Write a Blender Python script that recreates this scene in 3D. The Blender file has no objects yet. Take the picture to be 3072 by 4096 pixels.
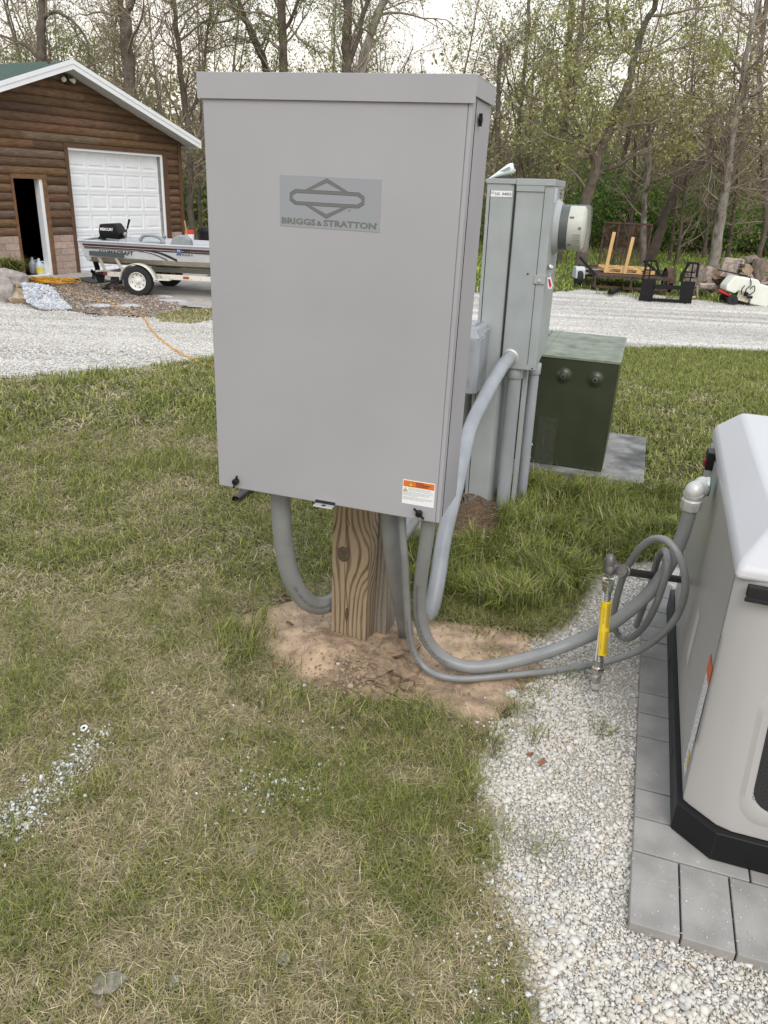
import bpy, bmesh, math, random
import numpy as np
from mathutils import Vector, Matrix
# ------------------------------------------------------------------ camera, world, sun, exposure
SC = bpy.context.scene
COL = SC.collection
FPX = 3038.5; PITCH = math.radians(23.2848); ROLL = math.radians(2.9194); CX, CY = 1541.0, 2057.3; EYE = 1.6
cam = bpy.data.cameras.new('camera'); camo = bpy.data.objects.new('camera', cam); COL.objects.link(camo)
sp, cp, sr, cr = math.sin(PITCH), math.cos(PITCH), math.sin(ROLL), math.cos(ROLL)
AX = np.array([cr, sr, 0]); AY = np.array([sp*sr, -sp*cr, cp]); AU = np.array([cp*sr, -cp*cr, -sp])
Mr = np.stack([AX, AY, AU])            # rows: world axes in camera (x right, y down, z forward)
cx_ = Mr[:, 0]; cy_ = -Mr[:, 1]; cz_ = -Mr[:, 2]
mw = Matrix(((cx_[0], cy_[0], cz_[0], 0), (cx_[1], cy_[1], cz_[1], 0), (cx_[2], cy_[2], cz_[2], EYE), (0, 0, 0, 1)))
camo.matrix_world = mw
cam.sensor_fit = 'HORIZONTAL'; cam.sensor_width = 36.0; cam.lens = 36.0*FPX/3072.0
cam.shift_x = -(CX-1536)/3072.0; cam.shift_y = (CY-2048)/3072.0
cam.clip_start = 0.05; cam.clip_end = 600
SC.camera = camo
SC.view_settings.view_transform = 'Standard'; SC.view_settings.look = 'None'
SC.view_settings.exposure = 0.66; SC.view_settings.gamma = 1.0
SUN_EL, SUN_AZ = math.radians(48), math.radians(172)   # azimuth clockwise from +Y
w = bpy.data.worlds.new('World'); SC.world = w; w.use_nodes = True
nt = w.node_tree; nt.nodes.clear()
out = nt.nodes.new('ShaderNodeOutputWorld')
sky = nt.nodes.new('ShaderNodeTexSky'); sky.sky_type = 'NISHITA'; sky.sun_disc = False
sky.sun_elevation = SUN_EL; sky.sun_rotation = SUN_AZ; sky.dust_density = 3.0
b1 = nt.nodes.new('ShaderNodeBackground'); b1.inputs[1].default_value = 0.10
nt.links.new(sky.outputs[0], b1.inputs[0])
tc = nt.nodes.new('ShaderNodeTexCoord')
mp = nt.nodes.new('ShaderNodeMapping'); mp.inputs['Scale'].default_value = (1, 1, 3.2)
nz = nt.nodes.new('ShaderNodeTexNoise'); nz.inputs['Scale'].default_value = 2.6; nz.inputs['Detail'].default_value = 6
ramp = nt.nodes.new('ShaderNodeValToRGB')
ramp.color_ramp.elements[0].position = 0.30; ramp.color_ramp.elements[0].color = (0.58, 0.67, 0.80, 1)
ramp.color_ramp.elements[1].position = 0.62; ramp.color_ramp.elements[1].color = (0.90, 0.93, 0.97, 1)
nt.links.new(tc.outputs['Generated'], mp.inputs[0]); nt.links.new(mp.outputs[0], nz.inputs[0]); nt.links.new(nz.outputs[0], ramp.inputs[0])
sepz = nt.nodes.new('ShaderNodeSeparateXYZ'); nt.links.new(tc.outputs['Generated'], sepz.inputs[0])
mr = nt.nodes.new('ShaderNodeMapRange'); mr.inputs[1].default_value = 0.0; mr.inputs[2].default_value = 0.46; mr.inputs[3].default_value = 1.0; mr.inputs[4].default_value = 0.0
nt.links.new(sepz.outputs['Z'], mr.inputs[0])
mxc = nt.nodes.new('ShaderNodeMix'); mxc.data_type = 'RGBA'; mxc.inputs['B'].default_value = (1.0, 0.89, 0.72, 1)
nt.links.new(mr.outputs[0], mxc.inputs['Factor']); nt.links.new(ramp.outputs[0], mxc.inputs['A'])
b2 = nt.nodes.new('ShaderNodeBackground'); b2.inputs[1].default_value = 1.0
nt.links.new(mxc.outputs['Result'], b2.inputs[0])
mx = nt.nodes.new('ShaderNodeMixShader'); mx.inputs[0].default_value = 0.82
nt.links.new(b1.outputs[0], mx.inputs[1]); nt.links.new(b2.outputs[0], mx.inputs[2]); nt.links.new(mx.outputs[0], out.inputs[0])
sl = bpy.data.lights.new('sun', 'SUN'); sl.energy = 1.0; sl.angle = math.radians(35); sl.color = (1.0, 0.945, 0.875)
so = bpy.data.objects.new('sun', sl); COL.objects.link(so)
sd = Vector((math.sin(SUN_AZ)*math.cos(SUN_EL), math.cos(SUN_AZ)*math.cos(SUN_EL), math.sin(SUN_EL)))
so.rotation_euler = sd.to_track_quat('Z', 'Y').to_euler(); so.location = (0, 0, 12)

# ------------------------------------------------------------------ placing helpers
def ray(u, v):
    c = np.array([(u-CX)/FPX, (v-CY)/FPX, 1.0]); return Mr @ c
def g(u, v, z=0.0):
    d = ray(u, v); t = (z-EYE)/d[2]; return np.array([d[0]*t, d[1]*t, z])
def sm(t):
    t = np.clip(t, 0, 1); return t*t*(3-2*t)
def terr(x, y):
    return -0.66*sm((np.asarray(y, float)-5.0)/8.5)
def gt(u, v):
    z = 0.0
    for _ in range(40):
        P = g(u, v, z); z = 0.5*z+0.5*float(terr(P[0], P[1]))
    return g(u, v, z)
def aty(u, v, y):
    d = ray(u, v); return d*(y/d[1])+np.array([0, 0, EYE])
YAW = math.radians(-17.283)
Wv = np.array([math.cos(YAW), math.sin(YAW), 0]); Dv = np.array([-math.sin(YAW), math.cos(YAW), 0]); Zv = np.array([0, 0, 1.0])
B0 = np.array([-.5414, 2.2849, 0])
def lw(w_, d_, z_): return B0+Wv*w_+Dv*d_+Zv*z_
def tl(P):
    q = np.array(P)-B0; return np.array([q@Wv, q@Dv, q[2]])
def LD(u, v, d_):                        # pixel ray onto the plane d = const of the site frame, in site coordinates
    r_ = ray(u, v); C = np.array([0, 0, EYE]); t = ((lw(0, d_, 0)-C)@Dv)/(r_@Dv); return tl(C+r_*t)
def LWp(u, v, w_):
    r_ = ray(u, v); C = np.array([0, 0, EYE]); t = ((lw(w_, 0, 0)-C)@Wv)/(r_@Wv); return tl(C+r_*t)
def s2w(P): return lw(P[0], P[1], P[2])
def inpoly(px, py, poly):
    px = np.asarray(px); py = np.asarray(py); ins = np.zeros(px.shape, bool); n = len(poly)
    j = n-1
    for i in range(n):
        xi, yi = poly[i]; xj, yj = poly[j]
        c = ((yi > py) != (yj > py)) & (px < (xj-xi)*(py-yi)/(yj-yi+1e-12)+xi)
        ins ^= c; j = i
    return ins
_ng = {}
def vn(x, y, scale, seed=0):             # value noise 0..1
    k = seed
    if k not in _ng: _ng[k] = np.random.RandomState(1000+seed).rand(256, 256)
    G_ = _ng[k]; x = np.asarray(x)/scale+71.3*seed+500; y = np.asarray(y)/scale+37.7*seed+500
    xi = np.floor(x).astype(int); yi = np.floor(y).astype(int); fx = x-xi; fy = y-yi
    fx = fx*fx*(3-2*fx); fy = fy*fy*(3-2*fy)
    a = G_[xi % 256, yi % 256]; b = G_[(xi+1) % 256, yi % 256]; c = G_[xi % 256, (yi+1) % 256]; d = G_[(xi+1) % 256, (yi+1) % 256]
    return (a*(1-fx)+b*fx)*(1-fy)+(c*(1-fx)+d*fx)*fy
def fbm(x, y, s, seed=0): return 0.5*vn(x, y, s, seed)+0.3*vn(x, y, s/2.1, seed+1)+0.2*vn(x, y, s/4.3, seed+2)

# ------------------------------------------------------------------ materials
def mat(name, col, rough=0.6, metal=0.0, var=0.0, vscale=8.0, bump=0.0, bscale=60.0, col2=None, thr=None, attr=None, spec=0.5, trans=0.0, alpha=None, dirt=None, stretch=None, coat=0.0):
    m = bpy.data.materials.new(name); m.use_nodes = True; n = m.node_tree.nodes; l = m.node_tree.links
    p = n['Principled BSDF']; p.inputs['Roughness'].default_value = rough; p.inputs['Metallic'].default_value = metal
    p.inputs['Specular IOR Level'].default_value = spec; p.inputs['Coat Weight'].default_value = coat
    c4 = (col[0], col[1], col[2], 1)
    tcn = n.new('ShaderNodeTexCoord'); src = tcn.outputs['Object']
    if stretch:
        mpn = n.new('ShaderNodeMapping'); mpn.inputs['Scale'].default_value = stretch; l.new(src, mpn.inputs[0]); src = mpn.outputs[0]
    cur = None
    if attr:
        a = n.new('ShaderNodeAttribute'); a.attribute_name = attr; cur = a.outputs['Color']
    if col2 is not None:
        t = n.new('ShaderNodeTexNoise'); t.inputs['Scale'].default_value = vscale; t.inputs['Detail'].default_value = 6; t.inputs['Roughness'].default_value = 0.6; l.new(src, t.inputs[0])
        r = n.new('ShaderNodeMapRange'); lo, hi = thr or (0.35, 0.65); r.inputs[1].default_value = lo; r.inputs[2].default_value = hi; l.new(t.outputs[0], r.inputs[0])
        mxn = n.new('ShaderNodeMix'); mxn.data_type = 'RGBA'; mxn.inputs['A'].default_value = c4; mxn.inputs['B'].default_value = (*col2, 1)
        if cur: l.new(cur, mxn.inputs['A'])
        l.new(r.outputs[0], mxn.inputs['Factor']); cur = mxn.outputs['Result']
    if var > 0:
        t = n.new('ShaderNodeTexNoise'); t.inputs['Scale'].default_value = vscale*1.7; t.inputs['Detail'].default_value = 5; l.new(src, t.inputs[0])
        r = n.new('ShaderNodeMapRange'); r.inputs[1].default_value = .3; r.inputs[2].default_value = .7; r.inputs[3].default_value = 1-var; r.inputs[4].default_value = 1+var; l.new(t.outputs[0], r.inputs[0])
        mu = n.new('ShaderNodeMix'); mu.data_type = 'RGBA'; mu.blend_type = 'MULTIPLY'; mu.inputs['Factor'].default_value = 1; mu.inputs['A'].default_value = c4
        if cur: l.new(cur, mu.inputs['A'])
        l.new(r.outputs[0], mu.inputs['B']); cur = mu.outputs['Result']
        rr = n.new('ShaderNodeMapRange'); rr.inputs[3].default_value = max(0, rough-.08); rr.inputs[4].default_value = min(1, rough+.08); l.new(t.outputs[0], rr.inputs[0]); l.new(rr.outputs[0], p.inputs['Roughness'])
    if dirt:                            # (colour, scale, threshold): speckles
        t = n.new('ShaderNodeTexNoise'); t.inputs['Scale'].default_value = dirt[1]; t.inputs['Detail'].default_value = 8; t.inputs['Roughness'].default_value = .7; l.new(src, t.inputs[0])
        r = n.new('ShaderNodeMapRange'); r.inputs[1].default_value = dirt[2]; r.inputs[2].default_value = dirt[2]+.06; l.new(t.outputs[0], r.inputs[0])
        mxn = n.new('ShaderNodeMix'); mxn.data_type = 'RGBA'; mxn.inputs['A'].default_value = c4; mxn.inputs['B'].default_value = (*dirt[0], 1)
        if cur: l.new(cur, mxn.inputs['A'])
        l.new(r.outputs[0], mxn.inputs['Factor']); cur = mxn.outputs['Result']
    if cur: l.new(cur, p.inputs['Base Color'])
    else: p.inputs['Base Color'].default_value = c4
    if bump > 0:
        t = n.new('ShaderNodeTexNoise'); t.inputs['Scale'].default_value = bscale; t.inputs['Detail'].default_value = 4; l.new(src, t.inputs[0])
        bn = n.new('ShaderNodeBump'); bn.inputs['Strength'].default_value = min(1, bump); bn.inputs['Distance'].default_value = 0.3/bscale; l.new(t.outputs[0], bn.inputs['Height']); l.new(bn.outputs[0], p.inputs['Normal'])
    if trans > 0:
        tr = n.new('ShaderNodeBsdfTranslucent'); 
        if cur: l.new(cur, tr.inputs[0])
        else: tr.inputs[0].default_value = c4
        ms = n.new('ShaderNodeMixShader'); ms.inputs[0].default_value = trans
        l.new(p.outputs[0], ms.inputs[1]); l.new(tr.outputs[0], ms.inputs[2]); l.new(ms.outputs[0], n['Material Output'].inputs[0])
    if alpha is not None: p.inputs['Alpha'].default_value = alpha
    return m

# ------------------------------------------------------------------ mesh builder
class MB:
    def __init__(s): s.v = []; s.f = []; s.mi = []; s.k = 0
    def add(s, vs, fs, m=0):
        o = len(s.v); s.v += [tuple(map(float, p)) for p in vs]; s.f += [tuple(i+o for i in f) for f in fs]; s.mi += [m]*len(fs); return s
    def box(s, x0, x1, y0, y1, z0, z1, m=0):
        return s.add([(x0, y0, z0), (x1, y0, z0), (x1, y1, z0), (x0, y1, z0), (x0, y0, z1), (x1, y0, z1), (x1, y1, z1), (x0, y1, z1)],
                     [(0, 3, 2, 1), (4, 5, 6, 7), (0, 1, 5, 4), (1, 2, 6, 5), (2, 3, 7, 6), (3, 0, 4, 7)], m)
    def hexa(s, b4, t4, m=0):
        return s.add(list(b4)+list(t4), [(0, 3, 2, 1), (4, 5, 6, 7), (0, 1, 5, 4), (1, 2, 6, 5), (2, 3, 7, 6), (3, 0, 4, 7)], m)
    def beam(s, a, b, w_, h_, m=0, up=(0, 0, 1)):
        a = np.array(a, float); b = np.array(b, float); t = b-a; t /= np.linalg.norm(t); u = np.array(up, float)
        if abs(t@u) > .95: u = np.array([1., 0, 0])
        x = np.cross(t, u); x /= np.linalg.norm(x); y = np.cross(x, t)
        q = [(-1, -1), (1, -1), (1, 1), (-1, 1)]
        return s.hexa([a+x*w_/2*i+y*h_/2*j for i, j in q], [b+x*w_/2*i+y*h_/2*j for i, j in q], m)
    def tube(s, pts, r, n=12, cap=True, m=0):
        P = np.array(pts, float); k = len(P); R = np.broadcast_to(np.array(r, float), (k,)) if np.ndim(r) == 0 else np.array(r, float)
        T = np.gradient(P, axis=0); T /= (np.linalg.norm(T, axis=1)[:, None]+1e-12)
        u = np.array([0, 0, 1.0]);
        if abs(T[0]@u) > .9: u = np.array([1.0, 0, 0])
        N = np.zeros_like(P); x = u-T[0]*(u@T[0]); N[0] = x/np.linalg.norm(x)
        for i in range(1, k):
            x = N[i-1]-T[i]*(N[i-1]@T[i]); N[i] = x/(np.linalg.norm(x)+1e-12)
        Bn = np.cross(T, N); a = np.arange(n)*2*math.pi/n
        V = P[:, None, :]+R[:, None, None]*(np.cos(a)[None, :, None]*N[:, None, :]+np.sin(a)[None, :, None]*Bn[:, None, :])
        V = V.reshape(-1, 3); F = []
        for i in range(k-1):
            for j in range(n):
                j2 = (j+1) % n; F.append((i*n+j, i*n+j2, (i+1)*n+j2, (i+1)*n+j))
        if cap: F.append(tuple(range(n-1, -1, -1))); F.append(tuple((k-1)*n+j for j in range(n)))
        return s.add(V, F, m)
    def cyl(s, a, b, r, n=20, m=0, r2=None): return s.tube([a, b], [r, r if r2 is None else r2], n, True, m)
    def lathe(s, prof, o, axis, n=24, m=0, caps=True):    # prof: (radius, distance along axis)
        o = np.array(o, float); ax = np.array(axis, float); ax /= np.linalg.norm(ax); u = np.array([0, 0, 1.]) if abs(ax[2]) < .9 else np.array([1., 0, 0])
        x = np.cross(u, ax); x /= np.linalg.norm(x); y = np.cross(ax, x); V = []; F = []
        for r, t in prof:
            for j in range(n):
                a = 2*math.pi*j/n; V.append(o+ax*t+(x*math.cos(a)+y*math.sin(a))*r)
        for i in range(len(prof)-1):
            for j in range(n):
                j2 = (j+1) % n; F.append((i*n+j, i*n+j2, (i+1)*n+j2, (i+1)*n+j))
        if caps: F.append(tuple(range(n-1, -1, -1))); F.append(tuple((len(prof)-1)*n+j for j in range(n)))
        return s.add(V, F, m)
    def prism(s, poly, a0, a1, axis='z', m=0):  # poly of 2D points, extruded along axis
        def P(p, t):
            return {'z': (p[0], p[1], t), 'y': (p[0], t, p[1]), 'x': (t, p[0], p[1])}[axis]
        n = len(poly); V = [P(p, a0) for p in poly]+[P(p, a1) for p in poly]
        F = [tuple(range(n-1, -1, -1)), tuple(range(n, 2*n))]+[(i, (i+1) % n, n+(i+1) % n, n+i) for i in range(n)]
        return s.add(V, F, m)
    def quad(s, a, b, c, d, m=0): return s.add([a, b, c, d], [(0, 1, 2, 3)], m)
def children_add(o, parent):
    if parent is not None: o.parent = parent
def mk(name, mb, mats, parent=None, loc=(0, 0, 0), rz=0, smooth=False, bevel=0, off=None, recalc=True, wn=False):
    me = bpy.data.meshes.new(name); V = mb.v
    if off is not None:
        A = np.array(V)-np.array(off); V = [tuple(p) for p in A]
    me.from_pydata(V, [], mb.f)
    if not isinstance(mats, (list, tuple)): mats = [mats]
    for m in mats: me.materials.append(m)
    if len(mats) > 1: me.polygons.foreach_set('material_index', mb.mi)
    if recalc:
        bm = bmesh.new(); bm.from_mesh(me); bmesh.ops.recalc_face_normals(bm, faces=bm.faces); bm.to_mesh(me); bm.free()
    if smooth: me.shade_smooth()
    o = bpy.data.objects.new(name, me); COL.objects.link(o)
    if parent is not None: o.parent = parent
    o.location = loc; o.rotation_euler = (0, 0, rz)
    if bevel > 0:
        b = o.modifiers.new('bevel', 'BEVEL'); b.width = bevel; b.segments = 3; b.limit_method = 'ANGLE'; b.angle_limit = math.radians(35)
        me.shade_smooth()
        b.harden_normals = True
    elif smooth:
        try: me.set_sharp_from_angle(angle=math.radians(40))
        except Exception: pass
    return o
def empty(name, loc, rz=0):
    o = bpy.data.objects.new(name, None); COL.objects.link(o); o.location = loc; o.rotation_euler = (0, 0, rz); o.empty_display_size = .1; return o
def tag(o, label=None, cat=None, group=None, kind=None):
    if label: o['label'] = label
    if cat: o['category'] = cat
    if group: o['group'] = group
    if kind: o['kind'] = kind
    return o
def np_mesh(name, V, F3=None, F4=None, mats=(), colors=None, smooth=False):
    me = bpy.data.meshes.new(name); nv = len(V); me.vertices.add(nv); me.vertices.foreach_set('co', np.asarray(V, np.float32).ravel())
    ls = []; st = []; tot = 0
    if F4 is not None and len(F4): ls.append(np.asarray(F4, np.int32).ravel()); st.append(np.arange(len(F4))*4+tot); tot += len(F4)*4
    if F3 is not None and len(F3): ls.append(np.asarray(F3, np.int32).ravel()); st.append(np.arange(len(F3))*3+tot); tot += len(F3)*3
    L_ = np.concatenate(ls); S = np.concatenate(st)
    me.loops.add(len(L_)); me.loops.foreach_set('vertex_index', L_)
    me.polygons.add(len(S)); me.polygons.foreach_set('loop_start', S.astype(np.int32))
    me.update(calc_edges=True)
    if colors is not None:
        at = me.color_attributes.new('col', 'FLOAT_COLOR', 'POINT'); c = np.ones((nv, 4), np.float32); c[:, :3] = colors; at.data.foreach_set('color', c.ravel())
    for m in mats: me.materials.append(m)
    if smooth: me.shade_smooth()
    return me
def link(name, me, parent=None, loc=(0, 0, 0), rz=0):
    o = bpy.data.objects.new(name, me); COL.objects.link(o); o.location = loc; o.rotation_euler = (0, 0, rz)
    if parent is not None: o.parent = parent
    return o
def spline(pts, sub=8):
    P = np.array(pts, float); Q = np.vstack([2*P[0]-P[1], P, 2*P[-1]-P[-2]]); o = []
    for i in range(len(P)-1):
        p0, p1, p2, p3 = Q[i], Q[i+1], Q[i+2], Q[i+3]
        for t in np.arange(sub)/sub:
            o.append(.5*((2*p1)+(-p0+p2)*t+(2*p0-5*p1+4*p2-p3)*t*t+(-p0+3*p1-3*p2+p3)*t**3))
    o.append(P[-1]); return np.array(o)
def resample(P, step):
    d = np.r_[0, np.cumsum(np.linalg.norm(np.diff(P, axis=0), axis=1))]; n = max(3, int(d[-1]/step)+1); s_ = np.linspace(0, d[-1], n)
    return np.stack([np.interp(s_, d, P[:, i]) for i in range(3)], 1)
def text_tris(body, size=1.0, bold=0.0, sx=1.0, shear=0.0, spacing=1.0):
    c = bpy.data.curves.new('t', 'FONT'); c.body = body; c.size = size; c.offset = bold; c.shear = shear; c.space_character = spacing; c.resolution_u = 2
    o = bpy.data.objects.new('t', c); COL.objects.link(o); bpy.context.view_layer.update()
    me = bpy.data.meshes.new_from_object(o.evaluated_get(bpy.context.evaluated_depsgraph_get()))
    V = np.array([v.co[:2] for v in me.vertices]) if len(me.vertices) else np.zeros((0, 2)); F = [tuple(p.vertices) for p in me.polygons]
    bpy.data.objects.remove(o); bpy.data.curves.remove(c); bpy.data.meshes.remove(me)
    V = V*np.array([sx, 1.0]); return V, F
def text_on(mb, body, o, xdir, ydir, height, width=None, align='l', m=0, **kw):   # flat writing on a plane; height of capitals
    V, F = text_tris(body, 1.0, **kw); 
    if not len(V): return
    x0, x1 = V[:, 0].min(), V[:, 0].max(); V = V-np.array([x0, 0]); k = height/0.70; wd = (x1-x0)*k
    kx = k if width is None else width/(x1-x0)
    V = V*np.array([kx, k]); tw = (x1-x0)*kx
    if align == 'c': V = V-np.array([tw/2, 0])
    if align == 'r': V = V-np.array([tw, 0])
    o = np.array(o, float); X_ = np.array(xdir, float); Y_ = np.array(ydir, float)
    mb.add([o+X_*a+Y_*b for a, b in V], F, m)
# ------------------------------------------------------------------ ground
def pxpoly(L_): return [tuple(gt(u, v)[:2]) for u, v in L_]
m_lawn = mat('lawn_soil', (0.085, 0.066, 0.042), .95, var=.35, vscale=1.1, bump=.6, bscale=45, col2=(0.075, 0.10, 0.03), thr=(.42, .6))
def axis_nodes(lo, hi, c0, c1, fine):
    a = np.arange(c0, c1+1e-6, fine); b = []; x = c1; s = fine
    while x < hi: s *= 1.25; x += s; b.append(x)
    c = []; x = c0; s = fine
    while x > lo: s *= 1.25; x -= s; c.append(x)
    return np.array(c[::-1]+list(a)+b)
gx = axis_nodes(-200, 200, -9, 9, .3); gy = axis_nodes(-30, 330, -1, 16, .25)
GX, GY = np.meshgrid(gx, gy, indexing='ij'); nx, ny = len(gx), len(gy)
V = np.stack([GX, GY, terr(GX, GY)], -1).reshape(-1, 3)
I = (np.arange(nx-1)[:, None]*ny+np.arange(ny-1)[None, :]).ravel()
me = np_mesh('ground', V, F4=np.stack([I, I+ny, I+ny+1, I+1], 1), mats=[m_lawn], smooth=True)
tag(link('ground', me), kind='structure')
def sheet(name, poly, step, dz, mats, zfun=None, edge_noise=0.0, seed=3, fade=0.0):
    P = np.array(poly); x0, y0 = P.min(0)-step*2; x1, y1 = P.max(0)+step*2
    xs = np.arange(x0, x1, step); ys = np.arange(y0, y1, step); X_, Y_ = np.meshgrid(xs, ys, indexing='ij')
    Xn = X_+edge_noise*(fbm(X_, Y_, .35, seed)-.5)*2; Yn = Y_+edge_noise*(fbm(X_, Y_, .35, seed+5)-.5)*2
    ins = inpoly(Xn, Yn, poly)
    # distance to the outline (approximate, for fading the height)
    D_ = np.full(X_.shape, 9.0)
    for i in range(len(P)):
        a = P[i]; b = P[(i+1) % len(P)]; ab = b-a; t = np.clip(((Xn-a[0])*ab[0]+(Yn-a[1])*ab[1])/(ab@ab), 0, 1)
        D_ = np.minimum(D_, np.hypot(Xn-a[0]-ab[0]*t, Yn-a[1]-ab[1]*t))
    D_ = np.where(ins, D_, -D_)
    Z_ = terr(X_, Y_)+dz
    if zfun is not None: Z_ = Z_+zfun(X_, Y_)*sm(D_/max(fade, 1e-3)*.5+.0)
    if fade > 0: Z_ = Z_-(dz+.012)*(1-sm((D_+step)/(fade*.4)))
    n2 = len(ys); ok = ins[:-1, :-1] | ins[1:, :-1] | ins[:-1, 1:] | ins[1:, 1:]
    I = (np.arange(len(xs)-1)[:, None]*n2+np.arange(n2-1)[None, :])[ok]
    F = np.stack([I, I+n2, I+n2+1, I+1], 1); used = np.unique(F); mp_ = -np.ones(len(xs)*n2, int); mp_[used] = np.arange(len(used))
    V = np.stack([X_, Y_, Z_], -1).reshape(-1, 3)[used]
    return link(name, np_mesh(name, V, F4=mp_[F], mats=mats, smooth=True))
def stone_mat(name, base, scale, dark, bstr=1.0, tint=None, tracks=False):
    m = bpy.data.materials.new(name); m.use_nodes = True; n = m.node_tree.nodes; l = m.node_tree.links; p = n['Principled BSDF']; p.inputs['Roughness'].default_value = .9
    t = n.new('ShaderNodeTexCoord'); v = n.new('ShaderNodeTexVoronoi'); v.inputs['Scale'].default_value = scale; v.inputs['Randomness'].default_value = 1
    l.new(t.outputs['Object'], v.inputs['Vector'])
    sep = n.new('ShaderNodeSeparateColor'); l.new(v.outputs['Color'], sep.inputs[0])
    r = n.new('ShaderNodeValToRGB'); e = r.color_ramp.elements; e[0].position = 0; e[0].color = (*[c*dark for c in base], 1); e[1].position = 1; e[1].color = (*[min(.95, c*1.15) for c in base], 1)
    e2 = r.color_ramp.elements.new(.45); e2.color = (*[c*.8 for c in (tint or base)], 1)
    l.new(sep.outputs[0], r.inputs[0])
    nz_ = n.new('ShaderNodeTexNoise'); nz_.inputs['Scale'].default_value = 1.3; nz_.inputs['Detail'].default_value = 5; l.new(t.outputs['Object'], nz_.inputs[0])
    mr_ = n.new('ShaderNodeMapRange'); mr_.inputs[1].default_value = .35; mr_.inputs[2].default_value = .65; mr_.inputs[3].default_value = .78; mr_.inputs[4].default_value = 1.1; l.new(nz_.outputs[0], mr_.inputs[0])
    if tracks:
        mp2 = n.new('ShaderNodeMapping'); mp2.inputs['Rotation'].default_value = (0, 0, math.radians(-6)); mp2.inputs['Scale'].default_value = (.10, 1.7, 1); l.new(t.outputs['Object'], mp2.inputs[0]); l.new(mp2.outputs[0], nz_.inputs[0]); mr_.inputs[3].default_value = .66; mr_.inputs[4].default_value = 1.22
    mu = n.new('ShaderNodeMix'); mu.data_type = 'RGBA'; mu.blend_type = 'MULTIPLY'; mu.inputs['Factor'].default_value = 1; l.new(r.outputs[0], mu.inputs['A']); l.new(mr_.outputs[0], mu.inputs['B']); l.new(mu.outputs['Result'], p.inputs['Base Color'])
    bn = n.new('ShaderNodeBump'); bn.inputs['Strength'].default_value = bstr; bn.inputs['Distance'].default_value = .35/scale; bn.invert = True
    l.new(v.outputs['Distance'], bn.inputs['Height']); l.new(bn.outputs[0], p.inputs['Normal'])
    return m
m_drive = stone_mat('white_road_gravel', (0.66, 0.63, 0.58), 46, .40, 1.0, (0.67, 0.63, 0.57), tracks=True)
m_river = stone_mat('brown_river_gravel', (0.26, 0.20, 0.155), 26, .35, 1.0, (0.42, 0.33, 0.27))
m_gbase = stone_mat('pale_gravel_base', (0.62, 0.59, 0.53), 160, .7, .6)
m_sand = mat('sandy_soil', (0.46, 0.335, 0.222), .95, var=.28, vscale=9, bump=1.0, bscale=130, col2=(0.25, 0.175, 0.115), thr=(.45, .62), dirt=((0.17, 0.125, 0.09), 90, .60))
m_clod = mat('clay_clod', (0.26, 0.185, 0.12), .95, var=.3, vscale=30, bump=1.0, bscale=160)
m_soil = mat('dug_brown_soil', (0.19, 0.125, 0.078), .95, var=.4, vscale=25, bump=1.0, bscale=120)
m_conc = mat('grey_concrete', (0.36, 0.34, 0.31), .85, var=.18, vscale=2.5, bump=.3, bscale=150)
# gravel drive crossing behind the lawn
near = [gt(u, v)[:2] for u, v in [(-700, 1560), (-300, 1540), (0, 1522), (250, 1503), (560, 1478), (853, 1436)]]
nearR = [gt(u, v)[:2] for u, v in [(2470, 1394), (2750, 1398), (3072, 1412), (3500, 1440)]]
farR = [gt(u, v)[:2] for u, v in [(3500, 1255), (3072, 1226), (2860, 1212), (2760, 1192), (2480, 1172), (2330, 1158), (2215, 1172)]]
farL = [gt(u, v)[:2] for u, v in [(850, 1268), (640, 1272), (420, 1268), (200, 1235), (0, 1205), (-400, 1170), (-900, 1150)]]
DRIVE = [tuple(p) for p in near]+[(-.6, 10.6), (1.2, 11.6)]+[tuple(p) for p in nearR]+[tuple(p) for p in farR]+[(2.0, 19.2), (-1.0, 17.2)]+[tuple(p) for p in farL]
tag(sheet('gravel_drive', DRIVE, .12, .012, [m_drive], edge_noise=.45, seed=11, zfun=lambda x, y: .018*(fbm(x, y, .8, 31)-.5), fade=.3), kind='structure')
RIVER = pxpoly([(225, 1132), (330, 1127), (470, 1140), (600, 1178), (720, 1215), (700, 1252), (600, 1268), (430, 1262), (300, 1240), (200, 1205), (60, 1190), (120, 1150)])
tag(sheet('river_rock_bed', RIVER, .08, .014, [m_river], edge_noise=.15, seed=15), kind='structure')
APRON = pxpoly([(60, 1124), (330, 1093), (600, 1060), (1100, 1075), (1250, 1180), (1000, 1236), (860, 1240), (720, 1222), (600, 1182), (470, 1143), (330, 1130), (230, 1136)])
tag(sheet('concrete_apron', APRON, .1, .02, [m_conc], edge_noise=.0), kind='structure')
# sandy patch round the post
SAND = pxpoly([(905, 2490), (1010, 2425), (1160, 2390), (1330, 2380), (1520, 2440), (1640, 2470), (1760, 2480), (1960, 2510), (2140, 2540), (2205, 2620), (2150, 2720), (2080, 2830), (1990, 2945), (1900, 2950), (1800, 2870), (1660, 2820), (1500, 2830), (1330, 2795), (1180, 2740), (1080, 2640), (1000, 2560)])
PC = lw(.30, .18, 0)
def sandh(x, y):
    d1 = np.hypot((x-PC[0]), (y-PC[1])*1.1); C2 = lw(.46, .02, 0); d2 = np.hypot(x-C2[0], y-C2[1])
    c = fbm(x, y, .045, 41)
    return .060*np.exp(-(d1/.18)**2)+.020*np.exp(-(d2/.12)**2)+.014*(fbm(x, y, .12, 21)-.4)+.006*(vn(x, y, .016, 25)-.5)+.010*(fbm(x, y, .03, 26)-.5)+.028*np.exp(-(d2/.16)**2)*np.clip(c-.42, 0, 1)*2.2
tag(sheet('sand_patch', SAND, .009, .006, [m_sand], edge_noise=.05, seed=17, zfun=sandh, fade=.10), kind='structure')
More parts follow.
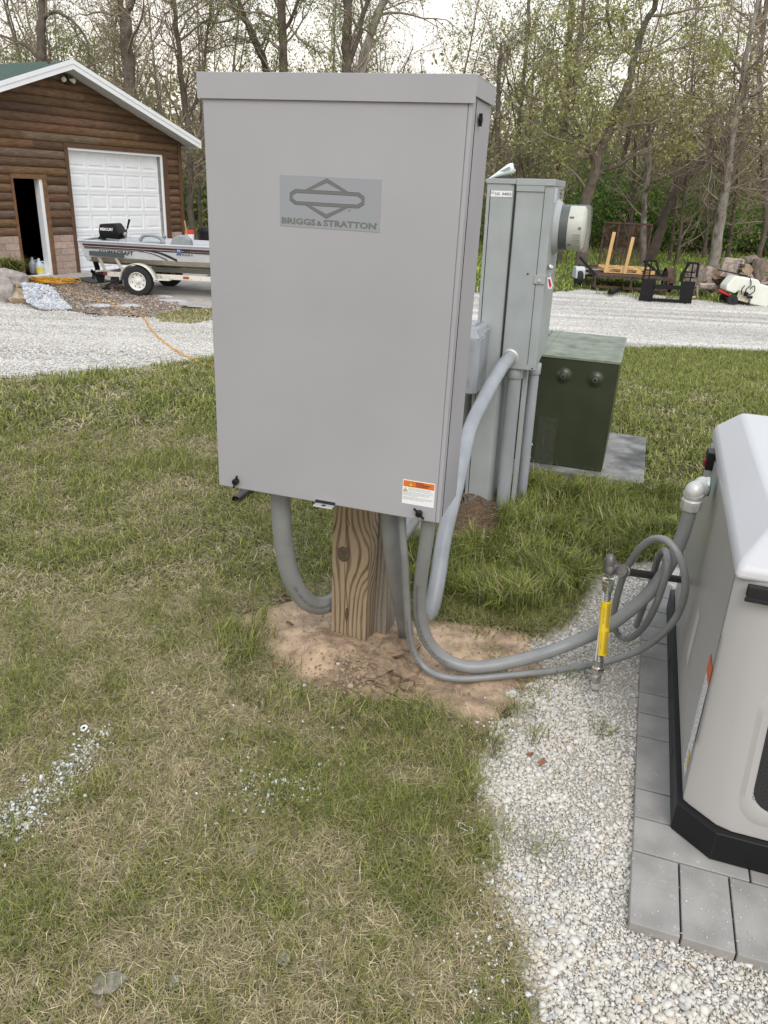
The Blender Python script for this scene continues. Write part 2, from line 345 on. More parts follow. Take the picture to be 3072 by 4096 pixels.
def sandz(x, y): return float(sandh(np.array([x]), np.array([y]))[0]) if inpoly(np.array([x]), np.array([y]), SAND)[0] else 0.
SOIL2 = pxpoly([(1795, 2010), (1860, 1985), (1960, 2000), (2015, 2040), (2000, 2110), (1990, 2160), (1890, 2175), (1800, 2160), (1740, 2100)])
SC2 = gt(1890, 2075)
tag(sheet('soil_heap', SOIL2, .012, .005, [m_soil], edge_noise=.05, seed=19, fade=.1,
    zfun=lambda x, y: .085*np.exp(-(((x-SC2[0])/.14)**2+((y-SC2[1]-.1)/.16)**2))+.03*(fbm(x, y, .05, 27)-.4)+.012*(vn(x, y, .014, 28)-.5)), kind='structure')
# gravel bed round the pavers
GRAV = pxpoly([(2350, 2296), (2325, 2390), (2300, 2470), (2200, 2530), (2120, 2590), (2140, 2680), (2105, 2770), (2060, 2860), (1990, 2960), (1895, 3030), (1885, 3100), (1925, 3250), (1985, 3350), (1960, 3480), (1975, 3600), (2060, 3760), (2050, 3880), (2110, 4000), (2150, 4200), (2200, 5200), (5200, 5200), (4200, 3400), (3600, 2350), (3000, 2200), (2700, 2225), (2500, 2235)])
tag(sheet('gravel_bed', GRAV, .02, .004, [m_gbase], edge_noise=.02, seed=23), kind='structure')

# ------------------------------------------------------------------ loose stones
ICO_V = None
def ico(sub=1):
    bm = bmesh.new(); bmesh.ops.create_icosphere(bm, subdivisions=sub, radius=1.0); V = np.array([v.co[:] for v in bm.verts]); bm.verts.index_update(); F = np.array([[v.index for v in f.verts] for f in bm.faces]); bm.free(); return V, F
ICO1 = ico(1); ICO2 = ico(2)
def stones(name, pts, size, base, spread, seed, mats, flat=.7, mono=False):
    rng = np.random.RandomState(seed); n = len(pts); V0, F0 = ICO1; k = len(V0)
    V = np.broadcast_to(V0, (n, k, 3))*(1+rng.uniform(-.28, .22, (n, k, 1)))
    sc = size[:, None]*np.stack([rng.uniform(.75, 1.3, n), rng.uniform(.6, 1.0, n), rng.uniform(.45, .8, n)*flat*1.2], 1)
    V = V*sc[:, None, :]*.5
    q = rng.normal(size=(n, 4)); q[:, 1:3] *= .35; q /= np.linalg.norm(q, axis=1)[:, None]; a, b, c, d = q.T
    R = np.stack([1-2*(c*c+d*d), 2*(b*c-a*d), 2*(b*d+a*c), 2*(b*c+a*d), 1-2*(b*b+d*d), 2*(c*d-a*b), 2*(b*d-a*c), 2*(c*d+a*b), 1-2*(b*b+c*c)], 1).reshape(n, 3, 3)
    V = np.einsum('nij,nkj->nki', R, V)+pts[:, None, :]
    F = (F0[None]+np.arange(n)[:, None, None]*k).reshape(-1, 3)
    t = rng.rand(n, 1)*(0 if mono else 1); c1 = np.array(base)*(1-spread*rng.rand(n, 1)*1.1); tan = np.array([[.60, .52, .41]]); c1 = np.where(t > .9, tan*(.6+.5*rng.rand(n, 1)), c1); c1 = np.where((t > .85) & (t < .9), np.array([[.42, .42, .43]])*(.8+.5*rng.rand(n, 1)), c1)
    return np_mesh(name, V.reshape(-1, 3), F3=F, mats=mats, colors=np.repeat(c1, k, 0))
m_stone = mat('crushed_limestone', (.5, .5, .5), .9, attr='col', bump=.4, bscale=300)
def scatter(poly, n, seed, edge=0.0):
    rng = np.random.RandomState(seed); P = np.array(poly); lo, hi = P.min(0), P.max(0); X_ = rng.uniform(lo[0], hi[0], n); Y_ = rng.uniform(lo[1], hi[1], n)
    ex = edge*(fbm(X_, Y_, .12, seed % 50)-.5)*2; ey = edge*(fbm(X_, Y_, .12, seed % 50+4)-.5)*2
    k = inpoly(X_+ex, Y_+ey, poly); return X_[k], Y_[k]
PAV_POLY = [tuple(lw(*p, 0)[:2]) for p in [(1.415, -.615), (2.4, -.60), (2.4, 1.2), (1.42, 1.2)]]
GV = pxpoly([(2350, 2296), (2325, 2390), (2300, 2470), (2200, 2530), (2120, 2590), (2140, 2680), (2105, 2770), (2060, 2860), (1990, 2960), (1895, 3030), (1885, 3100), (1925, 3250), (1985, 3350), (1960, 3480), (1975, 3600), (2060, 3760), (2050, 3880), (2110, 4000), (2150, 4300), (3300, 4300), (3300, 3950), (2600, 3690), (2640, 2950), (2680, 2300), (2900, 2200), (2700, 2225), (2500, 2235)])
x, y = scatter(GV, 235000, 5, .10)
k = ~inpoly(x, y, PAV_POLY); x, y = x[k], y[k]
rng = np.random.RandomState(6); far = sm((y-.9)/1.8)
sz = np.clip(rng.lognormal(math.log(.0060), .50, len(x)), .0028, .024)*(1-.12*far); big = vn(x, y, .22, 33); sz *= .75+.55*big
z = .0045+rng.rand(len(x))*.006+sz*.12
pts = np.stack([x, y, z], 1)
tag(link('gravel_stones', stones('gravel_stones', pts, sz, (.70, .665, .595), .24, 7, [m_stone])), 'loose white and grey crushed limestone spread between the lawn and the pavers', 'gravel', kind='stuff')
x, y = scatter(SAND, 9000, 24, .03); rr5 = np.random.RandomState(25); nearp = np.exp(-(np.hypot(x-lw(.47, .02, 0)[0], y-lw(.47, .02, 0)[1])/.16)**2); k = rr5.rand(len(x)) < .18+.8*nearp; x, y, nearp = x[k], y[k], nearp[k]
tag(link('soil_crumbs', stones('soil_crumbs', np.stack([x, y, sandh(x, y)+.010], 1), rr5.uniform(.003, .009, len(x))*(1+2.2*nearp*rr5.rand(len(x))), (.40, .30, .20), .5, 26, [m_stone], mono=True)), 'small crumbs of dry sandy soil strewn round the post', 'soil', kind='stuff')
x, y = scatter(SOIL2, 5000, 27, .02); tag(link('soil_crumbs', stones('soil_crumbs', np.stack([x, y, .012+.085*np.exp(-(((x-SC2[0])/.14)**2+((y-SC2[1]-.1)/.16)**2))], 1), rr5.uniform(.004, .012, len(x)), (.22, .15, .095), .5, 28, [m_stone], mono=True)), 'loose brown crumbs of dug soil at the foot of the pedestal', 'soil', kind='stuff')
r9 = np.random.RandomState(44); pw_ = np.r_[r9.uniform(1.42, 1.76, 260), 1.42+np.abs(r9.normal(size=120))*.03]; pd_ = np.r_[-.61+np.abs(r9.normal(size=260))*.13, r9.uniform(-.6, 1.1, 120)]; k = ~((pd_ > -.36) & (pw_ > 1.505)); pp = np.array([lw(a, b, .0405) for a, b in zip(pw_[k], pd_[k])])
tag(link('paver_dust', stones('paver_dust', pp, np.clip(r9.lognormal(math.log(.0022), .45, len(pp)), .0012, .008), (.72, .71, .68), .3, 45, [m_stone], flat=.35, mono=True)), 'white limestone crumbs lying on the pavers at the generator corner', 'gravel', kind='stuff')
# stray stones kicked onto the grass
def blob(u, v, ru, rv, n, rot=0.0, seed=1):
    r = np.random.RandomState(seed); a = r.normal(size=n)*ru; b = r.normal(size=n)*rv; c, s = math.cos(rot), math.sin(rot)
    return [gt(u+c*i-s*j, v+s*i+c*j)[:2] for i, j in zip(a, b)]
S = blob(200, 3170, 130, 40, 620, -.75, 2)+blob(80, 3300, 80, 45, 330, -.3, 3)+blob(340, 3040, 70, 30, 210, -.8, 4)+blob(1110, 3190, 110, 50, 210, -.3, 5)+blob(1000, 3150, 60, 60, 60, -.2, 55)+blob(1080, 2900, 160, 90, 45, 0, 6)+blob(700, 2790, 60, 25, 26, 0, 7)+blob(2000, 3560, 60, 200, 120, 0, 8)+blob(1900, 3900, 150, 120, 110, 0, 9)+blob(800, 3100, 500, 350, 60, 0, 10)+blob(1950, 3050, 40, 120, 90, 0, 11)
S = np.array(S); r = np.random.RandomState(12); k = ~inpoly(S[:, 0], S[:, 1], GV); S = S[k]
szs = np.clip(r.lognormal(math.log(.0064), .42, len(S)), .0035, .018)
tag(link('stray_stones', stones('stray_stones', np.c_[S, .015+r.rand(len(S))*.016], szs, (.72, .74, .73), .25, 13, [m_stone])), 'white limestone chips scattered through the thin grass', 'gravel', kind='stuff')
# stones proud of the drive and in the river rock bed
x, y = scatter([tuple(p) for p in near]+[(-2.2, 12.4)]+[tuple(p) for p in farL[:5]], 26000, 14); s2 = np.random.RandomState(15)
x2, y2 = scatter([tuple(p) for p in nearR]+[tuple(p) for p in farR], 14000, 16)
X2 = np.r_[x, x2]; Y2 = np.r_[y, y2]
tag(link('drive_stones', stones('drive_stones', np.stack([X2, Y2, terr(X2, Y2)+.02], 1), s2.uniform(.014, .034, len(X2)), (.70, .68, .64), .28, 17, [m_stone])), 'loose white stones lying on the gravel drive', 'gravel', kind='stuff')
x, y = scatter(RIVER, 9000, 18)
tag(link('river_rocks', stones('river_rocks', np.stack([x, y, terr(x, y)+.022], 1), s2.uniform(.02, .055, len(x)), (.38, .30, .24), .65, 19, [m_stone])), 'brown and tan river rocks in the bed before the garage', 'river rock', kind='stuff')

# ------------------------------------------------------------------ grass
m_grass = mat('grass_blades', (.2, .3, .1), .65, attr='col', trans=.25, spec=.3)
def blades(name, x, y, z0, L_, wd, e0, e1, az, col, seed=0):
    n = len(x); b = np.stack([x, y, z0], 1); ca, sa = np.cos(az), np.sin(az); pr = np.stack([-sa, ca, np.zeros(n)], 1)*wd[:, None]*.5
    d0 = np.stack([ca*np.cos(e0), sa*np.cos(e0), np.sin(e0)], 1); az1 = az+np.random.RandomState(seed+3).normal(size=n)*.45; d1 = np.stack([np.cos(az1)*np.cos(e1), np.sin(az1)*np.cos(e1), np.sin(e1)], 1)
    m_ = b+d0*(L_*.5)[:, None]; t = m_+d1*(L_*.5)[:, None]
    V = np.stack([b-pr*.8, b+pr*.8, m_+pr, m_-pr, t], 1).reshape(-1, 3); i = np.arange(n)*5
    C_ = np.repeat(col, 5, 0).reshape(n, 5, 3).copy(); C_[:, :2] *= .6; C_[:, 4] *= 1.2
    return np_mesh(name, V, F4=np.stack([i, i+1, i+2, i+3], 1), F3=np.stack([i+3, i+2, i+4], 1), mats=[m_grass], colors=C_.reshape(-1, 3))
def green(n, r, a=.5): 
    t = r.rand(n, 1); return (np.array([[.10, .135, .028]])*(1-t)+np.array([[.38, .39, .105]])*t)*(.55+.75*r.rand(n, 1))
def strawc(n, r):
    t = r.rand(n, 1); return (np.array([[.38, .31, .175]])*(1-t)+np.array([[.82, .70, .45]])*t)*(.45+.75*r.rand(n, 1))
NEARV = [tuple(gt(u, v)[:2]) for u, v in [(-200, 4350), (-260, 2900), (-300, 2100), (-350, 1750), (3400, 1750), (3350, 2300), (2900, 2500), (2500, 2600), (2300, 4350)]]
def greenness(x, y): return np.clip(fbm(x, y, .50, 51)*.55+vn(x, y, .12, 55)*.25+vn(x, y, .05, 57)*.20+.02*(y-2.2)+.06, 0, 1)
HOLE = lambda x, y: inpoly(x, y, SAND) | inpoly(x, y, GRAV) | inpoly(x, y, SOIL2)
def lawn_patch(name, poly, n, seed, straw_frac, Lr, wr, label, shrink=.05):
    r = np.random.RandomState(seed); x, y = scatter(poly, n, seed)
    jx, jy = r.normal(size=len(x))*.035, r.normal(size=len(x))*.035; h = inpoly(x+jx+.05*(vn(x, y, .07, 67)-.5), y+jy+.05*(vn(x, y, .07, 68)-.5), SAND) | inpoly(x, y, SOIL2) | inpoly(x, y, DRIVE) | inpoly(x, y, PAD) 
    hx = inpoly(x+r.normal(size=len(x))*.03, y+r.normal(size=len(x))*.03, GRAV); keep = ~h & ~hx
    edge = vn(x, y, .09, 61) > .80
    keep |= inpoly(x, y, SAND) & edge & (r.rand(len(x)) < .10) & ~hx
    x, y = x[keep], y[keep]; n = len(x); gr = greenness(x, y)
    isg = r.rand(n) < np.clip((gr-.40)*3.4, .22, .93)*(1-straw_frac)+ (1-straw_frac)*.12
    L_ = np.where(isg, r.uniform(Lr[0], Lr[1], n)*(.55+gr*.9), r.uniform(Lr[0], Lr[1], n)*.95)
    wd = r.uniform(wr[0], wr[1], n)*np.where(isg, 1.0, .9)
    e0 = np.where(isg, np.radians(r.uniform(25, 85, n)), np.radians(r.uniform(-4, 26, n))); e1 = e0-np.radians(np.where(isg, r.uniform(10, 75, n), r.uniform(-5, 25, n)))
    az = r.uniform(0, 2*math.pi, n); z0 = terr(x, y)+np.where(isg, 0.0, r.uniform(.002, .022, n))
    col = np.where(isg[:, None], green(n, r), strawc(n, r))
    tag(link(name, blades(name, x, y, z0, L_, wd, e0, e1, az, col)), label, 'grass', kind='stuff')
PAD = [tuple(lw(a, b, 0)[:2]) for a, b in [(.15, 2.44), (1.385, 2.44), (1.385, 3.42), (.15, 3.42)]]
A1 = pxpoly([(-120, 4400), (-200, 3000), (-230, 2450), (2450, 2250), (2300, 2500), (2100, 3000), (2150, 4400)])
lawn_patch('lawn_grass', A1, 470000, 71, .36, (.024, .074), (.0011, .0021), 'patchy lawn of dry straw and green blades round the post')
A2 = pxpoly([(-230, 2450), (-260, 1900), (-300, 1760), (1250, 1700), (2250, 1720), (2300, 2290)])
lawn_patch('lawn_grass', A2, 230000, 72, .33, (.035, .085), (.0022, .0038), 'greener lawn behind the post out to the steel pedestal')
A3 = [tuple(p) for p in near[:6]]+[(-.6, 10.6), (1.2, 11.6)]+[tuple(p) for p in nearR]+[tuple(gt(u, v)[:2]) for u, v in [(3500, 1760), (2600, 2300), (2250, 1720), (1250, 1700), (-300, 1760), (-500, 1650)]]
lawn_patch('lawn_grass', A3, 420000, 73, .25, (.05, .10), (.005, .009), 'distant lawn running up to the gravel drive')
r = np.random.RandomState(74); x, y = scatter([(-9, -1.5), (9, -1.5), (12, 12), (-9, 8.5)], 330000, 74)
k = ~(inpoly(x, y, A1) | inpoly(x, y, A2) | inpoly(x, y, A3) | inpoly(x, y, GRAV) | inpoly(x, y, DRIVE) | inpoly(x, y, PAV_POLY) | inpoly(x, y, SAND)); x, y = x[k], y[k]; n = len(x); isg = r.rand(n) < np.clip((greenness(x, y)-.35)*3, .25, .9)
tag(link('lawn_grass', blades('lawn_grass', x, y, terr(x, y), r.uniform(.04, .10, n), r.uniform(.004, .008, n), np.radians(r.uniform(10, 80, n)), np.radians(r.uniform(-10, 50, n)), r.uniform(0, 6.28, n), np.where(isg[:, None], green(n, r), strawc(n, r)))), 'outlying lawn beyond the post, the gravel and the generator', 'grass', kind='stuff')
# long uncut grass round the pedestal and the transformer pad
def tufts(name, poly, n, seed, Lr, wr, label, edge=.05, fade=None):
    r = np.random.RandomState(seed); x, y = scatter(poly, n, seed, edge); k = ~(inpoly(x, y, PAD) | inpoly(x, y, SOIL2)); k &= vn(x, y, .10, seed % 40) > .2+.35*r.rand(len(x)); x, y = x[k], y[k]; n = len(x)
    L_ = r.uniform(Lr[0], Lr[1], n)*(.6+.7*vn(x, y, .2, 63)); e0 = np.radians(r.uniform(48, 88, n)); e1 = e0-np.radians(r.uniform(10, 95, n)); az = r.uniform(0, 2*math.pi, n)*.6+vn(x, y, .25, 64)*6
    c = np.where(r.rand(n, 1) < .13, strawc(n, r)*.8, green(n, r)*np.array([[.95, 1.0, .9]])); tag(link(name, blades(name, x, y, terr(x, y), L_, r.uniform(wr[0], wr[1], n), e0, e1, az, c)), label, 'grass', kind='stuff')
LONG = pxpoly([(1985, 2050), (2030, 1980), (2100, 1930), (2300, 1935), (2590, 1990), (2760, 1960), (2900, 2080), (2900, 2230), (2700, 2260), (2480, 2265), (2350, 2330), (2290, 2440), (2050, 2480), (1850, 2430), (1740, 2400), (1700, 2250), (1790, 2190), (1990, 2150)])
tufts('long_grass', LONG, 60000, 81, (.09, .19), (.0028, .0045), 'long dark green grass between the pedestal, the pad and the gravel')
ED = pxpoly([(830, 2380), (1010, 2400), (1080, 2480), (1010, 2560), (1090, 2680), (1190, 2770), (1400, 2820), (1640, 2840), (1850, 2900), (2000, 2970), (1960, 3060), (1700, 3010), (1300, 2950), (1050, 2880), (880, 2700), (780, 2520)])
tufts('long_grass', ED, 9500, 82, (.06, .13), (.002, .003), 'taller green tufts fringing the near side of the sand patch')
B2 = pxpoly([(1590, 2200), (1700, 2180), (1760, 2350), (1700, 2420), (1620, 2360)])
tufts('long_grass', B2, 5000, 83, (.10, .2), (.003, .0045), 'thin green grass clump behind the grey conduits')
# a few green tufts growing through the gravel and sand
r = np.random.RandomState(84); C_ = [gt(u, v)[:2] for u, v in [(2250, 2720), (2170, 2790), (2080, 2860), (2140, 2960), (1990, 2700), (2420, 2950), (2080, 3350), (2150, 3420), (1720, 2860), (2010, 2880), (1560, 2860), (1170, 2690), (1090, 2560), (1930, 2560), (2120, 2520), (2000, 2480)]]
xs = []; ys = []
for c in C_:
    n = r.randint(10, 34); xs.append(c[0]+r.normal(size=n)*.022); ys.append(c[1]+r.normal(size=n)*.022)
xs = np.concatenate(xs); ys = np.concatenate(ys); n = len(xs)
tag(link('grass_tufts', blades('grass_tufts', xs, ys, np.full(n, .012), r.uniform(.03, .10, n), r.uniform(.002, .003, n), np.radians(r.uniform(40, 88, n)), np.radians(r.uniform(0, 60, n)), r.uniform(0, 6.28, n), green(n, r))), 'sparse green tufts coming up through the sand and gravel', 'grass', kind='stuff')
# meadow between the drive and the wood
m_far = A4 = [tuple(p) for p in farR]+[tuple(gt(u, v)[:2]) for u, v in [(2190, 1180), (2190, 1040), (3500, 1060)]]
r = np.random.RandomState(86); A4 = [(2.5, 18.5), (16, 20.5), (24, 34), (24, 44), (-14, 44), (-3, 24)]
x, y = scatter(A4, 90000, 86); k = ~inpoly(x, y, DRIVE); x, y = x[k], y[k]; n = len(x)
tag(link('meadow_grass', blades('meadow_grass', x, y, terr(x, y), r.uniform(.08, .22, n), r.uniform(.015, .03, n), np.radians(r.uniform(40, 85, n)), np.radians(r.uniform(0, 70, n)), r.uniform(0, 6.28, n), green(n, r)*np.array([[1.5, 1.75, 1.3]]))), 'green grass growing in front of the wood beyond the drive', 'grass', kind='stuff')
# weeds in the gravel verge between river rocks and drive
AG = pxpoly([(620, 1256), (860, 1236), (900, 1275), (760, 1300), (640, 1290)])
x, y = scatter(AG, 9000, 87); n = len(x)
tag(link('verge_grass', blades('verge_grass', x, y, terr(x, y), r.uniform(.03, .09, n), r.uniform(.008, .014, n), np.radians(r.uniform(30, 85, n)), np.radians(r.uniform(0, 60, n)), r.uniform(0, 6.28, n), np.where(r.rand(n, 1) < .5, green(n, r), strawc(n, r)))), 'thin grass in the gravel beside the trailer wheel', 'grass', kind='stuff')
# verge weeds round the parked implements
AV = pxpoly([(2350, 1175), (2600, 1205), (2800, 1212), (3072, 1225), (3300, 1230), (3300, 1180), (2800, 1180), (2500, 1178)])
x, y = scatter(AV, 9000, 88); n = len(x)
k = vn(x, y, .5, 66) > .45; x, y = x[k], y[k]; n = len(x)
tag(link('verge_grass', blades('verge_grass', x, y, terr(x, y), r.uniform(.05, .16, n), r.uniform(.01, .02, n), np.radians(r.uniform(30, 85, n)), np.radians(r.uniform(0, 60, n)), r.uniform(0, 6.28, n), green(n, r))), 'weedy grass along the far edge of the drive under the trailer', 'grass', kind='stuff')
# ------------------------------------------------------------------ site things; site frame: x = w, y = d, z = up
m_paint = mat('taupe_cabinet_paint', (0.362, 0.352, 0.376), .42, var=.045, vscale=1.6, bump=.25, bscale=420)
m_ped = mat('pale_grey_steel_paint', (0.345, 0.37, 0.372), .45, var=.07, vscale=5, bump=.08, bscale=200, dirt=((.25, .25, .22), 30, .70))
m_dark = mat('shadow_gap_black', (0.012, 0.012, 0.013), .6)
m_blk = mat('black_plastic', (0.009, 0.009, 0.010), .42, spec=.3)
m_plate = mat('logo_plate_vinyl', (0.29, 0.30, 0.325), .35)
m_logo = mat('logo_print_grey', (0.145, 0.152, 0.15), .4)
m_logod = mat('logo_print_dark', (0.06, 0.065, 0.07), .4)
m_wh = mat('white_label', (0.80, 0.81, 0.82), .4)
m_ink = mat('black_ink', (0.02, 0.02, 0.02), .5)
m_ink2 = mat('grey_ink', (0.10, 0.10, 0.11), .5)
m_or = mat('warning_orange', (0.72, 0.16, 0.02), .45)
m_yel = mat('warning_yellow', (0.80, 0.58, 0.03), .45)
m_cond = mat('grey_flexible_conduit', (0.235, 0.24, 0.24), .38, var=.10, vscale=9, bump=.15, bscale=90, dirt=((.40, .37, .32), 24, .68))
m_condl = mat('weathered_pvc', (0.30, 0.318, 0.34), .42, var=.14, vscale=7, dirt=((.2, .2, .2), 35, .70), stretch=(1, 1, .3))
m_galv = mat('galvanised_steel', (0.56, 0.56, 0.54), .52, metal=.45, var=.12, vscale=30)
m_steel = mat('bright_steel', (0.62, 0.61, 0.57), .22, metal=1.0, var=.08, vscale=60)
m_iron = mat('black_iron_pipe', (0.028, 0.028, 0.03), .38, var=.3, vscale=20)
m_elb = mat('grey_cast_iron', (0.16, 0.15, 0.145), .45, metal=.5, var=.2, vscale=60, bump=.3, bscale=300)
SR = YAW
def siteobj(name, mb, mats, off, **kw):
    return mk(name, mb, mats, loc=s2w(off), rz=SR, off=off, **kw)
def siteroot(name, off):
    return empty(name, s2w(off), SR)
def part(root, off):
    return lambda name, mb, mats, **kw: mk(name, mb, mats, parent=kw.pop('parent', root), off=(off if 'parent' not in kw else off), **kw)

# ---- transfer switch cabinet on the post
CW, CH, CD, CZ = .7356, 1.161, .2269, .6938
off = (0, 0, CZ); R_ = siteroot('electrical_cabinet', off)
tag(R_, 'tall taupe steel electrical cabinet with a diamond logo plate mounted on the timber post', 'electrical cabinet')
P_ = lambda name, mb, mats, **kw: mk(name, mb, mats, parent=kw.pop('parent', R_), off=off, **kw)
mb = MB(); mb.box(.004, CW-.002, .006, CD, CZ, CZ+CH-.03); P_('cabinet_body', mb, m_paint, bevel=.004)
mb = MB(); mb.box(0, CW-.012, -.002, .0058, CZ-.004, CZ+CH-.05)                    # door skin with a side return
mb.box(CW-.012, CW, -.002, .034, CZ-.004, CZ+CH-.05); P_('cabinet_door', mb, m_paint, bevel=.005)
mb = MB(); mb.box(CW-.0015, CW+.0004, .0345, .0375, CZ+.004, CZ+CH-.052); P_('door_seam', mb, m_dark)
zt = CZ+CH; mb = MB()                                                                # rain hood: front lip, sloping top, side lips
mb.box(-.012, CW+.006, -.0085, -.0045, zt-.062, zt)
mb.hexa([(-.012, -.0045, zt-.004), (CW+.006, -.0045, zt-.004), (CW+.006, CD+.004, zt-.004), (-.012, CD+.004, zt-.004)], [(-.012, -.0045, zt), (CW+.006, -.0045, zt), (CW+.006, CD+.004, zt), (-.012, CD+.004, zt)])
mb.box(CW+.0035, CW+.006, -.0045, CD+.004, zt-.046, zt-.004); mb.box(-.012, -.009, -.0045, CD+.004, zt-.046, zt-.004)
P_('rain_hood', mb, m_paint, bevel=.0018)
k = LD(1925, 413, .0); kz = k[2]
mb = MB(); mb.lathe([(.008, 0), (.011, .002), (.011, .007), (.006, .009)], (CW+.0005, .075, zt-.090), (1, 0, 0), 16); mb.box(CW+.001, CW+.010, .068, .072, zt-.105, zt-.076); P_('side_screw', mb, m_blk)
for (u, v, a) in ((942, 1927, 72), (1676, 2055, -42)):
    c = LD(u, v, -.012); x, z = c[0], c[2]; ar = math.radians(a)
    mb = MB(); mb.lathe([(.0085, 0), (.010, .004), (.0105, .016), (.0085, .019)], (x, -.002, z), (0, -1, 0), 18)
    for s in (-1, 1): mb.beam((x+s*math.cos(ar)*.006, -.012, z+s*math.sin(ar)*.006), (x+s*math.cos(ar)*.022, -.014, z+s*math.sin(ar)*.022), .006, .0055)
    P_('wing_knob', mb, m_blk, bevel=.001)
c = LD(1296, 2008, -.02); mb = MB(); mb.box(c[0]-.034, c[0]+.028, -.028, .02, CZ-.0075, CZ-.0045)
mb2 = MB(); mb2.box(c[0]-.036, c[0]+.030, -.003, .0, CZ-.004, CZ+.006); t_ = P_('latch_tab', mb, mat('zinc_tab', (.55, .57, .6), .35, metal=.3), bevel=.0008); P_('latch_slot', mb2, m_dark)
mb = MB(); mb.lathe([(.0075, 0), (.0075, .0004)], (c[0]-.003, -.015, CZ-.0044), (0, 0, 1), 16); P_('padlock_hole', mb, mat('hole_brown', (.07, .05, .03), .8), parent=t_)
mb = MB(); cc = LD(1140, 1975, .05); mb.lathe([(.05, 0), (.052, .004), (.050, .014)], (cc[0], .08, CZ-.014), (0, 0, 1), 28); P_('conduit_locknut', mb, m_galv, smooth=True)
# logo plate, measured on the door
c00 = LD(1119, 700, -.002); c10 = LD(1527, 716, -.002); c01 = LD(1123, 903, -.002)
px0, px1, pz1, pz0 = c00[0], c10[0], (c00[2]+c10[2])/2, c01[2]
mb = MB(); mb.box(px0, px1, -.0029, -.0019, pz0, pz1); plate = P_('logo_plate', mb, m_plate, bevel=.0004)
pw, ph = px1-px0, pz1-pz0; FX = lambda a, b: (px0+pw*a, pz0+ph*b)
def ring(mb, outer, inner, y0, m=0):
    n = len(outer); V = [(p[0], y0, p[1]) for p in outer]+[(p[0], y0, p[1]) for p in inner]
    mb.add(V, [(i, (i+1) % n, n+(i+1) % n, n+i) for i in range(n)], m)
def oct_(cx, cz, hw, hh, ch): return [(cx-hw+ch, cz+hh), (cx+hw-ch, cz+hh), (cx+hw, cz+hh-ch*.62), (cx+hw, cz-hh+ch*.62), (cx+hw-ch, cz-hh), (cx-hw+ch, cz-hh), (cx-hw, cz-hh+ch*.62), (cx-hw, cz+hh-ch*.62)]
lx, lz = px0+pw*.473, pz0+ph*.585
for dm, y, grow in ((1, -.0031, .0009), (0, -.0033, 0.0)):
    mb = MB(); hw, hh, ch = pw*.368, ph*.145, pw*.055; th = ph*.058
    ring(mb, oct_(lx, lz, hw+grow, hh+grow, ch), oct_(lx, lz, hw-th*.85-grow, hh-th-grow, ch*.72), y)
    for s in (1, -1):
        a = (lx-pw*.215, lz+s*hh*.98); b = (lx, lz+s*(hh+ph*.235)); c = (lx+pw*.215, lz+s*hh*.98); t2 = pw*.052; e = grow*s
        V = [(a[0]-grow*2, y, a[1]), (b[0], y, b[1]+e*1.2), (c[0]+grow*2, y, c[1]), (c[0]-t2+0*grow, y, c[1]), (b[0], y, b[1]-s*ph*.072-e), (a[0]+t2, y, a[1])]
        mb.add(V, [(0, 1, 4, 5), (1, 2, 3, 4)])
    P_('logo_diamond', mb, m_logod if dm else m_logo, parent=plate, recalc=False)
mb = MB(); text_on(mb, 'BRIGGS', (px0+pw*.018, -.0031, pz0+ph*.055), (1, 0, 0), (0, 0, 1), ph*.116, pw*.350, bold=.042)
P_('logo_lettering', mb, m_logo, parent=plate, recalc=False); mb = MB(); text_on(mb, 'STRATTON', (px0+pw*.445, -.0031, pz0+ph*.055), (1, 0, 0), (0, 0, 1), ph*.116, pw*.520, bold=.042); P_('logo_lettering', mb, m_logo, parent=plate, recalc=False)
mb = MB(); text_on(mb, '&', (px0+pw*.378, -.0031, pz0+ph*.052), (1, 0, 0), (0, 0, 1), ph*.095, pw*.052); P_('logo_ampersand', mb, m_logod, parent=plate, recalc=False); mb = MB(); text_on(mb, '®', (px0+pw*.965, -.0031, pz0+ph*.135), (1, 0, 0), (0, 0, 1), ph*.03); P_('registered_mark', mb, m_logod, parent=plate, recalc=False); mb = MB()
text_on(mb, '®', (px0+pw*.69, -.0031, pz0+ph*.36), (1, 0, 0), (0, 0, 1), ph*.045); P_('registered_mark', mb, m_logod, parent=plate, recalc=False)
# warning label
a0 = LD(1615, 1914, -.002); a1 = LD(1744, 1939, -.002); a2 = LD(1605, 2008, -.002); a3 = LD(1732, 2034, -.002)
wx0, wx1, wz1, wz0 = (a0[0]+a2[0])/2, (a1[0]+a3[0])/2, (a0[2]+a1[2])/2, (a2[2]+a3[2])/2; ww, wh = wx1-wx0, wz1-wz0
mb = MB(); mb.box(wx0, wx1, -.0026, -.0019, wz0, wz1); lab = P_('warning_label', mb, m_wh)
Q = lambda mb, a, b, c, d, y, m=0: mb.quad((wx0+ww*a, y, wz0+wh*c), (wx0+ww*b, y, wz0+wh*c), (wx0+ww*b, y, wz0+wh*d), (wx0+ww*a, y, wz0+wh*d), m)
mb = MB(); Q(mb, .02, .98, .72, .97, -.0028); P_('orange_band', mb, m_or, parent=lab, recalc=False)
mb = MB()
def tri(mb, cx, cz, s, y): mb.add([(cx-s, y, cz-s*.8), (cx+s, y, cz-s*.8), (cx, y, cz+s*.95)], [(0, 1, 2)])
tri(mb, wx0+ww*.25, wz0+wh*.84, ww*.09, -.0029); tri(mb, wx0+ww*.09, wz0+wh*.60, ww*.07, -.0029); P_('hazard_triangle', mb, m_ink, parent=lab, recalc=False)
mb = MB(); tri(mb, wx0+ww*.25, wz0+wh*.84, ww*.068, -.0030); tri(mb, wx0+ww*.09, wz0+wh*.60, ww*.052, -.0030); P_('hazard_triangle', mb, m_yel, parent=lab, recalc=False)
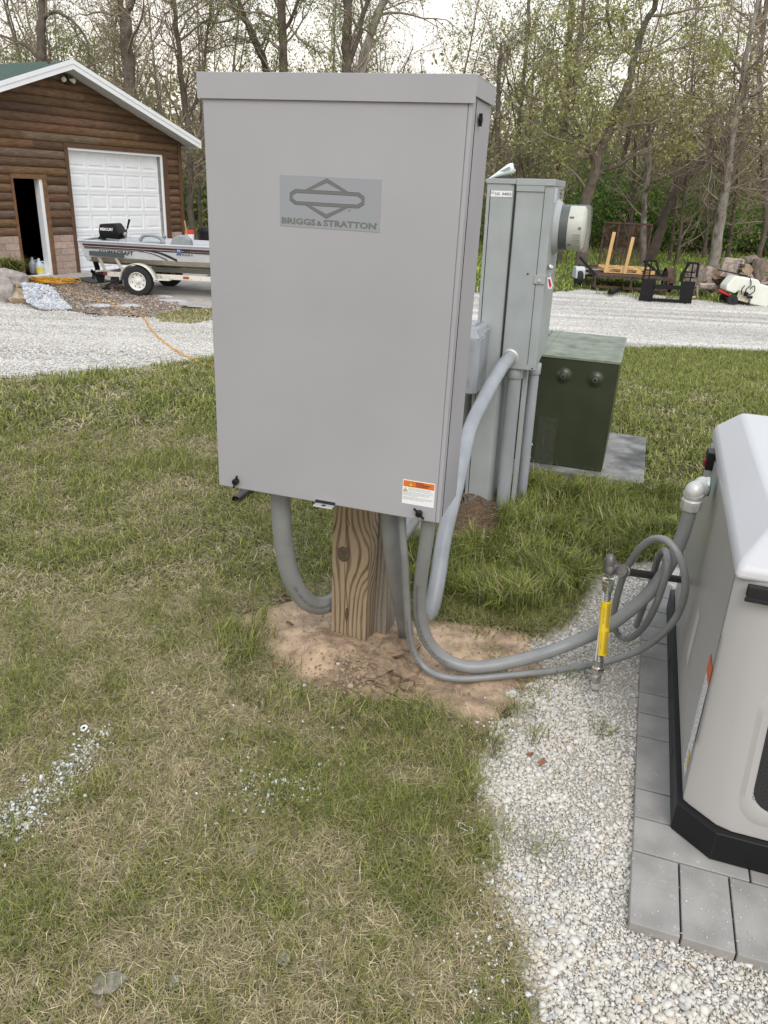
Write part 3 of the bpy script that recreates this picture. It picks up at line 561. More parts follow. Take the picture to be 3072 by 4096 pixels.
mb = MB(); T_ = lambda s, a, b, h, w_=None, **k: text_on(mb, s, (wx0+ww*a, -.0031, wz0+wh*b), (1, 0, 0), (0, 0, 1), wh*h, None if w_ is None else ww*w_, **k)
T_('!', .242, .80, .075, bold=.04); T_('WARNING', .40, .895, .055, .26, bold=.02); T_('AVERTISSEMENT', .40, .825, .055, .47, bold=.02); T_('ADVERTENCIA', .40, .755, .055, .40, bold=.02)
P_('label_text', mb, m_ink, parent=lab, recalc=False)
mb = MB()
for s, a, b, w_ in (('Electric shock hazard could result in death or', .19, .655, .72), ('serious injury. More than one live circuit -', .19, .61, .66), ('disconnect all sources of supply before servicing.', .19, .565, .78),
                    ('Risque de choc electrique pouvant provoquer des blessures', .03, .49, .93), ('graves, voire la mort. Plus d un circuit sous tension -', .03, .445, .82), ('debrancher toutes les sources d alimentation avant', .03, .40, .80), ('d entreprendre le depannage.', .03, .355, .45),
                    ('Riesgo de descarga electrica que puede resultar en muerte', .03, .28, .93), ('o lesion seria. Mas de un circuito vivo - desconecte todas', .03, .235, .90), ('las fuentes de suministro antes de servicio.', .03, .19, .66)):
    T_(s, a, b, .028, w_)
P_('label_text', mb, m_ink2, parent=lab, recalc=False)

# ---- timber posts
def wood_post_mat(name, dark, light, knot=None, gray=0.0):
    m = bpy.data.materials.new(name); m.use_nodes = True; n = m.node_tree.nodes; l = m.node_tree.links; p = n['Principled BSDF']; p.inputs['Roughness'].default_value = .85
    tc_ = n.new('ShaderNodeTexCoord'); sx = n.new('ShaderNodeSeparateXYZ'); l.new(tc_.outputs['Object'], sx.inputs[0])
    def M(op, a, b=None, c=None):
        q = n.new('ShaderNodeMath'); q.operation = op
        for i, v in enumerate((a, b, c)):
            if v is None: continue
            if isinstance(v, (int, float)): q.inputs[i].default_value = v
            else: l.new(v, q.inputs[i])
        return q.outputs[0]
    mpn = n.new('ShaderNodeMapping'); mpn.inputs['Scale'].default_value = (9, 9, 1.5); l.new(tc_.outputs['Object'], mpn.inputs[0])
    no = n.new('ShaderNodeTexNoise'); no.inputs['Scale'].default_value = 1.6; no.inputs['Detail'].default_value = 3; l.new(mpn.outputs[0], no.inputs[0])
    kx, kz = knot or (.06, 9); x = M('SUBTRACT', sx.outputs[0], kx); z = M('SUBTRACT', sx.outputs[2], kz)
    zz_ = M('POWER', M('ABSOLUTE', M('DIVIDE', z, .085)), 2.0); bell = M('POWER', 2.718, M('MULTIPLY', zz_, -1.0))
    xx = M('DIVIDE', x, M('ADD', 1.0, M('MULTIPLY', bell, 1.3)))
    ph = M('ADD', M('MULTIPLY', M('ADD', xx, M('MULTIPLY', sx.outputs[1], .6)), 340), M('MULTIPLY', no.outputs[0], 10))
    # widely spaced cathedral grain in the middle, tight at the edges
    s = M('SINE', ph); r = n.new('ShaderNodeMapRange'); r.inputs[1].default_value = -.1; r.inputs[2].default_value = 1.0; l.new(s, r.inputs[0])
    fn = n.new('ShaderNodeTexNoise'); fm = n.new('ShaderNodeMapping'); fm.inputs['Scale'].default_value = (260, 260, 8); l.new(tc_.outputs['Object'], fm.inputs[0]); l.new(fm.outputs[0], fn.inputs[0]); fn.inputs['Detail'].default_value = 3
    big = n.new('ShaderNodeTexNoise'); big.inputs['Scale'].default_value = 7; big.inputs['Detail'].default_value = 4; l.new(tc_.outputs['Object'], big.inputs[0])
    fac = M('MULTIPLY', r.outputs[0], M('MULTIPLY_ADD', big.outputs[0], 1.1, .2))
    mx_ = n.new('ShaderNodeMix'); mx_.data_type = 'RGBA'; mx_.inputs['A'].default_value = (*light, 1); mx_.inputs['B'].default_value = (*dark, 1); l.new(fac, mx_.inputs['Factor'])
    m2 = n.new('ShaderNodeMix'); m2.data_type = 'RGBA'; m2.blend_type = 'MULTIPLY'; m2.inputs['Factor'].default_value = 1; l.new(mx_.outputs['Result'], m2.inputs['A'])
    l.new(M('MULTIPLY_ADD', fn.outputs[0], .9, .55), m2.inputs['B']); l.new(m2.outputs['Result'], p.inputs['Base Color'])
    bn = n.new('ShaderNodeBump'); bn.inputs['Strength'].default_value = .5; bn.inputs['Distance'].default_value = .002; l.new(M('ADD', fn.outputs[0], M('MULTIPLY', fac, -.8)), bn.inputs['Height']); l.new(bn.outputs[0], p.inputs['Normal'])
    return m
q0 = tl(gt(1321, 2571)); PX, PD = q0[0], q0[1]; PWD = .1397
kn = LD(1375, 2216, PD); m_post = wood_post_mat('treated_pine', (.085, .052, .028), (.34, .255, .165), knot=(kn[0]-PX, kn[2]))
m_post2 = wood_post_mat('weathered_pine', (.17, .14, .11), (.33, .29, .23))
off = (PX, PD, 0); R_ = siteroot('timber_post', off); tag(R_, 'square treated pine post with an oval knot set in the sandy soil', 'post')
P_ = lambda name, mb, mats, **kw: mk(name, mb, mats, parent=kw.pop('parent', R_), off=off, **kw)
mb = MB(); mb.box(PX, PX+PWD, PD, PD+.10, -.25, 1.78); P_('post_timber', mb, m_post, bevel=.004)
mb = MB(); mb.lathe([(.020, 0), (.0225, .0012), (.020, .0022)], (kn[0], PD-.0016, kn[2]), (0, -1, 0), 24)
mb.v = [(x_, y_, kn[2]+(z_-kn[2])*1.35) for x_, y_, z_ in mb.v]; ko = P_('wood_knot', mb, mat('knot_brown', (.10, .075, .045), .8, var=.4, vscale=60, bump=.5, bscale=200), smooth=True)
mb = MB(); pts = [LD(u, v, PD) for u, v in [(1386, 2040), (1392, 2075), (1398, 2095), (1385, 2120), (1380, 2180)]]
def ribbon(mb, P, wd, y):
    for a, b, w0, w1 in zip(P[:-1], P[1:], wd[:-1], wd[1:]): mb.quad((a[0]-w0, y, a[2]), (a[0]+w0, y, a[2]), (b[0]+w1, y, b[2]), (b[0]-w1, y, b[2]))
ribbon(mb, pts, [.0006, .0012, .0009, .0008, .0006], PD-.0006); m_crk = mat('crack_dark', (.02, .013, .008), .9); P_('drying_crack', mb, m_crk, recalc=False); mb = MB()
pts = [LD(u, v, PD) for u, v in [(1378, 2250), (1381, 2330), (1388, 2400), (1390, 2450), (1386, 2500), (1384, 2556)]]; ribbon(mb, pts, [.0006, .0009, .0012, .0009, .0012, .0008], PD-.0006); P_('drying_crack', mb, m_crk, recalc=False); mb = MB()
pts = [LD(u, v, PD) for u, v in [(1353, 2194), (1370, 2189), (1394, 2193), (1397, 2199)]]
for a, b in zip(pts[:-1], pts[1:]): mb.quad((a[0], PD-.0026, a[2]-.0012), (b[0], PD-.0026, b[2]-.0012), (b[0], PD-.0026, b[2]+.0012), (a[0], PD-.0026, a[2]+.0012))
P_('knot_crack', mb, m_crk, recalc=False)
mb = MB(); pc = LD(1387, 2462, PD); Pz = [(-.004, .030), (.004, .036), (.008, .01), (.005, -.012), (.0, -.034), (-.005, -.012), (-.007, .004)]
mb.add([(pc[0]+a, PD-.0008, pc[2]+b) for a, b in Pz], [tuple(range(len(Pz)))]); P_('resin_streak', mb, mat('resin_brown', (.09, .055, .028), .7, var=.3, vscale=80), recalc=False)
off = (PX+.045, PD+.112, 0); mb = MB(); mb.box(PX+.045, PX+.045+PWD, PD+.112, PD+.225, -.25, 1.75)
o = siteobj('timber_post', mb, m_post2, off, bevel=.004); tag(o, 'weathered grey timber post standing close behind the knotty pine post', 'post')

# ---- conduits
def tubeobj(name, pts, r, mats, label, cat, sub=8, n=20, text=None, group=None, ribs=0, ends=None, wob=0, side=0.0, smooth=True):
    P = spline(pts, sub); P = resample(P, .006 if ribs else .012)
    for _ in range(60 if ribs else 24): P[1:-1] = .25*P[:-2]+.5*P[1:-1]+.25*P[2:]
    R__ = np.full(len(P), r)
    if ribs: R__ = r*(1+ribs*(np.arange(len(P)) % 2))
    off = (P[0][0], P[0][1], 0.0); root = siteroot(name, off); tag(root, label, cat, group)
    mb = MB(); mb.tube(P, R__, n); h = mk('hose', mb, mats, parent=root, off=off, smooth=True)
    h.data.shade_smooth()
    if text:
        mbt = MB(); s = np.r_[0, np.cumsum(np.linalg.norm(np.diff(P, axis=0), axis=1))]
        for body, p0_, hgt, ang, dr_, ln_ in text:
            V, F = text_tris(body, 1.0, bold=.014)
            if not len(V): continue
            V = V*np.array([ln_/V[:, 0].max(), hgt/.7]); s0 = s[np.argmin(np.linalg.norm(P-p0_, axis=1))]; ss = np.clip(s0+dr_*V[:, 0], 0, s[-1]-1e-4); C = np.stack([np.interp(ss, s, P[:, i]) for i in range(3)], 1)
            T = np.stack([np.interp(ss, s, np.gradient(P[:, i], s)) for i in range(3)], 1); T *= dr_/np.linalg.norm(T, axis=1)[:, None]
            cl = tl(np.array([0, 0, EYE])); vw = cl-C; vw /= np.linalg.norm(vw, axis=1)[:, None]   # printed on the face that happens to be outward; fixed in the mesh
            nrm = vw-T*np.sum(vw*T, 1)[:, None]; nrm /= np.linalg.norm(nrm, axis=1)[:, None]; bi = np.cross(nrm, T)
            a = ang+V[:, 1]/r; Pn = C+(nrm*np.cos(a)[:, None]+bi*np.sin(a)[:, None])*(r*1.012+.0003)
            mbt.add(Pn, F)
        mk('printed_text', mbt, m_ink2, parent=root, off=off, recalc=False)
    return root, off
z0 = CZ
A_ = [LD(1120, 1960, .10), LD(1124, 2060, .10), LD(1135, 2180, .11), LD(1156, 2293, .13), LD(1204, 2388, .17), LD(1262, 2427, .24), LD(1325, 2413, .33), LD(1400, 2360, .45), LD(1500, 2270, .62), LD(1600, 2150, .86), LD(1645, 2090, 1.02), LD(1700, 1990, 1.25), LD(1725, 1930, 1.4)]
A_[0][2] = z0+.01
tubeobj('flexible_conduit', A_, .033, m_cond, 'thick grey flexible conduit looping from the cabinet down behind the left side of the post', 'conduit', text=[('LT20-TUFF TYPE UF 2" 60°C DRY 60°C WET', LD(1318, 2414, .32), .010, -.1, -1, .27)])
Bp = [LD(1556, 2030, .12), LD(1562, 2100, .13), LD(1572, 2220, .17), LD(1588, 2330, .24), LD(1608, 2440, .33), LD(1626, 2540, .42), LD(1634, 2640, .44)]; Bp[0][2] = z0+.01
tubeobj('flexible_conduit', Bp, .030, m_cond, 'thick grey conduit dropping straight beside the post into the soil', 'conduit')
Cp = [LD(1607, 2050, .06), LD(1611, 2130, .06), LD(1620, 2250, .08), LD(1627, 2370, .12), LD(1632, 2480, .15), LD(1642, 2570, .18), LD(1664, 2630, .19), LD(1704, 2679, .19), LD(1768, 2708, .165), LD(1837, 2717, .19), LD(1900, 2714, .215), LD(2040, 2700, .27), LD(2200, 2684, .35), LD(2305, 2668, .41), LD(2410, 2652, .455),
      LD(2542, 2610, .46), LD(2620, 2560, .43), LD(2699, 2481, .38), LD(2738, 2385, .33), LD(2741, 2297, .31), LD(2715, 2213, .31), LD(2676, 2162, .33), LD(2636, 2147, .36), LD(2584, 2168, .40), LD(2530, 2232, .46), LD(2494, 2300, .50), LD(2465, 2402, .56), LD(2454, 2481, .62), LD(2464, 2535, .66), LD(2492, 2560, .66), LD(2530, 2550, .62),
      LD(2580, 2500, .55), LD(2622, 2424, .47), LD(2657, 2323, .42), LD(2673, 2250, .42), LD(2668, 2205, .45), LD(2648, 2204, .52), LD(2626, 2249, .60), LD(2606, 2330, .68), LD(2572, 2430, .76), LD(2545, 2505, .80)]
Cp[0][2] = z0+.01
for q in Cp[7:14]: q[2] = max(q[2], .016)
tubeobj('flexible_conduit', Cp, .0118, m_cond, 'thin grey ribbed conduit running along the soil and coiled beside the generator', 'conduit', n=12, ribs=.05, text=[('TYPE UF 1/2" 60°C DRY 60°C WET 60°C OIL-RES', LD(1690, 2665, .19), .0062, .1, -1, .22), ('60°C OIL-RES SUN-RES AFC-KAF-TECH', LD(2673, 2250, .42), .0055, -.3, 1, .22)])
Dp = [LD(1716, 2070, .05), LD(1710, 2130, .055), LD(1695, 2230, .08), LD(1681, 2340, .12), LD(1677, 2440, .16), LD(1693, 2530, .19), LD(1732, 2600, .21), LD(1787, 2645, .225), LD(1844, 2668, .225), LD(1900, 2673, .235), LD(2040, 2650, .29), LD(2200, 2607, .38), LD(2300, 2568, .42), LD(2384, 2533, .43), LD(2450, 2497, .44), LD(2526, 2437, .455), LD(2610, 2360, .465), LD(2673, 2270, .47), LD(2718, 2175, .47), LD(2748, 2090, .47), LD(2764, 2020, .465)]
Dp[0][2] = z0+.01
dr, doff = tubeobj('flexible_conduit', Dp, .0225, m_cond, 'medium grey flexible conduit sweeping over the gravel to the silver elbow on the generator', 'conduit', text=[('LT20-TUFF TYPE UF 1 1/4" 60°C DRY 60°C WET 60°C OIL-RES SUN-RES AFC-KAF-TECH', LD(1790, 2648, .225), .0085, .25, -1, .40)])
# reversed reading direction for the long print is handled by the negative run of the tube
e0 = Dp[-1]; e1 = LWp(2832, 1945, 1.505); up = (np.array(e0)-np.array(Dp[-2])); up /= np.linalg.norm(up)
mb = MB(); mb.lathe([(.0235, -.012), (.031, -.010), (.033, 0), (.033, .024), (.030, .027), (.029, .030), (.029, .036)], e0-up*.004, up, 8)
mk('coupling_nut', mb, m_galv, parent=dr, off=doff, bevel=.001)
pe = spline([e0+up*.028, e0+up*.055, e0*.45+e1*.55+np.array([-.004, 0, .016]), e1+np.array([-.02, 0, .002]), e1], 8)
mb = MB(); mb.tube(pe, np.linspace(.0285, .0265, len(pe)), 20); mb.lathe([(.031, 0), (.031, .008), (.028, .010)], e0+up*.034, up, 20); mb.lathe([(.030, 0), (.031, .004), (.031, .010)], e1-np.array([.008, 0, 0]), (1, 0, 0), 20)
el = mk('elbow_fitting', mb, m_galv, parent=dr, off=doff, smooth=True)
mb = MB(); mb.lathe([(.032, 0), (.033, .002), (.033, .005)], e1+np.array([.001, 0, 0]), (1, 0, 0), 20); mk('green_gasket', mb, mat('green_rubber', (.01, .14, .09), .5), parent=dr, off=doff)
# weathered conduit from the meter cabinet down to the cabinet foot
Ep = [LD(2040, 1430, 1.79), LD(2000, 1478, 1.62), LD(1940, 1590, 1.46), LD(1878, 1720, 1.27), LD(1842, 1880, 1.08), LD(1793, 2075, .88), LD(1772, 2170, .80), LD(1756, 2280, .71), LD(1738, 2385, .64), LD(1718, 2468, .60), LD(1690, 2520, .58), LD(1650, 2560, .57)]
er, eoff = tubeobj('flexible_conduit', Ep, .0335, m_condl, 'shiny weathered grey conduit curving down from the meter cabinet behind the cabinet', 'conduit')
hd = np.array(Ep[1])-np.array(Ep[0]); hd /= np.linalg.norm(hd)
mb = MB(); mb.lathe([(.045, -.015), (.046, .006), (.040, .012)], Ep[0], hd, 20); mb.lathe([(.052, -.03), (.054, -.012), (.050, -.006)], Ep[0], hd, 8); mk('coupling_nut', mb, m_galv, parent=er, off=eoff, bevel=.002)
f0 = tl(gt(1662, 2215)); mb = MB(); mb.tube([(f0[0]+.004, f0[1], -.05), (f0[0], f0[1], .32)], [.0245, .0245], 18)
tag(siteobj('plastic_pipe', mb, mat('pale_green_pvc', (.56, .62, .50), .4, var=.06, vscale=9), (f0[0], f0[1], 0), smooth=True), 'short pale green plastic pipe stub standing in the grass behind the cabinet', 'pipe')

# ---- steel service pedestal with the meter
off = (.46, 1.781, 0); R_ = siteroot('meter_pedestal', off); R_.rotation_euler = (0, math.radians(-1.2), YAW)
tag(R_, 'pale grey steel utility pedestal with a round glass electric meter on its side', 'utility pedestal')
P_ = lambda name, mb, mats, **kw: mk(name, mb, mats, parent=kw.pop('parent', R_), off=off, **kw)
XL, XG, XR, D0, D1, ZT = .462, .595, .770, 1.781, 2.20, 1.660
mb = MB(); pr = [(XL, D0), (XG-.03, D0), (XG-.008, D0+.006), (XG+.004, D0+.03), (XG+.004, D1), (XL, D1)]; mb.prism(pr, -.2, ZT-.02, 'z'); P_('pedestal_channel', mb, m_ped, bevel=.002)
mb = MB(); mb.box(XL+.0155, XL+.019, D0-.0009, D0, .05, ZT-.05); P_('channel_seam', mb, m_dark)
mb = MB(); mb.hexa([(XG+.004, D0+.002, .79), (XR, D0+.002, .79), (XR, D1, .86), (XG+.004, D1, .86)], [(XG+.004, D0+.002, ZT-.02), (XR, D0+.002, ZT-.02), (XR, D1, ZT-.02), (XG+.004, D1, ZT-.02)]); P_('meter_cabinet', mb, m_ped, bevel=.003)
mb = MB(); mb.box(XG-.0025, XG+.0045, D0-.003, D0+.001, .80, ZT-.03); P_('cabinet_gap', mb, m_dark)
mb = MB(); mb.box(XL-.004, XG-.001, D0-.005, D1, ZT-.022, ZT); mb.box(XG+.001, XR+.004, D0-.005, D1, ZT-.026, ZT+.002); P_('top_cap', mb, m_ped, bevel=.002)
mb = MB(); mb.box(XG+.004, XR-.042, D0-.003, D0-.0005, ZT-.052, ZT-.026); P_('cover_lip', mb, m_ped, bevel=.001)
mb = MB(); mb.box(XR-.0418, XR-.0402, D0-.0006, D0+.001, .82, ZT-.03); P_('cabinet_seam', mb, m_dark)
mb = MB(); mb.box(XR-.050, XR+.003, D0-.005, D0+.004, 1.205, 1.245); mb.box(XR+.0002, XR+.006, D0-.005, D1, 1.233, 1.245); br = P_('locking_strap', mb, m_ped, bevel=.001)
mb = MB(); mb.lathe([(.008, 0), (.008, .003), (.006, .004)], (XR-.025, D0-.005, 1.219), (0, -1, 0), 14); P_('strap_screw', mb, m_galv, parent=br)
mb = MB(); mb.lathe([(.0045, 0), (.0045, .0015)], (XG+.093, D0+.0015, 1.247), (0, -1, 0), 12); mb.lathe([(.004, 0), (.004, .0015)], (XR-.016, D0+.0015, .80), (0, -1, 0), 12); P_('rivet', mb, m_dark)
# number label
mb = MB(); mb.box(XL+.019, XL+.119, D0-.0016, D0-.0006, 1.582, 1.608); nl = P_('number_label', mb, m_wh)
mb = MB(); text_on(mb, 'UG', (XL+.040, D0-.0019, 1.589), (1, 0, 0), (0, 0, 1), .0115, .021, bold=.02); text_on(mb, '04053', (XL+.073, D0-.0019, 1.589), (1, 0, 0), (0, 0, 1), .0115, .043, bold=.02); mb.beam((XL+.021, D0-.0019, 1.602), (XL+.037, D0-.0019, 1.602), .001, .0016); mb.beam((XL+.021, D0-.0019, 1.597), (XL+.035, D0-.0019, 1.597), .001, .0016)
P_('label_text', mb, m_ink, parent=nl, recalc=False)
# side stickers on the meter face
mb = MB(); mb.box(XR+.0004, XR+.0012, D0+.03, D0+.13, 1.565, 1.628); P_('paper_sticker', mb, mat('grey_sticker', (.62, .66, .74), .5, col2=(.35, .38, .45), vscale=90, thr=(.52, .58)))
mb = MB(); mb.box(XR+.0004, XR+.0012, D0+.22, D0+.40, 1.575, 1.634); hs = P_('meter_sticker', mb, mat('tan_sticker', (.45, .43, .36), .6))
mb = MB(); text_on(mb, 'HEAT', (XR+.0014, D0+.23, 1.582), (0, 1, 0), (0, 0, 1), .044, .16, bold=.03); P_('label_text', mb, m_ink, parent=hs, recalc=False)
mc = (XR, D0+.215, 1.452); mr_ = .107
mb = MB(); mb.lathe([(mr_+.02, -.002), (mr_+.018, .008), (mr_+.006, .022), (mr_+.004, .026)], mc, (1, 0, 0), 40); P_('meter_ring', mb, m_ped, smooth=True)
mgl = bpy.data.materials.new('meter_glass'); mgl.use_nodes = True; pb = mgl.node_tree.nodes['Principled BSDF']; pb.inputs['Base Color'].default_value = (.86, .9, .86, 1); pb.inputs['Roughness'].default_value = .04; pb.inputs['Alpha'].default_value = .10
mb = MB(); mb.lathe([(mr_, .02), (mr_, .148), (mr_-.004, .158), (mr_-.014, .165), (0.001, .168)], mc, (1, 0, 0), 48); met = P_('meter_glass_cover', mb, mgl, smooth=True)
mb = MB(); mb.lathe([(mr_-.004, .018), (mr_-.004, .066), (.03, .067)], mc, (1, 0, 0), 40); P_('meter_base', mb, mat('meter_dark', (.022, .028, .032), .35), parent=met, smooth=True)
mb = MB(); mb.lathe([(mr_-.006, .066), (mr_-.007, .132), (mr_-.02, .140), (.02, .141)], mc, (1, 0, 0), 40); P_('meter_drum', mb, mat('meter_beige', (.52, .53, .46), .4), parent=met, smooth=True)
mb = MB()
for k in range(5):
    a = math.radians(-108-0) ; th = math.radians(196+k*5.2); r0 = mr_-.0085; c_ = (mc[0]+.108, mc[1]+r0*math.cos(th), mc[2]+r0*math.sin(th)*1.0); mb.beam((mc[0]+.092, c_[1], c_[2]), (mc[0]+.128, c_[1], c_[2]), .004, .003)
for th, x0_, x1_ in ((150, .072, .092), (228, .072, .088), (178, .118, .130)):
    t = math.radians(th); r0 = mr_-.0085; mb.beam((mc[0]+x0_, mc[1]+r0*math.cos(t), mc[2]+r0*math.sin(t)), (mc[0]+x1_, mc[1]+r0*math.cos(t), mc[2]+r0*math.sin(t)), .012, .009)
P_('drum_slots', mb, mat('slot_dark', (.05, .055, .05), .5), parent=met)
mb = MB(); mb.lathe([(.012, 0), (.014, .006), (.012, .022), (.004, .026)], (XR+.004, D0+.06, 1.275), (.5, -.4, .3), 14); seal = P_('barrel_seal', mb, m_steel, smooth=True)
mb = MB(); mb.tube(spline([(XR+.01, D0+.05, 1.272), (XR+.02, D0+.03, 1.25), (XR+.024, D0+.02, 1.222)], 4), .0012, 6)
P_('seal_wire', mb, m_steel, parent=seal)
tagp = [(XR+.010, 1.236), (XR+.026, 1.238), (XR+.040, 1.200), (XR+.036, 1.186), (XR+.024, 1.182), (XR+.016, 1.190)]
mb = MB(); mb.prism([(a, b) for a, b in tagp], D0+.012, D0+.016, 'y'); st = P_('seal_tag', mb, m_wh, bevel=.001)
mb = MB(); mb.prism([(XR+.015, 1.228), (XR+.024, 1.229), (XR+.034, 1.202), (XR+.031, 1.192), (XR+.025, 1.192)], D0+.0105, D0+.0118, 'y'); P_('red_insert', mb, mat('tag_red', (.55, .03, .03), .4), parent=st)
# meter risers under the cabinet
for (x_, y_, r_, l_) in ((XG+.068, D0+.055, .036, 1), (XR-.028, D0+.19, .028, 0)):
    mb = MB(); mb.tube([(x_, y_, -.2), (x_, y_, .78)], [r_, r_], 22); rp = P_('riser_pipe', mb, m_condl, smooth=True)
    mb = MB(); mb.lathe([(r_+.004, 0), (r_+.0065, .003), (r_+.0065, .055), (r_+.004, .058)], (x_, y_, .735), (0, 0, 1), 22); P_('pipe_collar', mb, m_ped, parent=rp, smooth=True)
mb = MB(); mb.box(XG+.108, XG+.128, D0+.07, D0+.13, -.2, .80); P_('backing_strut', mb, m_ped, bevel=.002)
mb = MB(); mb.tube([(XL-.045, D0+.09, -.1), (XL-.045, D0+.09, .75)], [.026, .026], 18); P_('riser_pipe', mb, mat('dark_riser', (.19, .19, .19), .6, var=.2), smooth=True)
# small disconnect box fixed to the near side of the pedestal
off2 = (.47, 1.50, .66); mb = MB()
bx0, bx1, bd0, bd1, bz0, bz1 = .380, .515, 1.52, 1.66, .705, .985
q0_ = siteroot('disconnect_box', off2); tag(q0_, 'small grey plastic disconnect box with a stepped cover behind the cabinet edge', 'electrical box')
mb.prism([(bx0, bd0), (bx1-.02, bd0), (bx1, bd0+.02), (bx1, bd1), (bx0, bd1)], bz0, bz1-.02, 'z'); cv = mk('box_cover', mb, m_condl, parent=q0_, off=off2, bevel=.004)
mb = MB(); mb.hexa([(bx0, bd0+.004, bz1-.02), (bx1-.004, bd0+.004, bz1-.02), (bx1-.004, bd1+.03, bz1-.02), (bx0, bd1+.03, bz1-.02)], [(bx0, bd0+.03, bz1+.02), (bx1-.03, bd0+.03, bz1+.02), (bx1-.02, bd1+.12, bz1+.02), (bx0, bd1+.12, bz1+.02)]); mk('box_hood', mb, m_condl, parent=q0_, off=off2, bevel=.005)
mb = MB(); mb.box(bx0-.01, bx1-.055, bd1-.02, 1.775, bz0-.04, bz1+.03); mb.box(bx1-.035, bx1-.005, bd1-.01, 1.775, bz0-.03, bz1); mk('box_body', mb, m_condl, parent=q0_, off=off2, bevel=.004)
mb = MB(); text_on(mb, 'Outdoor', (bx0+.055, bd0-.0006, bz1-.075), (1, 0, 0), (0, 0, 1), .012, .05, shear=.3)
for i, s in enumerate(('DISCONNECT', 'BEFORE', 'SERVICING')): text_on(mb, s, (bx0+.06, bd0-.0006, bz0+.06-.014*i), (1, 0, 0), (0, 0, 1), .008, .045)
mk('moulded_text', mb, mat('text_grey', (.2, .21, .22), .5), parent=cv, off=off2, recalc=False)
# caulk tube resting on the pedestal
t0 = LD(1958, 720, 1.90); t1 = LD(2068, 652, 1.90)
off3 = (t0[0], 1.9, t0[2]); R3 = siteroot('sealant_tube', off3); tag(R3, 'white squeeze tube of sealant lying on top of the pedestal', 'tube')
mb = MB(); a = LD(1956, 718, 1.90); b = LD(2057, 668, 1.90); P8 = []; n_ = 12; N_ = 14
for i in range(n_):
    t = i/(n_-1); c_ = a*(1-t)+b*t; hr = .004+.020*min(1, t*1.25); wr = .040-.018*t
    if i == n_-1: hr *= .8; wr *= .8
    ax = (b-a)/np.linalg.norm(b-a); nz__ = np.cross(ax, [0, 1, 0]); nz__ = -nz__ if nz__[2] < 0 else nz__
    P8.append([c_+np.array([0, 1, 0])*wr*math.cos(2*math.pi*j/N_)+nz__*hr*math.sin(2*math.pi*j/N_) for j in range(N_)])
V = [p for r_ in P8 for p in r_]; F = [(i*N_+j, i*N_+(j+1) % N_, (i+1)*N_+(j+1) % N_, (i+1)*N_+j) for i in range(n_-1) for j in range(N_)]+[tuple(range(N_)), tuple((n_-1)*N_+j for j in range(N_))]
mb.add(V, F); mk('tube_body', mb, mat('white_green_plastic', (.70, .76, .70), .35), parent=R3, off=off3, smooth=True)
ax = (b-a)/np.linalg.norm(b-a); mb = MB(); mb.lathe([(.011, 0), (.011, .004), (.006, .006), (.004, .02)], b+ax*.001, ax, 14); mk('nozzle', mb, m_iron, parent=R3, off=off3, smooth=True)
mb = MB(); mb.beam(LD(2003, 688, 1.872)+np.array([0, 0, -.001]), LD(2040, 670, 1.872), .0012, .012); mk('tube_print', mb, mat('tube_blue', (.25, .32, .38), .5), parent=R3, off=off3)
mb = MB(); c_ = LD(2040, 716, 1.9); mb.box(c_[0]-.065, c_[0]+.028, 1.87, 1.93, 1.655, 1.668); o = siteobj('rubber_wedge', mb, m_iron, (c_[0], 1.9, 1.656), bevel=.002); tag(o, 'flat black rubber piece under the sealant tube on the pedestal', 'rubber pad')

# ---- pad mounted transformer
m_tr = mat('dark_olive_paint', (0.038, 0.046, 0.026), .32, var=.12, vscale=4, dirt=((.10, .10, .08), 160, .73))
m_trt = mat('weathered_skylit_olive_top', (0.20, 0.225, 0.17), .55, var=.25, vscale=7, col2=(.07, .08, .06), thr=(.55, .72), dirt=((.05, .05, .045), 18, .66))  # paler olive: sky reflection put into the colour, along with lichen and grime
TX0, TX1, TD0, TD1, TZ0, TZ1 = .22, 1.140, 2.519, 3.405, .078, .742
off = (TX0, TD0, .0); R_ = siteroot('transformer_box', off); tag(R_, 'dark olive green pad mounted transformer box with two round vents', 'transformer')
P_ = lambda name, mb, mats, **kw: mk(name, mb, mats, parent=kw.pop('parent', R_), off=off, **kw)
xg = .655
mb = MB(); mb.box(xg, TX1, TD0, TD1, TZ0, TZ1-.012); P_('tank_cover', mb, m_tr, bevel=.006)
mb = MB(); mb.box(TX0, xg-.006, TD0+.014, TD1, TZ0+.14, TZ1-.02); mb.box(TX0, xg, TD0+.006, TD1-.01, TZ0, TZ0+.137); P_('hinged_door', mb, m_tr, bevel=.004)
mb = MB(); mb.box(xg-.012, xg-.001, TD0+.02, TD1-.02, TZ0+.14, TZ1-.03); P_('door_gap', mb, m_dark)
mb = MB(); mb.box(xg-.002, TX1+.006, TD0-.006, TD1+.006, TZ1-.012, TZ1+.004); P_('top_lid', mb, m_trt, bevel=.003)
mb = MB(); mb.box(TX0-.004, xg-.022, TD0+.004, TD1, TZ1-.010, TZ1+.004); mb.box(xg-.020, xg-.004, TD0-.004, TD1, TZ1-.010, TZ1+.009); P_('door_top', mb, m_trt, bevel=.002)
mb = MB()
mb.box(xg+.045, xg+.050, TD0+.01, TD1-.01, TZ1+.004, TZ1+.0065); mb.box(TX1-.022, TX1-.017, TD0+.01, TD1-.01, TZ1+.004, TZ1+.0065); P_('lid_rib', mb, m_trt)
mb = MB(); mb.tube([(xg-.012, TD0+.12, TZ1+.011), (xg-.012, TD1-.25, TZ1+.011)], .003, 8); mb.lathe([(.009, 0), (.009, .012)], (xg-.012, TD1-.24, TZ1+.008), (0, 0, 1), 10); P_('hinge_pin', mb, m_iron)
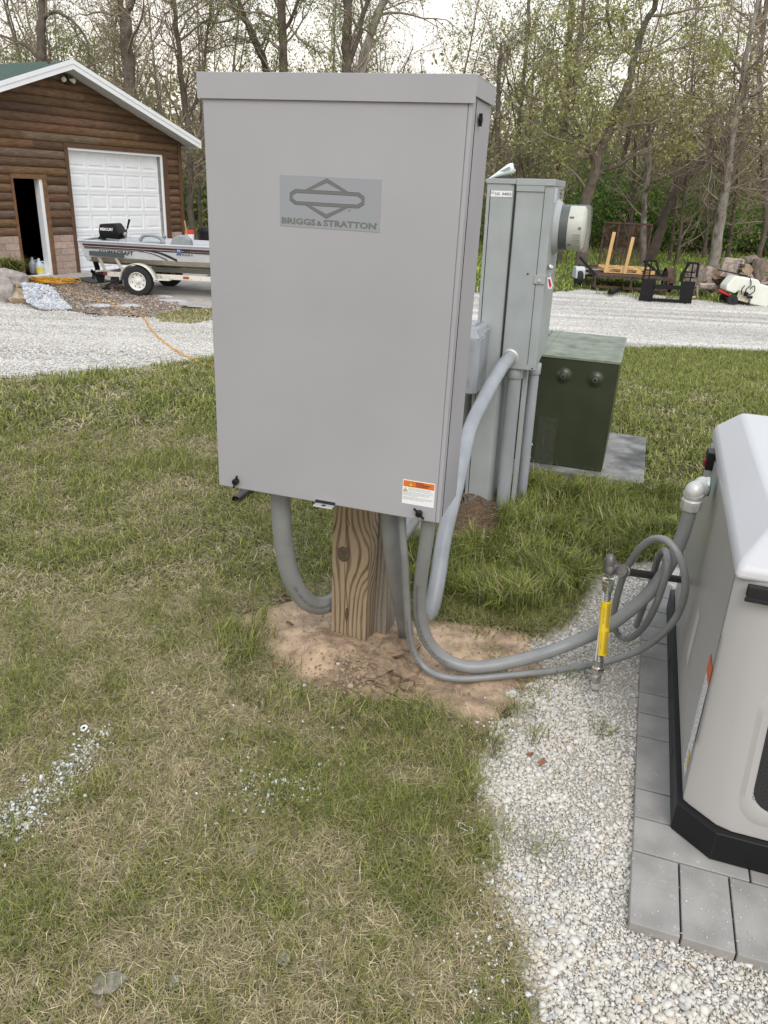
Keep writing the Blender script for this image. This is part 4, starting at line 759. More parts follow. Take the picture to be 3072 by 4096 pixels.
for u, v in ((2254, 1503), (2381, 1519)):
    c_ = LD(u, v, TD0); 
    mb = MB(); mb.lathe([(.052, -.0005), (.044, .0015), (.034, .006), (.026, .012), (.018, .014)], (c_[0], TD0+.000, c_[2]), (0, -1, 0), 32); bs = P_('pressed_boss', mb, m_tr, smooth=True)
    mb = MB(); mb.lathe([(.0165, .012), (.0165, .022), (.010, .024), (.009, .018)], (c_[0], TD0, c_[2]), (0, -1, 0), 8); P_('vent_nut', mb, mat('nut_olive', (.09, .10, .075), .4), parent=bs)
    mb = MB(); mb.lathe([(.007, .0245), (.007, .0248)], (c_[0], TD0, c_[2]), (0, -1, 0), 12); P_('vent_hole', mb, m_dark, parent=bs)
for u, v in ((2127, 1777), (2119, 1829)):
    c_ = LD(u, v, TD0+.006); mb = MB(); mb.lathe([(.011, 0), (.010, .004), (.006, .008), (.001, .009)], (c_[0], TD0+.006, c_[2]), (0, -1, 0), 16); P_('screw_head', mb, m_galv, smooth=True)
mb = MB(); a = LD(2157, 1665, TD0); b = LD(2232, 1675, TD0); mb.box(a[0], b[0], TD0-.0008, TD0+.001, a[2]-.32, a[2]); P_('label_ghost', mb, mat('faded_patch', (0.050, 0.056, 0.040), .42, var=.15, vscale=20))
mb = MB(); a = LD(2176, 1738, TD0); b = LD(2170, 1810, TD0); mb.add([(a[0], TD0-.0012, a[2]), (a[0]+.004, TD0-.0012, a[2]-.02), (a[0]+.001, TD0-.0012, (a[2]+b[2])/2-.02), (b[0], TD0-.0012, b[2]), (a[0]-.005, TD0-.0012, a[2]-.04)], [(0, 4, 3, 2, 1)]); P_('rust_streak', mb, mat('rust_brown', (.12, .06, .015), .6), recalc=False)
m_pad = mat('stained_concrete', (0.27, 0.27, 0.26), .85, var=.25, vscale=5, bump=.4, bscale=170, col2=(.085, .085, .085), thr=(.40, .62), dirt=((.46, .46, .44), 70, .66))
mb = MB(); mb.box(.13, 1.388, 2.436, 3.44, -.12, .074); o = siteobj('concrete_pad', mb, m_pad, (.13, 2.436, 0), bevel=.008); tag(o, 'stained grey concrete pad under the olive transformer box', 'concrete pad')

# ---- pavers under the generator
m_pav = mat('grey_paver', (0.27, 0.258, 0.24), .85, var=.16, vscale=7, bump=.6, bscale=240, dirt=((.36, .36, .345), 60, .64))
m_pav2 = mat('grey_paver_dusty', (0.295, 0.282, 0.262), .85, var=.18, vscale=6, bump=.6, bscale=240, dirt=((.44, .44, .43), 32, .60))
rp = np.random.RandomState(9)
def paver(x0, x1, y0, y1, label, grp, m):
    g_ = .0022; mb = MB(); mb.box(x0+g_, x1-g_, y0+g_, y1-g_, -.03, .038+rp.uniform(-.0008, .0008)); c_ = (x0, y0, 0)
    o = siteobj('paver', mb, m, c_, bevel=.003); tag(o, label, 'paver', grp)
xs_ = [1.410, 1.528, 1.648, 1.768, 1.888, 2.008, 2.128, 2.248]
for i in range(7): paver(xs_[i], xs_[i+1], -.617, -.388, ['chalk marked corner paver at the front left of the generator base', 'second front row paver from the corner with white scuffs', 'third front row paver from the corner at the picture edge'][i] if i < 3 else 'grey paver in the front row under the right side of the generator', 'front row pavers' if i >= 3 else 'pavers under the generator', m_pav2)
ys_ = [-.388, -.262, -.146, .100, .225, .345, .58, .70, .82, .95, 1.09, 1.20]
names = ['paver with a white smudge beside the generator corner', 'narrow paver next above the smudged one', 'long paver on the left edge level with the warning sticker', 'short paver in the left edge column past the long one', 'short paver beside the oval slot of the black base', 'wide paver on the left edge under the conduit crossing', 'small paver beyond the low conduit crossing', 'small paver beneath the conduit coil', 'paver under the coiled conduit by the base', 'paver below the black gas pipe', 'farthest paver of the left column behind the gas pipe']
for i in range(len(ys_)-1): paver(1.412, 1.70 if i < 2 else 1.665, ys_[i], ys_[i+1], names[i], 'pavers under the generator', m_pav2 if i == 0 else m_pav)
for j in range(5):
    for i in range(2): paver(1.70+i*.29, 1.99+i*.29, -.388+j*.318, -.07+j*.318, 'grey paver hidden beneath the middle of the generator', 'pavers beneath the generator', m_pav)

# ---- generator
m_gen = mat('taupe_powder_coat', (0.36, 0.348, 0.338), .36, var=.02, vscale=2, bump=.10, bscale=500)
m_lid = mat('pale_lid_plastic', (0.52, 0.52, 0.53), .40, var=.02, vscale=2, bump=.10, bscale=600)
off = (1.51, -.35, .038); R_ = siteroot('standby_generator', off); tag(R_, 'taupe standby generator with a pale lid on a black base at the picture edge', 'generator')
P_ = lambda name, mb, mats, **kw: mk(name, mb, mats, parent=kw.pop('parent', R_), off=off, **kw)
bp = [(1.508, 1.0), (1.508, -.275), (1.603, -.350), (2.16, -.350), (2.26, -.275), (2.26, 1.0)]
mb = MB(); mb.prism(bp, .039, .128, 'z'); bs = P_('base_frame', mb, m_blk, bevel=.003)
mb = MB()
for dd in (-.02, .50): mb.add([(1.5072, dd+.016*math.cos(t), .087+.022*math.sin(t)) for t in np.linspace(0, 2*math.pi, 16, endpoint=False)], [tuple(range(16))])
P_('base_slot', mb, m_dark, parent=bs, recalc=False)
mb = MB(); mb.box(1.6025, 1.6045, -.3506, -.3496, .04, .128); P_('base_joint', mb, m_dark, parent=bs)
bot = [(1.523, .965), (1.523, -.258), (1.538, -.272), (1.602, -.322), (1.64, -.333), (2.13, -.333), (2.24, -.26), (2.24, .965)]
top = [(1.530, .955), (1.529, -.140), (1.540, -.150), (1.575, -.163), (1.62, -.167), (2.13, -.167), (2.235, -.12), (2.235, .955)]
mb = MB(); V = [(x_, y_, .128) for x_, y_ in bot]+[(x_, y_, .78) for x_, y_ in top]; n_ = 8
mb.add(V, [tuple(range(n_-1, -1, -1)), tuple(range(n_, 2*n_))]+[(i, (i+1) % n_, n_+(i+1) % n_, n_+i) for i in range(n_)]); P_('enclosure_body', mb, m_gen, bevel=.005)
def fr(w_, z_, o_=0): return (w_, -.333+(z_-.128)*(.166/.652)-o_, z_)      # point on the sloped front
# honeycomb grille in the front
gx0, gx1, gz0, gz1 = 1.668, 2.06, .205, .475
mb = MB(); rr_ = .05; pl_ = []
for (cx_2, cz_2, a0_) in ((gx1-rr_, gz1-rr_, 0), (gx0+rr_, gz1-rr_, 90), (gx0+rr_, gz0+rr_, 180), (gx1-rr_, gz0+rr_, 270)):
    for a in np.radians(np.linspace(a0_, a0_+90, 7)): pl_.append((cx_2+rr_*math.cos(a), cz_2+rr_*math.sin(a)))
mb.add([fr(a, b, .0015) for a, b in pl_], [tuple(range(len(pl_)))]); gr = P_('air_grille', mb, m_dark, recalc=False)
mb = MB(); hs_ = .0065
for i in range(60):
    for j in range(46):
        x_ = gx0+.006+i*hs_*1.5*1.0; z_ = gz0+.006+j*hs_*1.732/1.0*.5*2+(hs_*.866 if i % 2 else 0)
        if not inpoly(np.array([x_]), np.array([z_]), pl_)[0] or x_ > 1.80: continue
        h0 = [(x_+hs_*.98*math.cos(a), z_+hs_*.98*math.sin(a)) for a in np.radians(range(0, 360, 60))]; h1 = [(x_+hs_*.80*math.cos(a), z_+hs_*.80*math.sin(a)) for a in np.radians(range(0, 360, 60))]
        mb.add([fr(a, b, .003) for a, b in h0]+[fr(a, b, .003) for a, b in h1], [(k, (k+1) % 6, 6+(k+1) % 6, 6+k) for k in range(6)])
P_('grille_mesh', mb, mat('mesh_black', (.03, .03, .03), .45), parent=gr, recalc=False)
mb = MB(); s_ = LD(3024, 3182, -.31); mb.lathe([(.006, 0), (.006, .002), (.003, .003)], fr(1.658, .235, 0), (0, -1, 0), 14); P_('body_screw', mb, m_galv)
# moulded raised border round the grille
mb = MB(); n_ = len(pl_); cxg, czg = (gx0+gx1)/2, (gz0+gz1)/2
ou = [fr(cxg+(a-cxg)*1.16, czg+(b-czg)*1.32, -.001) for a, b in pl_]; mi_ = [fr(cxg+(a-cxg)*1.09, czg+(b-czg)*1.17, .007) for a, b in pl_]; inn = [fr(a, b, .001) for a, b in pl_]
mb.add(ou+mi_+inn, [(i, (i+1) % n_, n_+(i+1) % n_, n_+i) for i in range(n_)]+[(n_+i, n_+(i+1) % n_, 2*n_+(i+1) % n_, 2*n_+i) for i in range(n_)]); P_('grille_surround', mb, m_gen, smooth=True).data.shade_smooth()
# seam between side and front, and the gap of the removable panel
mb = MB(); mb.quad((1.5215, -.236, .30), (1.5215, -.228, .30), (1.5265, -.176, .60), (1.5265, -.181, .60)); P_('panel_gap', mb, m_dark, recalc=False)
mb = MB(); mb.add([(1.5225+.0002, -.250, .14), (1.5225, -.2465, .14), (1.5288, -.1395, .77), (1.5288, -.142, .77)], [(0, 1, 2, 3)]); P_('panel_seam', mb, mat('seam_shadow', (.22, .2, .19), .5), recalc=False)
# stickers on the side
def sd_(d_, z_, o_=.0012): return (1.523+(z_-.128)*(.0065/.652)-o_, d_, z_)
mb = MB(); mb.add([sd_(-.115, .500), sd_(-.190, .500), sd_(-.215, .165), sd_(-.150, .165)], [(0, 1, 2, 3)]); sk = P_('warning_sticker', mb, mat('sticker_white', (.68, .69, .70), .5, col2=(.30, .31, .33), vscale=140, thr=(.50, .56)), recalc=False)
mb = MB(); mb.add([sd_(-.112, .505, .002), sd_(-.192, .505, .002), sd_(-.196, .455, .002), sd_(-.118, .455, .002)], [(0, 1, 2, 3)]); P_('orange_band', mb, mat('sticker_orange', (.55, .12, .04), .5), parent=sk, recalc=False)
mb = MB(); mb.add([sd_(-.175, .235, .002), sd_(-.205, .235, .002), sd_(-.209, .195, .002), sd_(-.180, .195, .002)], [(0, 1, 2, 3)]); P_('yellow_patch', mb, mat('sticker_yellow', (.55, .42, .06), .5), parent=sk, recalc=False)
mb = MB(); mb.add([sd_(.28, .44, .001), sd_(.21, .44, .001), sd_(.20, .262, .001), sd_(.27, .262, .001)], [(0, 1, 2, 3)]); P_('fine_vents', mb, mat('vent_stripes', (.52, .50, .48), .5), recalc=False)
mb = MB(); mb.prism([(1.5265, .90), (1.5275, .86)], .2, .3) if False else None
# emergency switch
c_ = LWp(2838, 1838, 1.515); mb = MB(); mb.box(1.505, 1.5305, c_[1]-.02, c_[1]+.045, c_[2]-.035, c_[2]+.030); sw = P_('emergency_switch', mb, m_blk, bevel=.003)
mb = MB(); mb.box(1.498, 1.5055, c_[1]-.006, c_[1]+.03, c_[2]-.026, c_[2]-.002); P_('red_button', mb, mat('switch_red', (.30, .015, .015), .5), parent=sw, bevel=.002)
# lid
L0 = [(1.5235, -.176, .757), (1.527, .975, .800), (2.25, .975, .800), (2.25, -.176, .757)]
L1 = [(1.528, -.168, .790), (1.532, .970, .842), (2.245, .970, .842), (2.245, -.168, .790)]
L2 = [(1.618, -.02, .876), (1.612, .955, .908), (2.17, .955, .908), (2.17, -.02, .876)]
mb = MB(); mb.add(L0+L1+L2, [(3, 2, 1, 0)]+[(i, (i+1) % 4, 4+(i+1) % 4, 4+i) for i in range(4)]+[(4+i, 4+(i+1) % 4, 8+(i+1) % 4, 8+i) for i in range(4)]+[(8, 9, 10, 11)])
ld = P_('hinged_lid', mb, m_lid, bevel=.014)
mb = MB(); mb.beam((1.556, -.192, .742), (1.84, -.192, .742), .022, .030); mb.beam((1.552, -.208, .726), (1.84, -.208, .726), .008, .010); P_('lid_gasket', mb, mat('black_rubber', (.012, .012, .012), .85, bump=.5, bscale=300), bevel=.002)

# ---- gas pipe with flexible connector
off = (1.28, .36, 0); R_ = siteroot('gas_connector', off); tag(R_, 'black gas pipe with a yellow sleeved flexible connector hanging over the gravel', 'gas pipe')
P_ = lambda name, mb, mats, **kw: mk(name, mb, mats, parent=kw.pop('parent', R_), off=off, **kw)
gd = .37; p0 = LD(2502, 2286, gd); p1 = LWp(2732, 2320, 1.524)
ex = p1-p0; ex /= np.linalg.norm(ex)
mb = MB(); mb.tube([p0, p1], .0135, 18); P_('black_pipe', mb, m_iron, smooth=True)
mb = MB(); mb.lathe([(.0205, 0), (.0205, .010), (.0175, .012), (.0175, .022), (.0205, .024), (.0205, .030)], p0-ex*.036, ex, 22); 
tk = LD(2441, 2272, gd); he = LD(2443, 2232, gd)
mb.tube(spline([p0-ex*.03, tk*.5+p0*.5-ex*.005, he*.6+tk*.4, he*.1+tk*.9+np.array([0, -.012, -.005]), tk+np.array([0, -.012, -.01])], 5), .0175, 18)
mb.lathe([(.0195, 0), (.0205, .004), (.0205, .016), (.0195, .042), (.0150, .056), (.008, .063), (.001, .065)], tk+np.array([0, -.004, -.012]), he-tk, 22)
P_('pipe_elbow', mb, m_elb, smooth=True)
fl = [LD(2441, 2275, gd), LD(2437, 2300, gd-.004), LD(2434, 2330, gd-.008), LD(2431, 2352, gd-.010), LD(2427, 2376, gd-.014), LD(2424, 2402, gd-.016), LD(2408, 2615, gd-.04), LD(2396, 2640, gd-.045), LD(2394, 2655, gd-.045), LD(2391, 2670, gd-.047), LD(2388, 2700, gd-.05), LD(2385, 2735, gd-.052)]
def seg(i, j): return fl[i], fl[j]
def ax_(i, j): a, b = seg(i, j); return a, b-a, np.linalg.norm(b-a)
a, v_, l_ = ax_(0, 1); mb = MB(); mb.lathe([(.0125, 0), (.0125, l_)], a, v_, 18); P_('threaded_nipple', mb, m_steel, smooth=True)
def hexn(i, j, r, t0=0, t1=1): 
    a, b = seg(i, j); v = b-a; mb = MB(); mb.lathe([(r*.9, 0), (r, np.linalg.norm(v)*.12), (r, np.linalg.norm(v)*.88), (r*.9, np.linalg.norm(v))], a, v, 6); return P_('hex_nut', mb, m_steel, bevel=.0008)
def seg2(u0, v0, u1, v1, dd): return LD(u0, v0, dd), LD(u1, v1, dd)
for (u0, v0, u1, v1, dd, r) in ((2436, 2291, 2435, 2305, gd-.002, .0195), (2434, 2316, 2433, 2340, gd-.006, .0225), (2393, 2664, 2390, 2688, gd-.047, .0235), (2387, 2698, 2385, 2712, gd-.05, .0195)):
    a, b = seg2(u0, v0, u1, v1, dd); v = b-a; L__ = np.linalg.norm(v); mb = MB(); mb.lathe([(r*.92, 0), (r, L__*.12), (r, L__*.88), (r*.92, L__)], a, v, 6); hn = P_('hex_nut', mb, m_steel, bevel=.0008)
    if r == .0225: mb = MB(); c_ = a*.5+b*.5+np.array([.004, -.0200, 0]); mb.lathe([(.0055, 0), (.0055, .0006)], c_, (0.1, -1, .25), 14); P_('green_dot', mb, mat('dot_green', (.01, .22, .06), .5), parent=hn)
for (u0, v0, u1, v1, dd, r) in ((2433, 2338, 2430, 2361, gd-.010, .0175), (2396, 2640, 2393, 2664, gd-.045, .0175), (2386, 2710, 2384, 2732, gd-.052, .0150)):
    a, b = seg2(u0, v0, u1, v1, dd); mb = MB(); mb.cyl(a, b, r, 20); P_('steel_sleeve', mb, m_steel, smooth=True)
a, b = seg2(2388, 2686, 2387, 2700, gd-.05); mb = MB(); mb.cyl(a, b, .0125, 16); a, b = seg2(2384, 2730, 2384, 2748, gd-.052); mb.cyl(a, b, .0175, 18); P_('end_cap', mb, m_galv, smooth=True)
a = LD(2430, 2360, gd-.012); b = LD(2395, 2642, gd-.045); n_ = 150; t = np.linspace(0, 1, n_)[:, None]; P0_ = a*(1-t)+b*t
mb = MB(); mb.tube(P0_, .0128+.0022*np.sin(np.arange(n_)*math.pi/1.5), 18); P_('corrugated_hose', mb, m_steel, smooth=True).data.shade_smooth()
a = LD(2426, 2402, gd-.016); b = LD(2407, 2616, gd-.041); v = b-a; L__ = np.linalg.norm(v); mb = MB(); mb.lathe([(.0172, 0), (.0174, L__*.5), (.0178, L__*.505), (.0176, L__)], a, v, 22)
sv = P_('yellow_sleeve', mb, mat('yellow_vinyl', (.78, .55, .01), .35), smooth=True)
mb = MB(); vx = v/L__; ri = np.array([1, 0, 0])-vx*vx[0]; ri /= np.linalg.norm(ri); fo = np.cross(vx, ri); fo = fo if fo[1] < 0 else -fo
for k in range(7):
    th = math.radians(14+k*6.5); dr_ = ri*math.sin(th)+fo*math.cos(th)
    for h0_, h1_ in ((.04, .47), (.54, .96)): mb.beam(a+v*h0_+dr_*.0179, a+v*h1_+dr_*.0179, .0007, .0005)
for body, h0_ in (('CAUTION', .1), ('GAS', .32), ('DO NOT BEND', .56), ('1/2', .84)):
    dr_ = ri*math.sin(-.35)+fo*math.cos(-.35); text_on(mb, body, a+v*h0_+dr_*.0183, vx, ri, .006)
P_('sleeve_print', mb, m_ink2, parent=sv, recalc=False)
# ------------------------------------------------------------------ garage; local x along the front wall, y inward, z from its floor
def attr_mesh_colors(o, cols):           # one colour per face
    me = o.data; at = me.color_attributes.new('col', 'FLOAT_COLOR', 'CORNER'); c = np.ones((len(me.loops), 4), np.float32)
    for p, q in zip(me.polygons, cols): c[p.loop_start:p.loop_start+p.loop_total, :3] = q
    at.data.foreach_set('color', c.ravel())
m_log = mat('stained_log_siding', (.15, .07, .03), .62, attr='col', var=.45, vscale=3, stretch=(1.2, 6, 9), dirt=((.035, .018, .010), 5, .66), bump=.5, bscale=40)
m_trim = mat('brown_trim', (0.095, 0.045, 0.022), .6, var=.2, vscale=6)
m_trim2 = mat('worn_brown_trim', (0.16, 0.08, 0.035), .7, var=.35, vscale=9)
m_blockm = mat('split_face_block', (.40, .31, .27), .9, attr='col', var=.18, vscale=14, bump=1.0, bscale=45)
m_white = mat('white_paint', (0.78, 0.80, 0.82), .45, var=.03, vscale=3)
m_whited = mat('white_weathered_paint', (0.70, 0.69, 0.64), .5, var=.06, vscale=7, dirt=((.30, .16, .08), 14, .66))
m_roof = mat('green_metal_roof', (0.06, 0.105, 0.082), .42, var=.12, vscale=3)
GA = math.radians(59.8); GP0 = (-8.42, 17.74, -.66)
G_ = empty('garage', GP0, GA); tag(G_, 'brown log sided garage with a white roller door and green metal roof', 'garage')
gpart = lambda name, mb, m, **kw: mk(name, mb, m, parent=kw.pop('parent', G_), **kw)
XC, XW0, XW1, ZA, SL = 1.52, -1.96, 5.0, 4.30, .352
def zroof(x): return ZA-SL*abs(x-XC)
mb = MB()
def wallpoly(pts): mb.prism(pts, .02, .16, 'y')
wallpoly([(XW0, -.3), (0, -.3), (0, zroof(0)), (XW0, zroof(XW0))]); wallpoly([(0, 2.06), (.74, 2.06), (.74, zroof(.74)), (0, zroof(0))])
wallpoly([(.74, -.3), (1.50, -.3), (1.50, zroof(1.5)), (.74, zroof(.74))]); wallpoly([(1.50, 2.75), (4.31, 2.75), (4.31, zroof(4.31)), (XC, ZA), (1.50, zroof(1.5))]); wallpoly([(4.31, -.3), (XW1, -.3), (XW1, zroof(XW1)), (4.31, zroof(4.31))])
mb.box(XW0, XW0+.15, .16, 8, -.3, zroof(XW0)); mb.box(XW1-.15, XW1, .16, 8, -.3, zroof(XW1)); mb.box(XW0+.15, XW1-.15, 7.85, 8, -.3, zroof(XW0)); mb.box(XW0+.15, XW1-.15, .17, 7.85, 2.9, 2.95)
gpart('wall', mb, m_trim)
mb = MB(); mb.box(XW0+.15, XW1-.15, .0, 7.85, -.05, .0); gpart('floor', mb, m_conc)
rs = np.random.RandomState(4); mb = MB(); cols = []
def board(x0, x1, z0, z1, cut=None):
    n = 7; col = np.array([.118, .062, .031])*rs.uniform(.6, 1.25)*np.array([1, rs.uniform(.9, 1.1), rs.uniform(.8, 1.15)])
    if rs.rand() < .18: col = col*.7+np.array([.10, .085, .07])*.5
    V = []
    for x in (0, 1):
        for i in range(n+1):
            t = i/n; z = z0+.004+(z1-z0-.008)*t
            xx = (x0, x1)[x]
            if cut is not None:
                lim = (ZA+.02-z)/SL; xx = min(max(xx, XC-lim), XC+lim)
            V.append((xx, .02-.012-.034*(math.sin(math.pi*t)**.7), z))
    F = [(i, i+1, n+1+i+1, n+1+i) for i in range(n)]+[tuple(range(n, -1, -1)), tuple(range(n+1, 2*n+2))]
    mb.add(V, F); cols.extend([col]*(len(F)))
PT = .178; k = 0; z = .88
while z < ZA:
    z1 = z+PT; segs = [(XW0, XW1)]; lim = (ZA+.02-z)/SL; segs = [(max(XW0, XC-lim), min(XW1, XC+lim))]
    def cutseg(segs, a, b): 
        o = []
        for s0, s1 in segs:
            if b <= s0 or a >= s1: o.append((s0, s1)); continue
            if a > s0: o.append((s0, a))
            if b < s1: o.append((b, s1))
        return o
    if z < 2.12: segs = cutseg(segs, -.04, .85)
    if z < 2.80: segs = cutseg(segs, 1.40, 4.47)
    for s0, s1 in segs:
        if s1-s0 < .03: continue
        cuts = [s0]; 
        while s1-cuts[-1] > 2.2: 
            nx_ = cuts[-1]+rs.uniform(1.1, 2.6)
            if s1-nx_ < .5: break
            cuts.append(nx_)
        cuts.append(s1)
        for a, b in zip(cuts[:-1], cuts[1:]): board(a+.001, b-.001, z, z1, True)
    z = z1; k += 1
o = gpart('log_siding', mb, m_log, smooth=False, recalc=True); attr_mesh_colors(o, cols)
BB = [(MB(), []) for _ in range(3)]
for r_ in range(6):
    z0 = r_*.147; x = XW0-(.2 if r_ % 2 else 0)
    while x < XW1:
        for a, b in cutseg(cutseg([(max(x, XW0), min(x+.40, XW1))], -.04, .85), 1.40, 4.47):
            if b-a > .02:
                mb, cols = BB[0 if b < .2 else (1 if b < 1.45 else 2)]
                c = np.array([.40, .30, .25])*rs.uniform(.8, 1.15); mb.box(a+.003, b-.003, -.022+rs.uniform(-.006, .004), .02, z0+.003, z0+.144); cols.extend([c]*6)
        x += .40
for mb, cols in BB: attr_mesh_colors(gpart('block_base', mb, m_blockm), cols)

mb = MB(); mb.box(1.40, 4.47, -.034, .03, 2.75, 2.84); mb.box(1.40, 1.50, -.03, .03, -.02, 2.75); mb.box(4.37, 4.47, -.03, .03, 0, 2.75); mb.box(4.90, 5.02, -.045, .02, 0, zroof(5.0)); mb.box(4.4701, 4.53, -.028, .02, 0, 2.84)
gpart('door_trim', mb, m_trim, bevel=.004)
mb = MB(); mb.box(-.04, .02, -.034, .04, -.03, 2.06); mb.box(.74, .85, -.034, .04, -.03, 2.06); mb.box(-.05, .86, -.038, .04, 2.06, 2.15); gpart('entry_trim', mb, m_trim2, bevel=.004)
mb = MB(); mb.box(4.31, 4.37, -.01, .14, 0, 2.75); mb.box(1.50, 4.31, -.01, .14, 2.70, 2.75); gpart('door_jamb', mb, m_white)
mb = MB(); mb.box(.66, .74, -.01, .16, 0, 2.06); mb.box(.0, .66, -.02, .16, -.03, .02); gpart('entry_jamb', mb, m_white)
mb = MB(); mb.box(.80, 1.50, .20, .245, .02, 2.04); ed = gpart('entry_door', mb, m_whited, bevel=.003)
mb = MB(); mb.lathe([(.012, 0), (.012, .03), (.028, .04), (.030, .06), (.015, .075)], (1.42, .245, 1.0), (0, 1, 0), 14); gpart('door_knob', mb, m_galv, parent=ed, smooth=True)
mb = MB(); mb.box(1.50, 4.31, .14, .17, 0, 2.72)
for r_ in range(6):
    z0 = r_*.458; 
    for c in range(5):
        x0 = 1.53+c*.554
        q = [(x0+.045, z0+.075), (x0+.509, z0+.075), (x0+.509, z0+.375), (x0+.045, z0+.375)]; a = [(p[0], .139, p[1]) for p in q]; ins = .035
        b_ = [(q[0][0]+ins, .150, q[0][1]+ins), (q[1][0]-ins, .150, q[1][1]+ins), (q[2][0]-ins, .150, q[2][1]-ins), (q[3][0]+ins, .150, q[3][1]-ins)]
        c_ = [(p[0]+(.012 if i in (0, 3) else -.012), .126, p[2]+(.012 if i < 2 else -.012)) for i, p in enumerate(b_)]
        o4 = [(p[0]+(-.02 if i in (0, 3) else .02), .128, p[2]+(-.02 if i < 2 else .02)) for i, p in enumerate(a)]
        mb.add(o4+a+b_+c_, [(k*4+i, k*4+(i+1) % 4, k*4+4+(i+1) % 4, k*4+4+i) for k in range(3) for i in range(4)]+[(12, 13, 14, 15)])
    # flat section skin with openings
    for c in range(6): 
        xa = 1.50 if c == 0 else 1.53+(c-1)*.554+.529; xb = 1.53+c*.554+.025 if c < 5 else 4.31; mb.box(xa, xb, .128, .14, z0+.004, z0+.453)
    for c in range(5): x0 = 1.53+c*.554; mb.box(x0+.025, x0+.529, .128, .14, z0+.004, z0+.055); mb.box(x0+.025, x0+.529, .128, .14, z0+.395, z0+.453)
gpart('roller_door', mb, m_white)
# roof
RZ, RX = 4.44, 3.78; y0, y1 = -.45, 8.4
for s in (-1, 1):
    mb = MB(); xe = XC+s*RX; ze = RZ-.352*RX
    mb.hexa([(XC, y0+.02, RZ-.05), (xe, y0+.02, ze-.05), (xe, y1, ze-.05), (XC, y1, RZ-.05)], [(XC, y0+.02, RZ), (xe, y0+.02, ze), (xe, y1, ze), (XC, y1, RZ)])
    yy = y0+.1
    while yy < y1:
        mb.hexa([(XC, yy, RZ-.001), (xe, yy, ze-.001), (xe, yy+.05, ze-.001), (XC, yy+.05, RZ-.001)], [(XC, yy+.012, RZ+.028), (xe, yy+.012, ze+.028), (xe, yy+.038, ze+.028), (XC, yy+.038, RZ+.028)]); yy += .225
    gpart('roof_slope', mb, m_roof)
    mb = MB(); f0, f1 = .03, -.15
    mb.hexa([(XC, y0-.02, RZ+f1), (xe, y0-.02, ze+f1), (xe, y0+.02, ze+f1), (XC, y0+.02, RZ+f1)], [(XC, y0-.02, RZ+f0), (xe, y0-.02, ze+f0), (xe, y0+.02, ze+f0), (XC, y0+.02, RZ+f0)])
    mb.hexa([(XC, y0-.034, RZ-.045), (xe, y0-.034, ze-.045), (xe, y0-.02, ze-.045), (XC, y0-.02, RZ-.045)], [(XC, y0-.034, RZ+f0+.01), (xe, y0-.034, ze+f0+.01), (xe, y0-.02, ze+f0+.01), (XC, y0-.02, RZ+f0+.01)])
    xo = xe+s*.02; mb.box(min(xe, xo), max(xe, xo), y0-.034, y1, ze-.15, ze+.03); gpart('fascia', mb, m_white)
    mb = MB(); mb.hexa([(XC, y0+.02, RZ-.13), (xe, y0+.02, ze-.13), (xe, .02, ze-.13), (XC, .02, RZ-.13)], [(XC, y0+.02, RZ-.115), (xe, y0+.02, ze-.115), (xe, .02, ze-.115), (XC, .02, RZ-.115)])
    xw = XW1 if s > 0 else XW0; mb.hexa([(xw, .02, ze-.13), (xe, .02, ze-.13), (xe, y1, ze-.13), (xw, y1, ze-.13)], [(xw, .02, ze-.115), (xe, .02, ze-.115), (xe, y1, ze-.115), (xw, y1, ze-.115)])
    for i in range(15):
        t0 = i/15.; xa, xb = XC+s*RX*t0, XC+s*RX*(t0+.004); mb.hexa([(xa, y0+.021, RZ-.352*RX*t0-.134), (xb, y0+.021, RZ-.352*RX*t0-.134), (xb, .02, RZ-.352*RX*t0-.134), (xa, .02, RZ-.352*RX*t0-.134)], [(xa, y0+.021, RZ-.352*RX*t0-.129), (xb, y0+.021, RZ-.352*RX*t0-.129), (xb, .02, RZ-.352*RX*t0-.129), (xa, .02, RZ-.352*RX*t0-.129)])
    gpart('soffit', mb, mat('soffit_white', (.62, .62, .60), .5))
mb = MB(); mb.box(1.60, 1.72, -.08, .0, 4.02, 4.12); mb.beam((1.66, -.05, 4.10), (1.66, -.05, 4.2), .03, .03); fl_ = gpart('flood_light', mb, m_blk, bevel=.004)
for s in (-1, 1): mb = MB(); mb.lathe([(.02, 0), (.03, .03), (.055, .09), (.05, .12), (.01, .135)], (1.66+s*.05, -.06, 4.12), (s*1.0, -.6, -.2), 16); gpart('lamp_bulb', mb, mat('lamp_cream', (.75, .70, .52), .4), parent=fl_, smooth=True)

# things by the garage
def jug(u, v, h, label, milk, lab=None):
    P = g(u, v, -.655); R_ = empty('plastic_jug', P, .3); tag(R_, label, 'jug')
    mb = MB(); r = h*.27; mb.lathe([(r*.9, 0), (r, .02), (r, h*.55), (r*.85, h*.68), (r*.3, h*.88), (r*.26, h*.95)], (0, 0, 0), (0, 0, 1), 16); mb.tube(spline([(r*.5, 0, h*.82), (r*1.1, 0, h*.80), (r*1.15, 0, h*.62), (r*.9, 0, h*.50)], 5), h*.035, 8)
    b = mk('jug_body', mb, milk, parent=R_, smooth=True)
    mb = MB(); mb.lathe([(r*.3, 0), (r*.3, h*.06)], (0, 0, h*.945), (0, 0, 1), 12); mk('jug_cap', mb, m_white, parent=R_)
    if lab: mb = MB(); mb.lathe([(r*1.01, 0), (r*1.01, h*.3)], (0, 0, h*.15), (0, 0, 1), 16); mk('jug_label', mb, lab, parent=R_, smooth=True)
m_milk = mat('cloudy_plastic', (.55, .60, .66), .3)
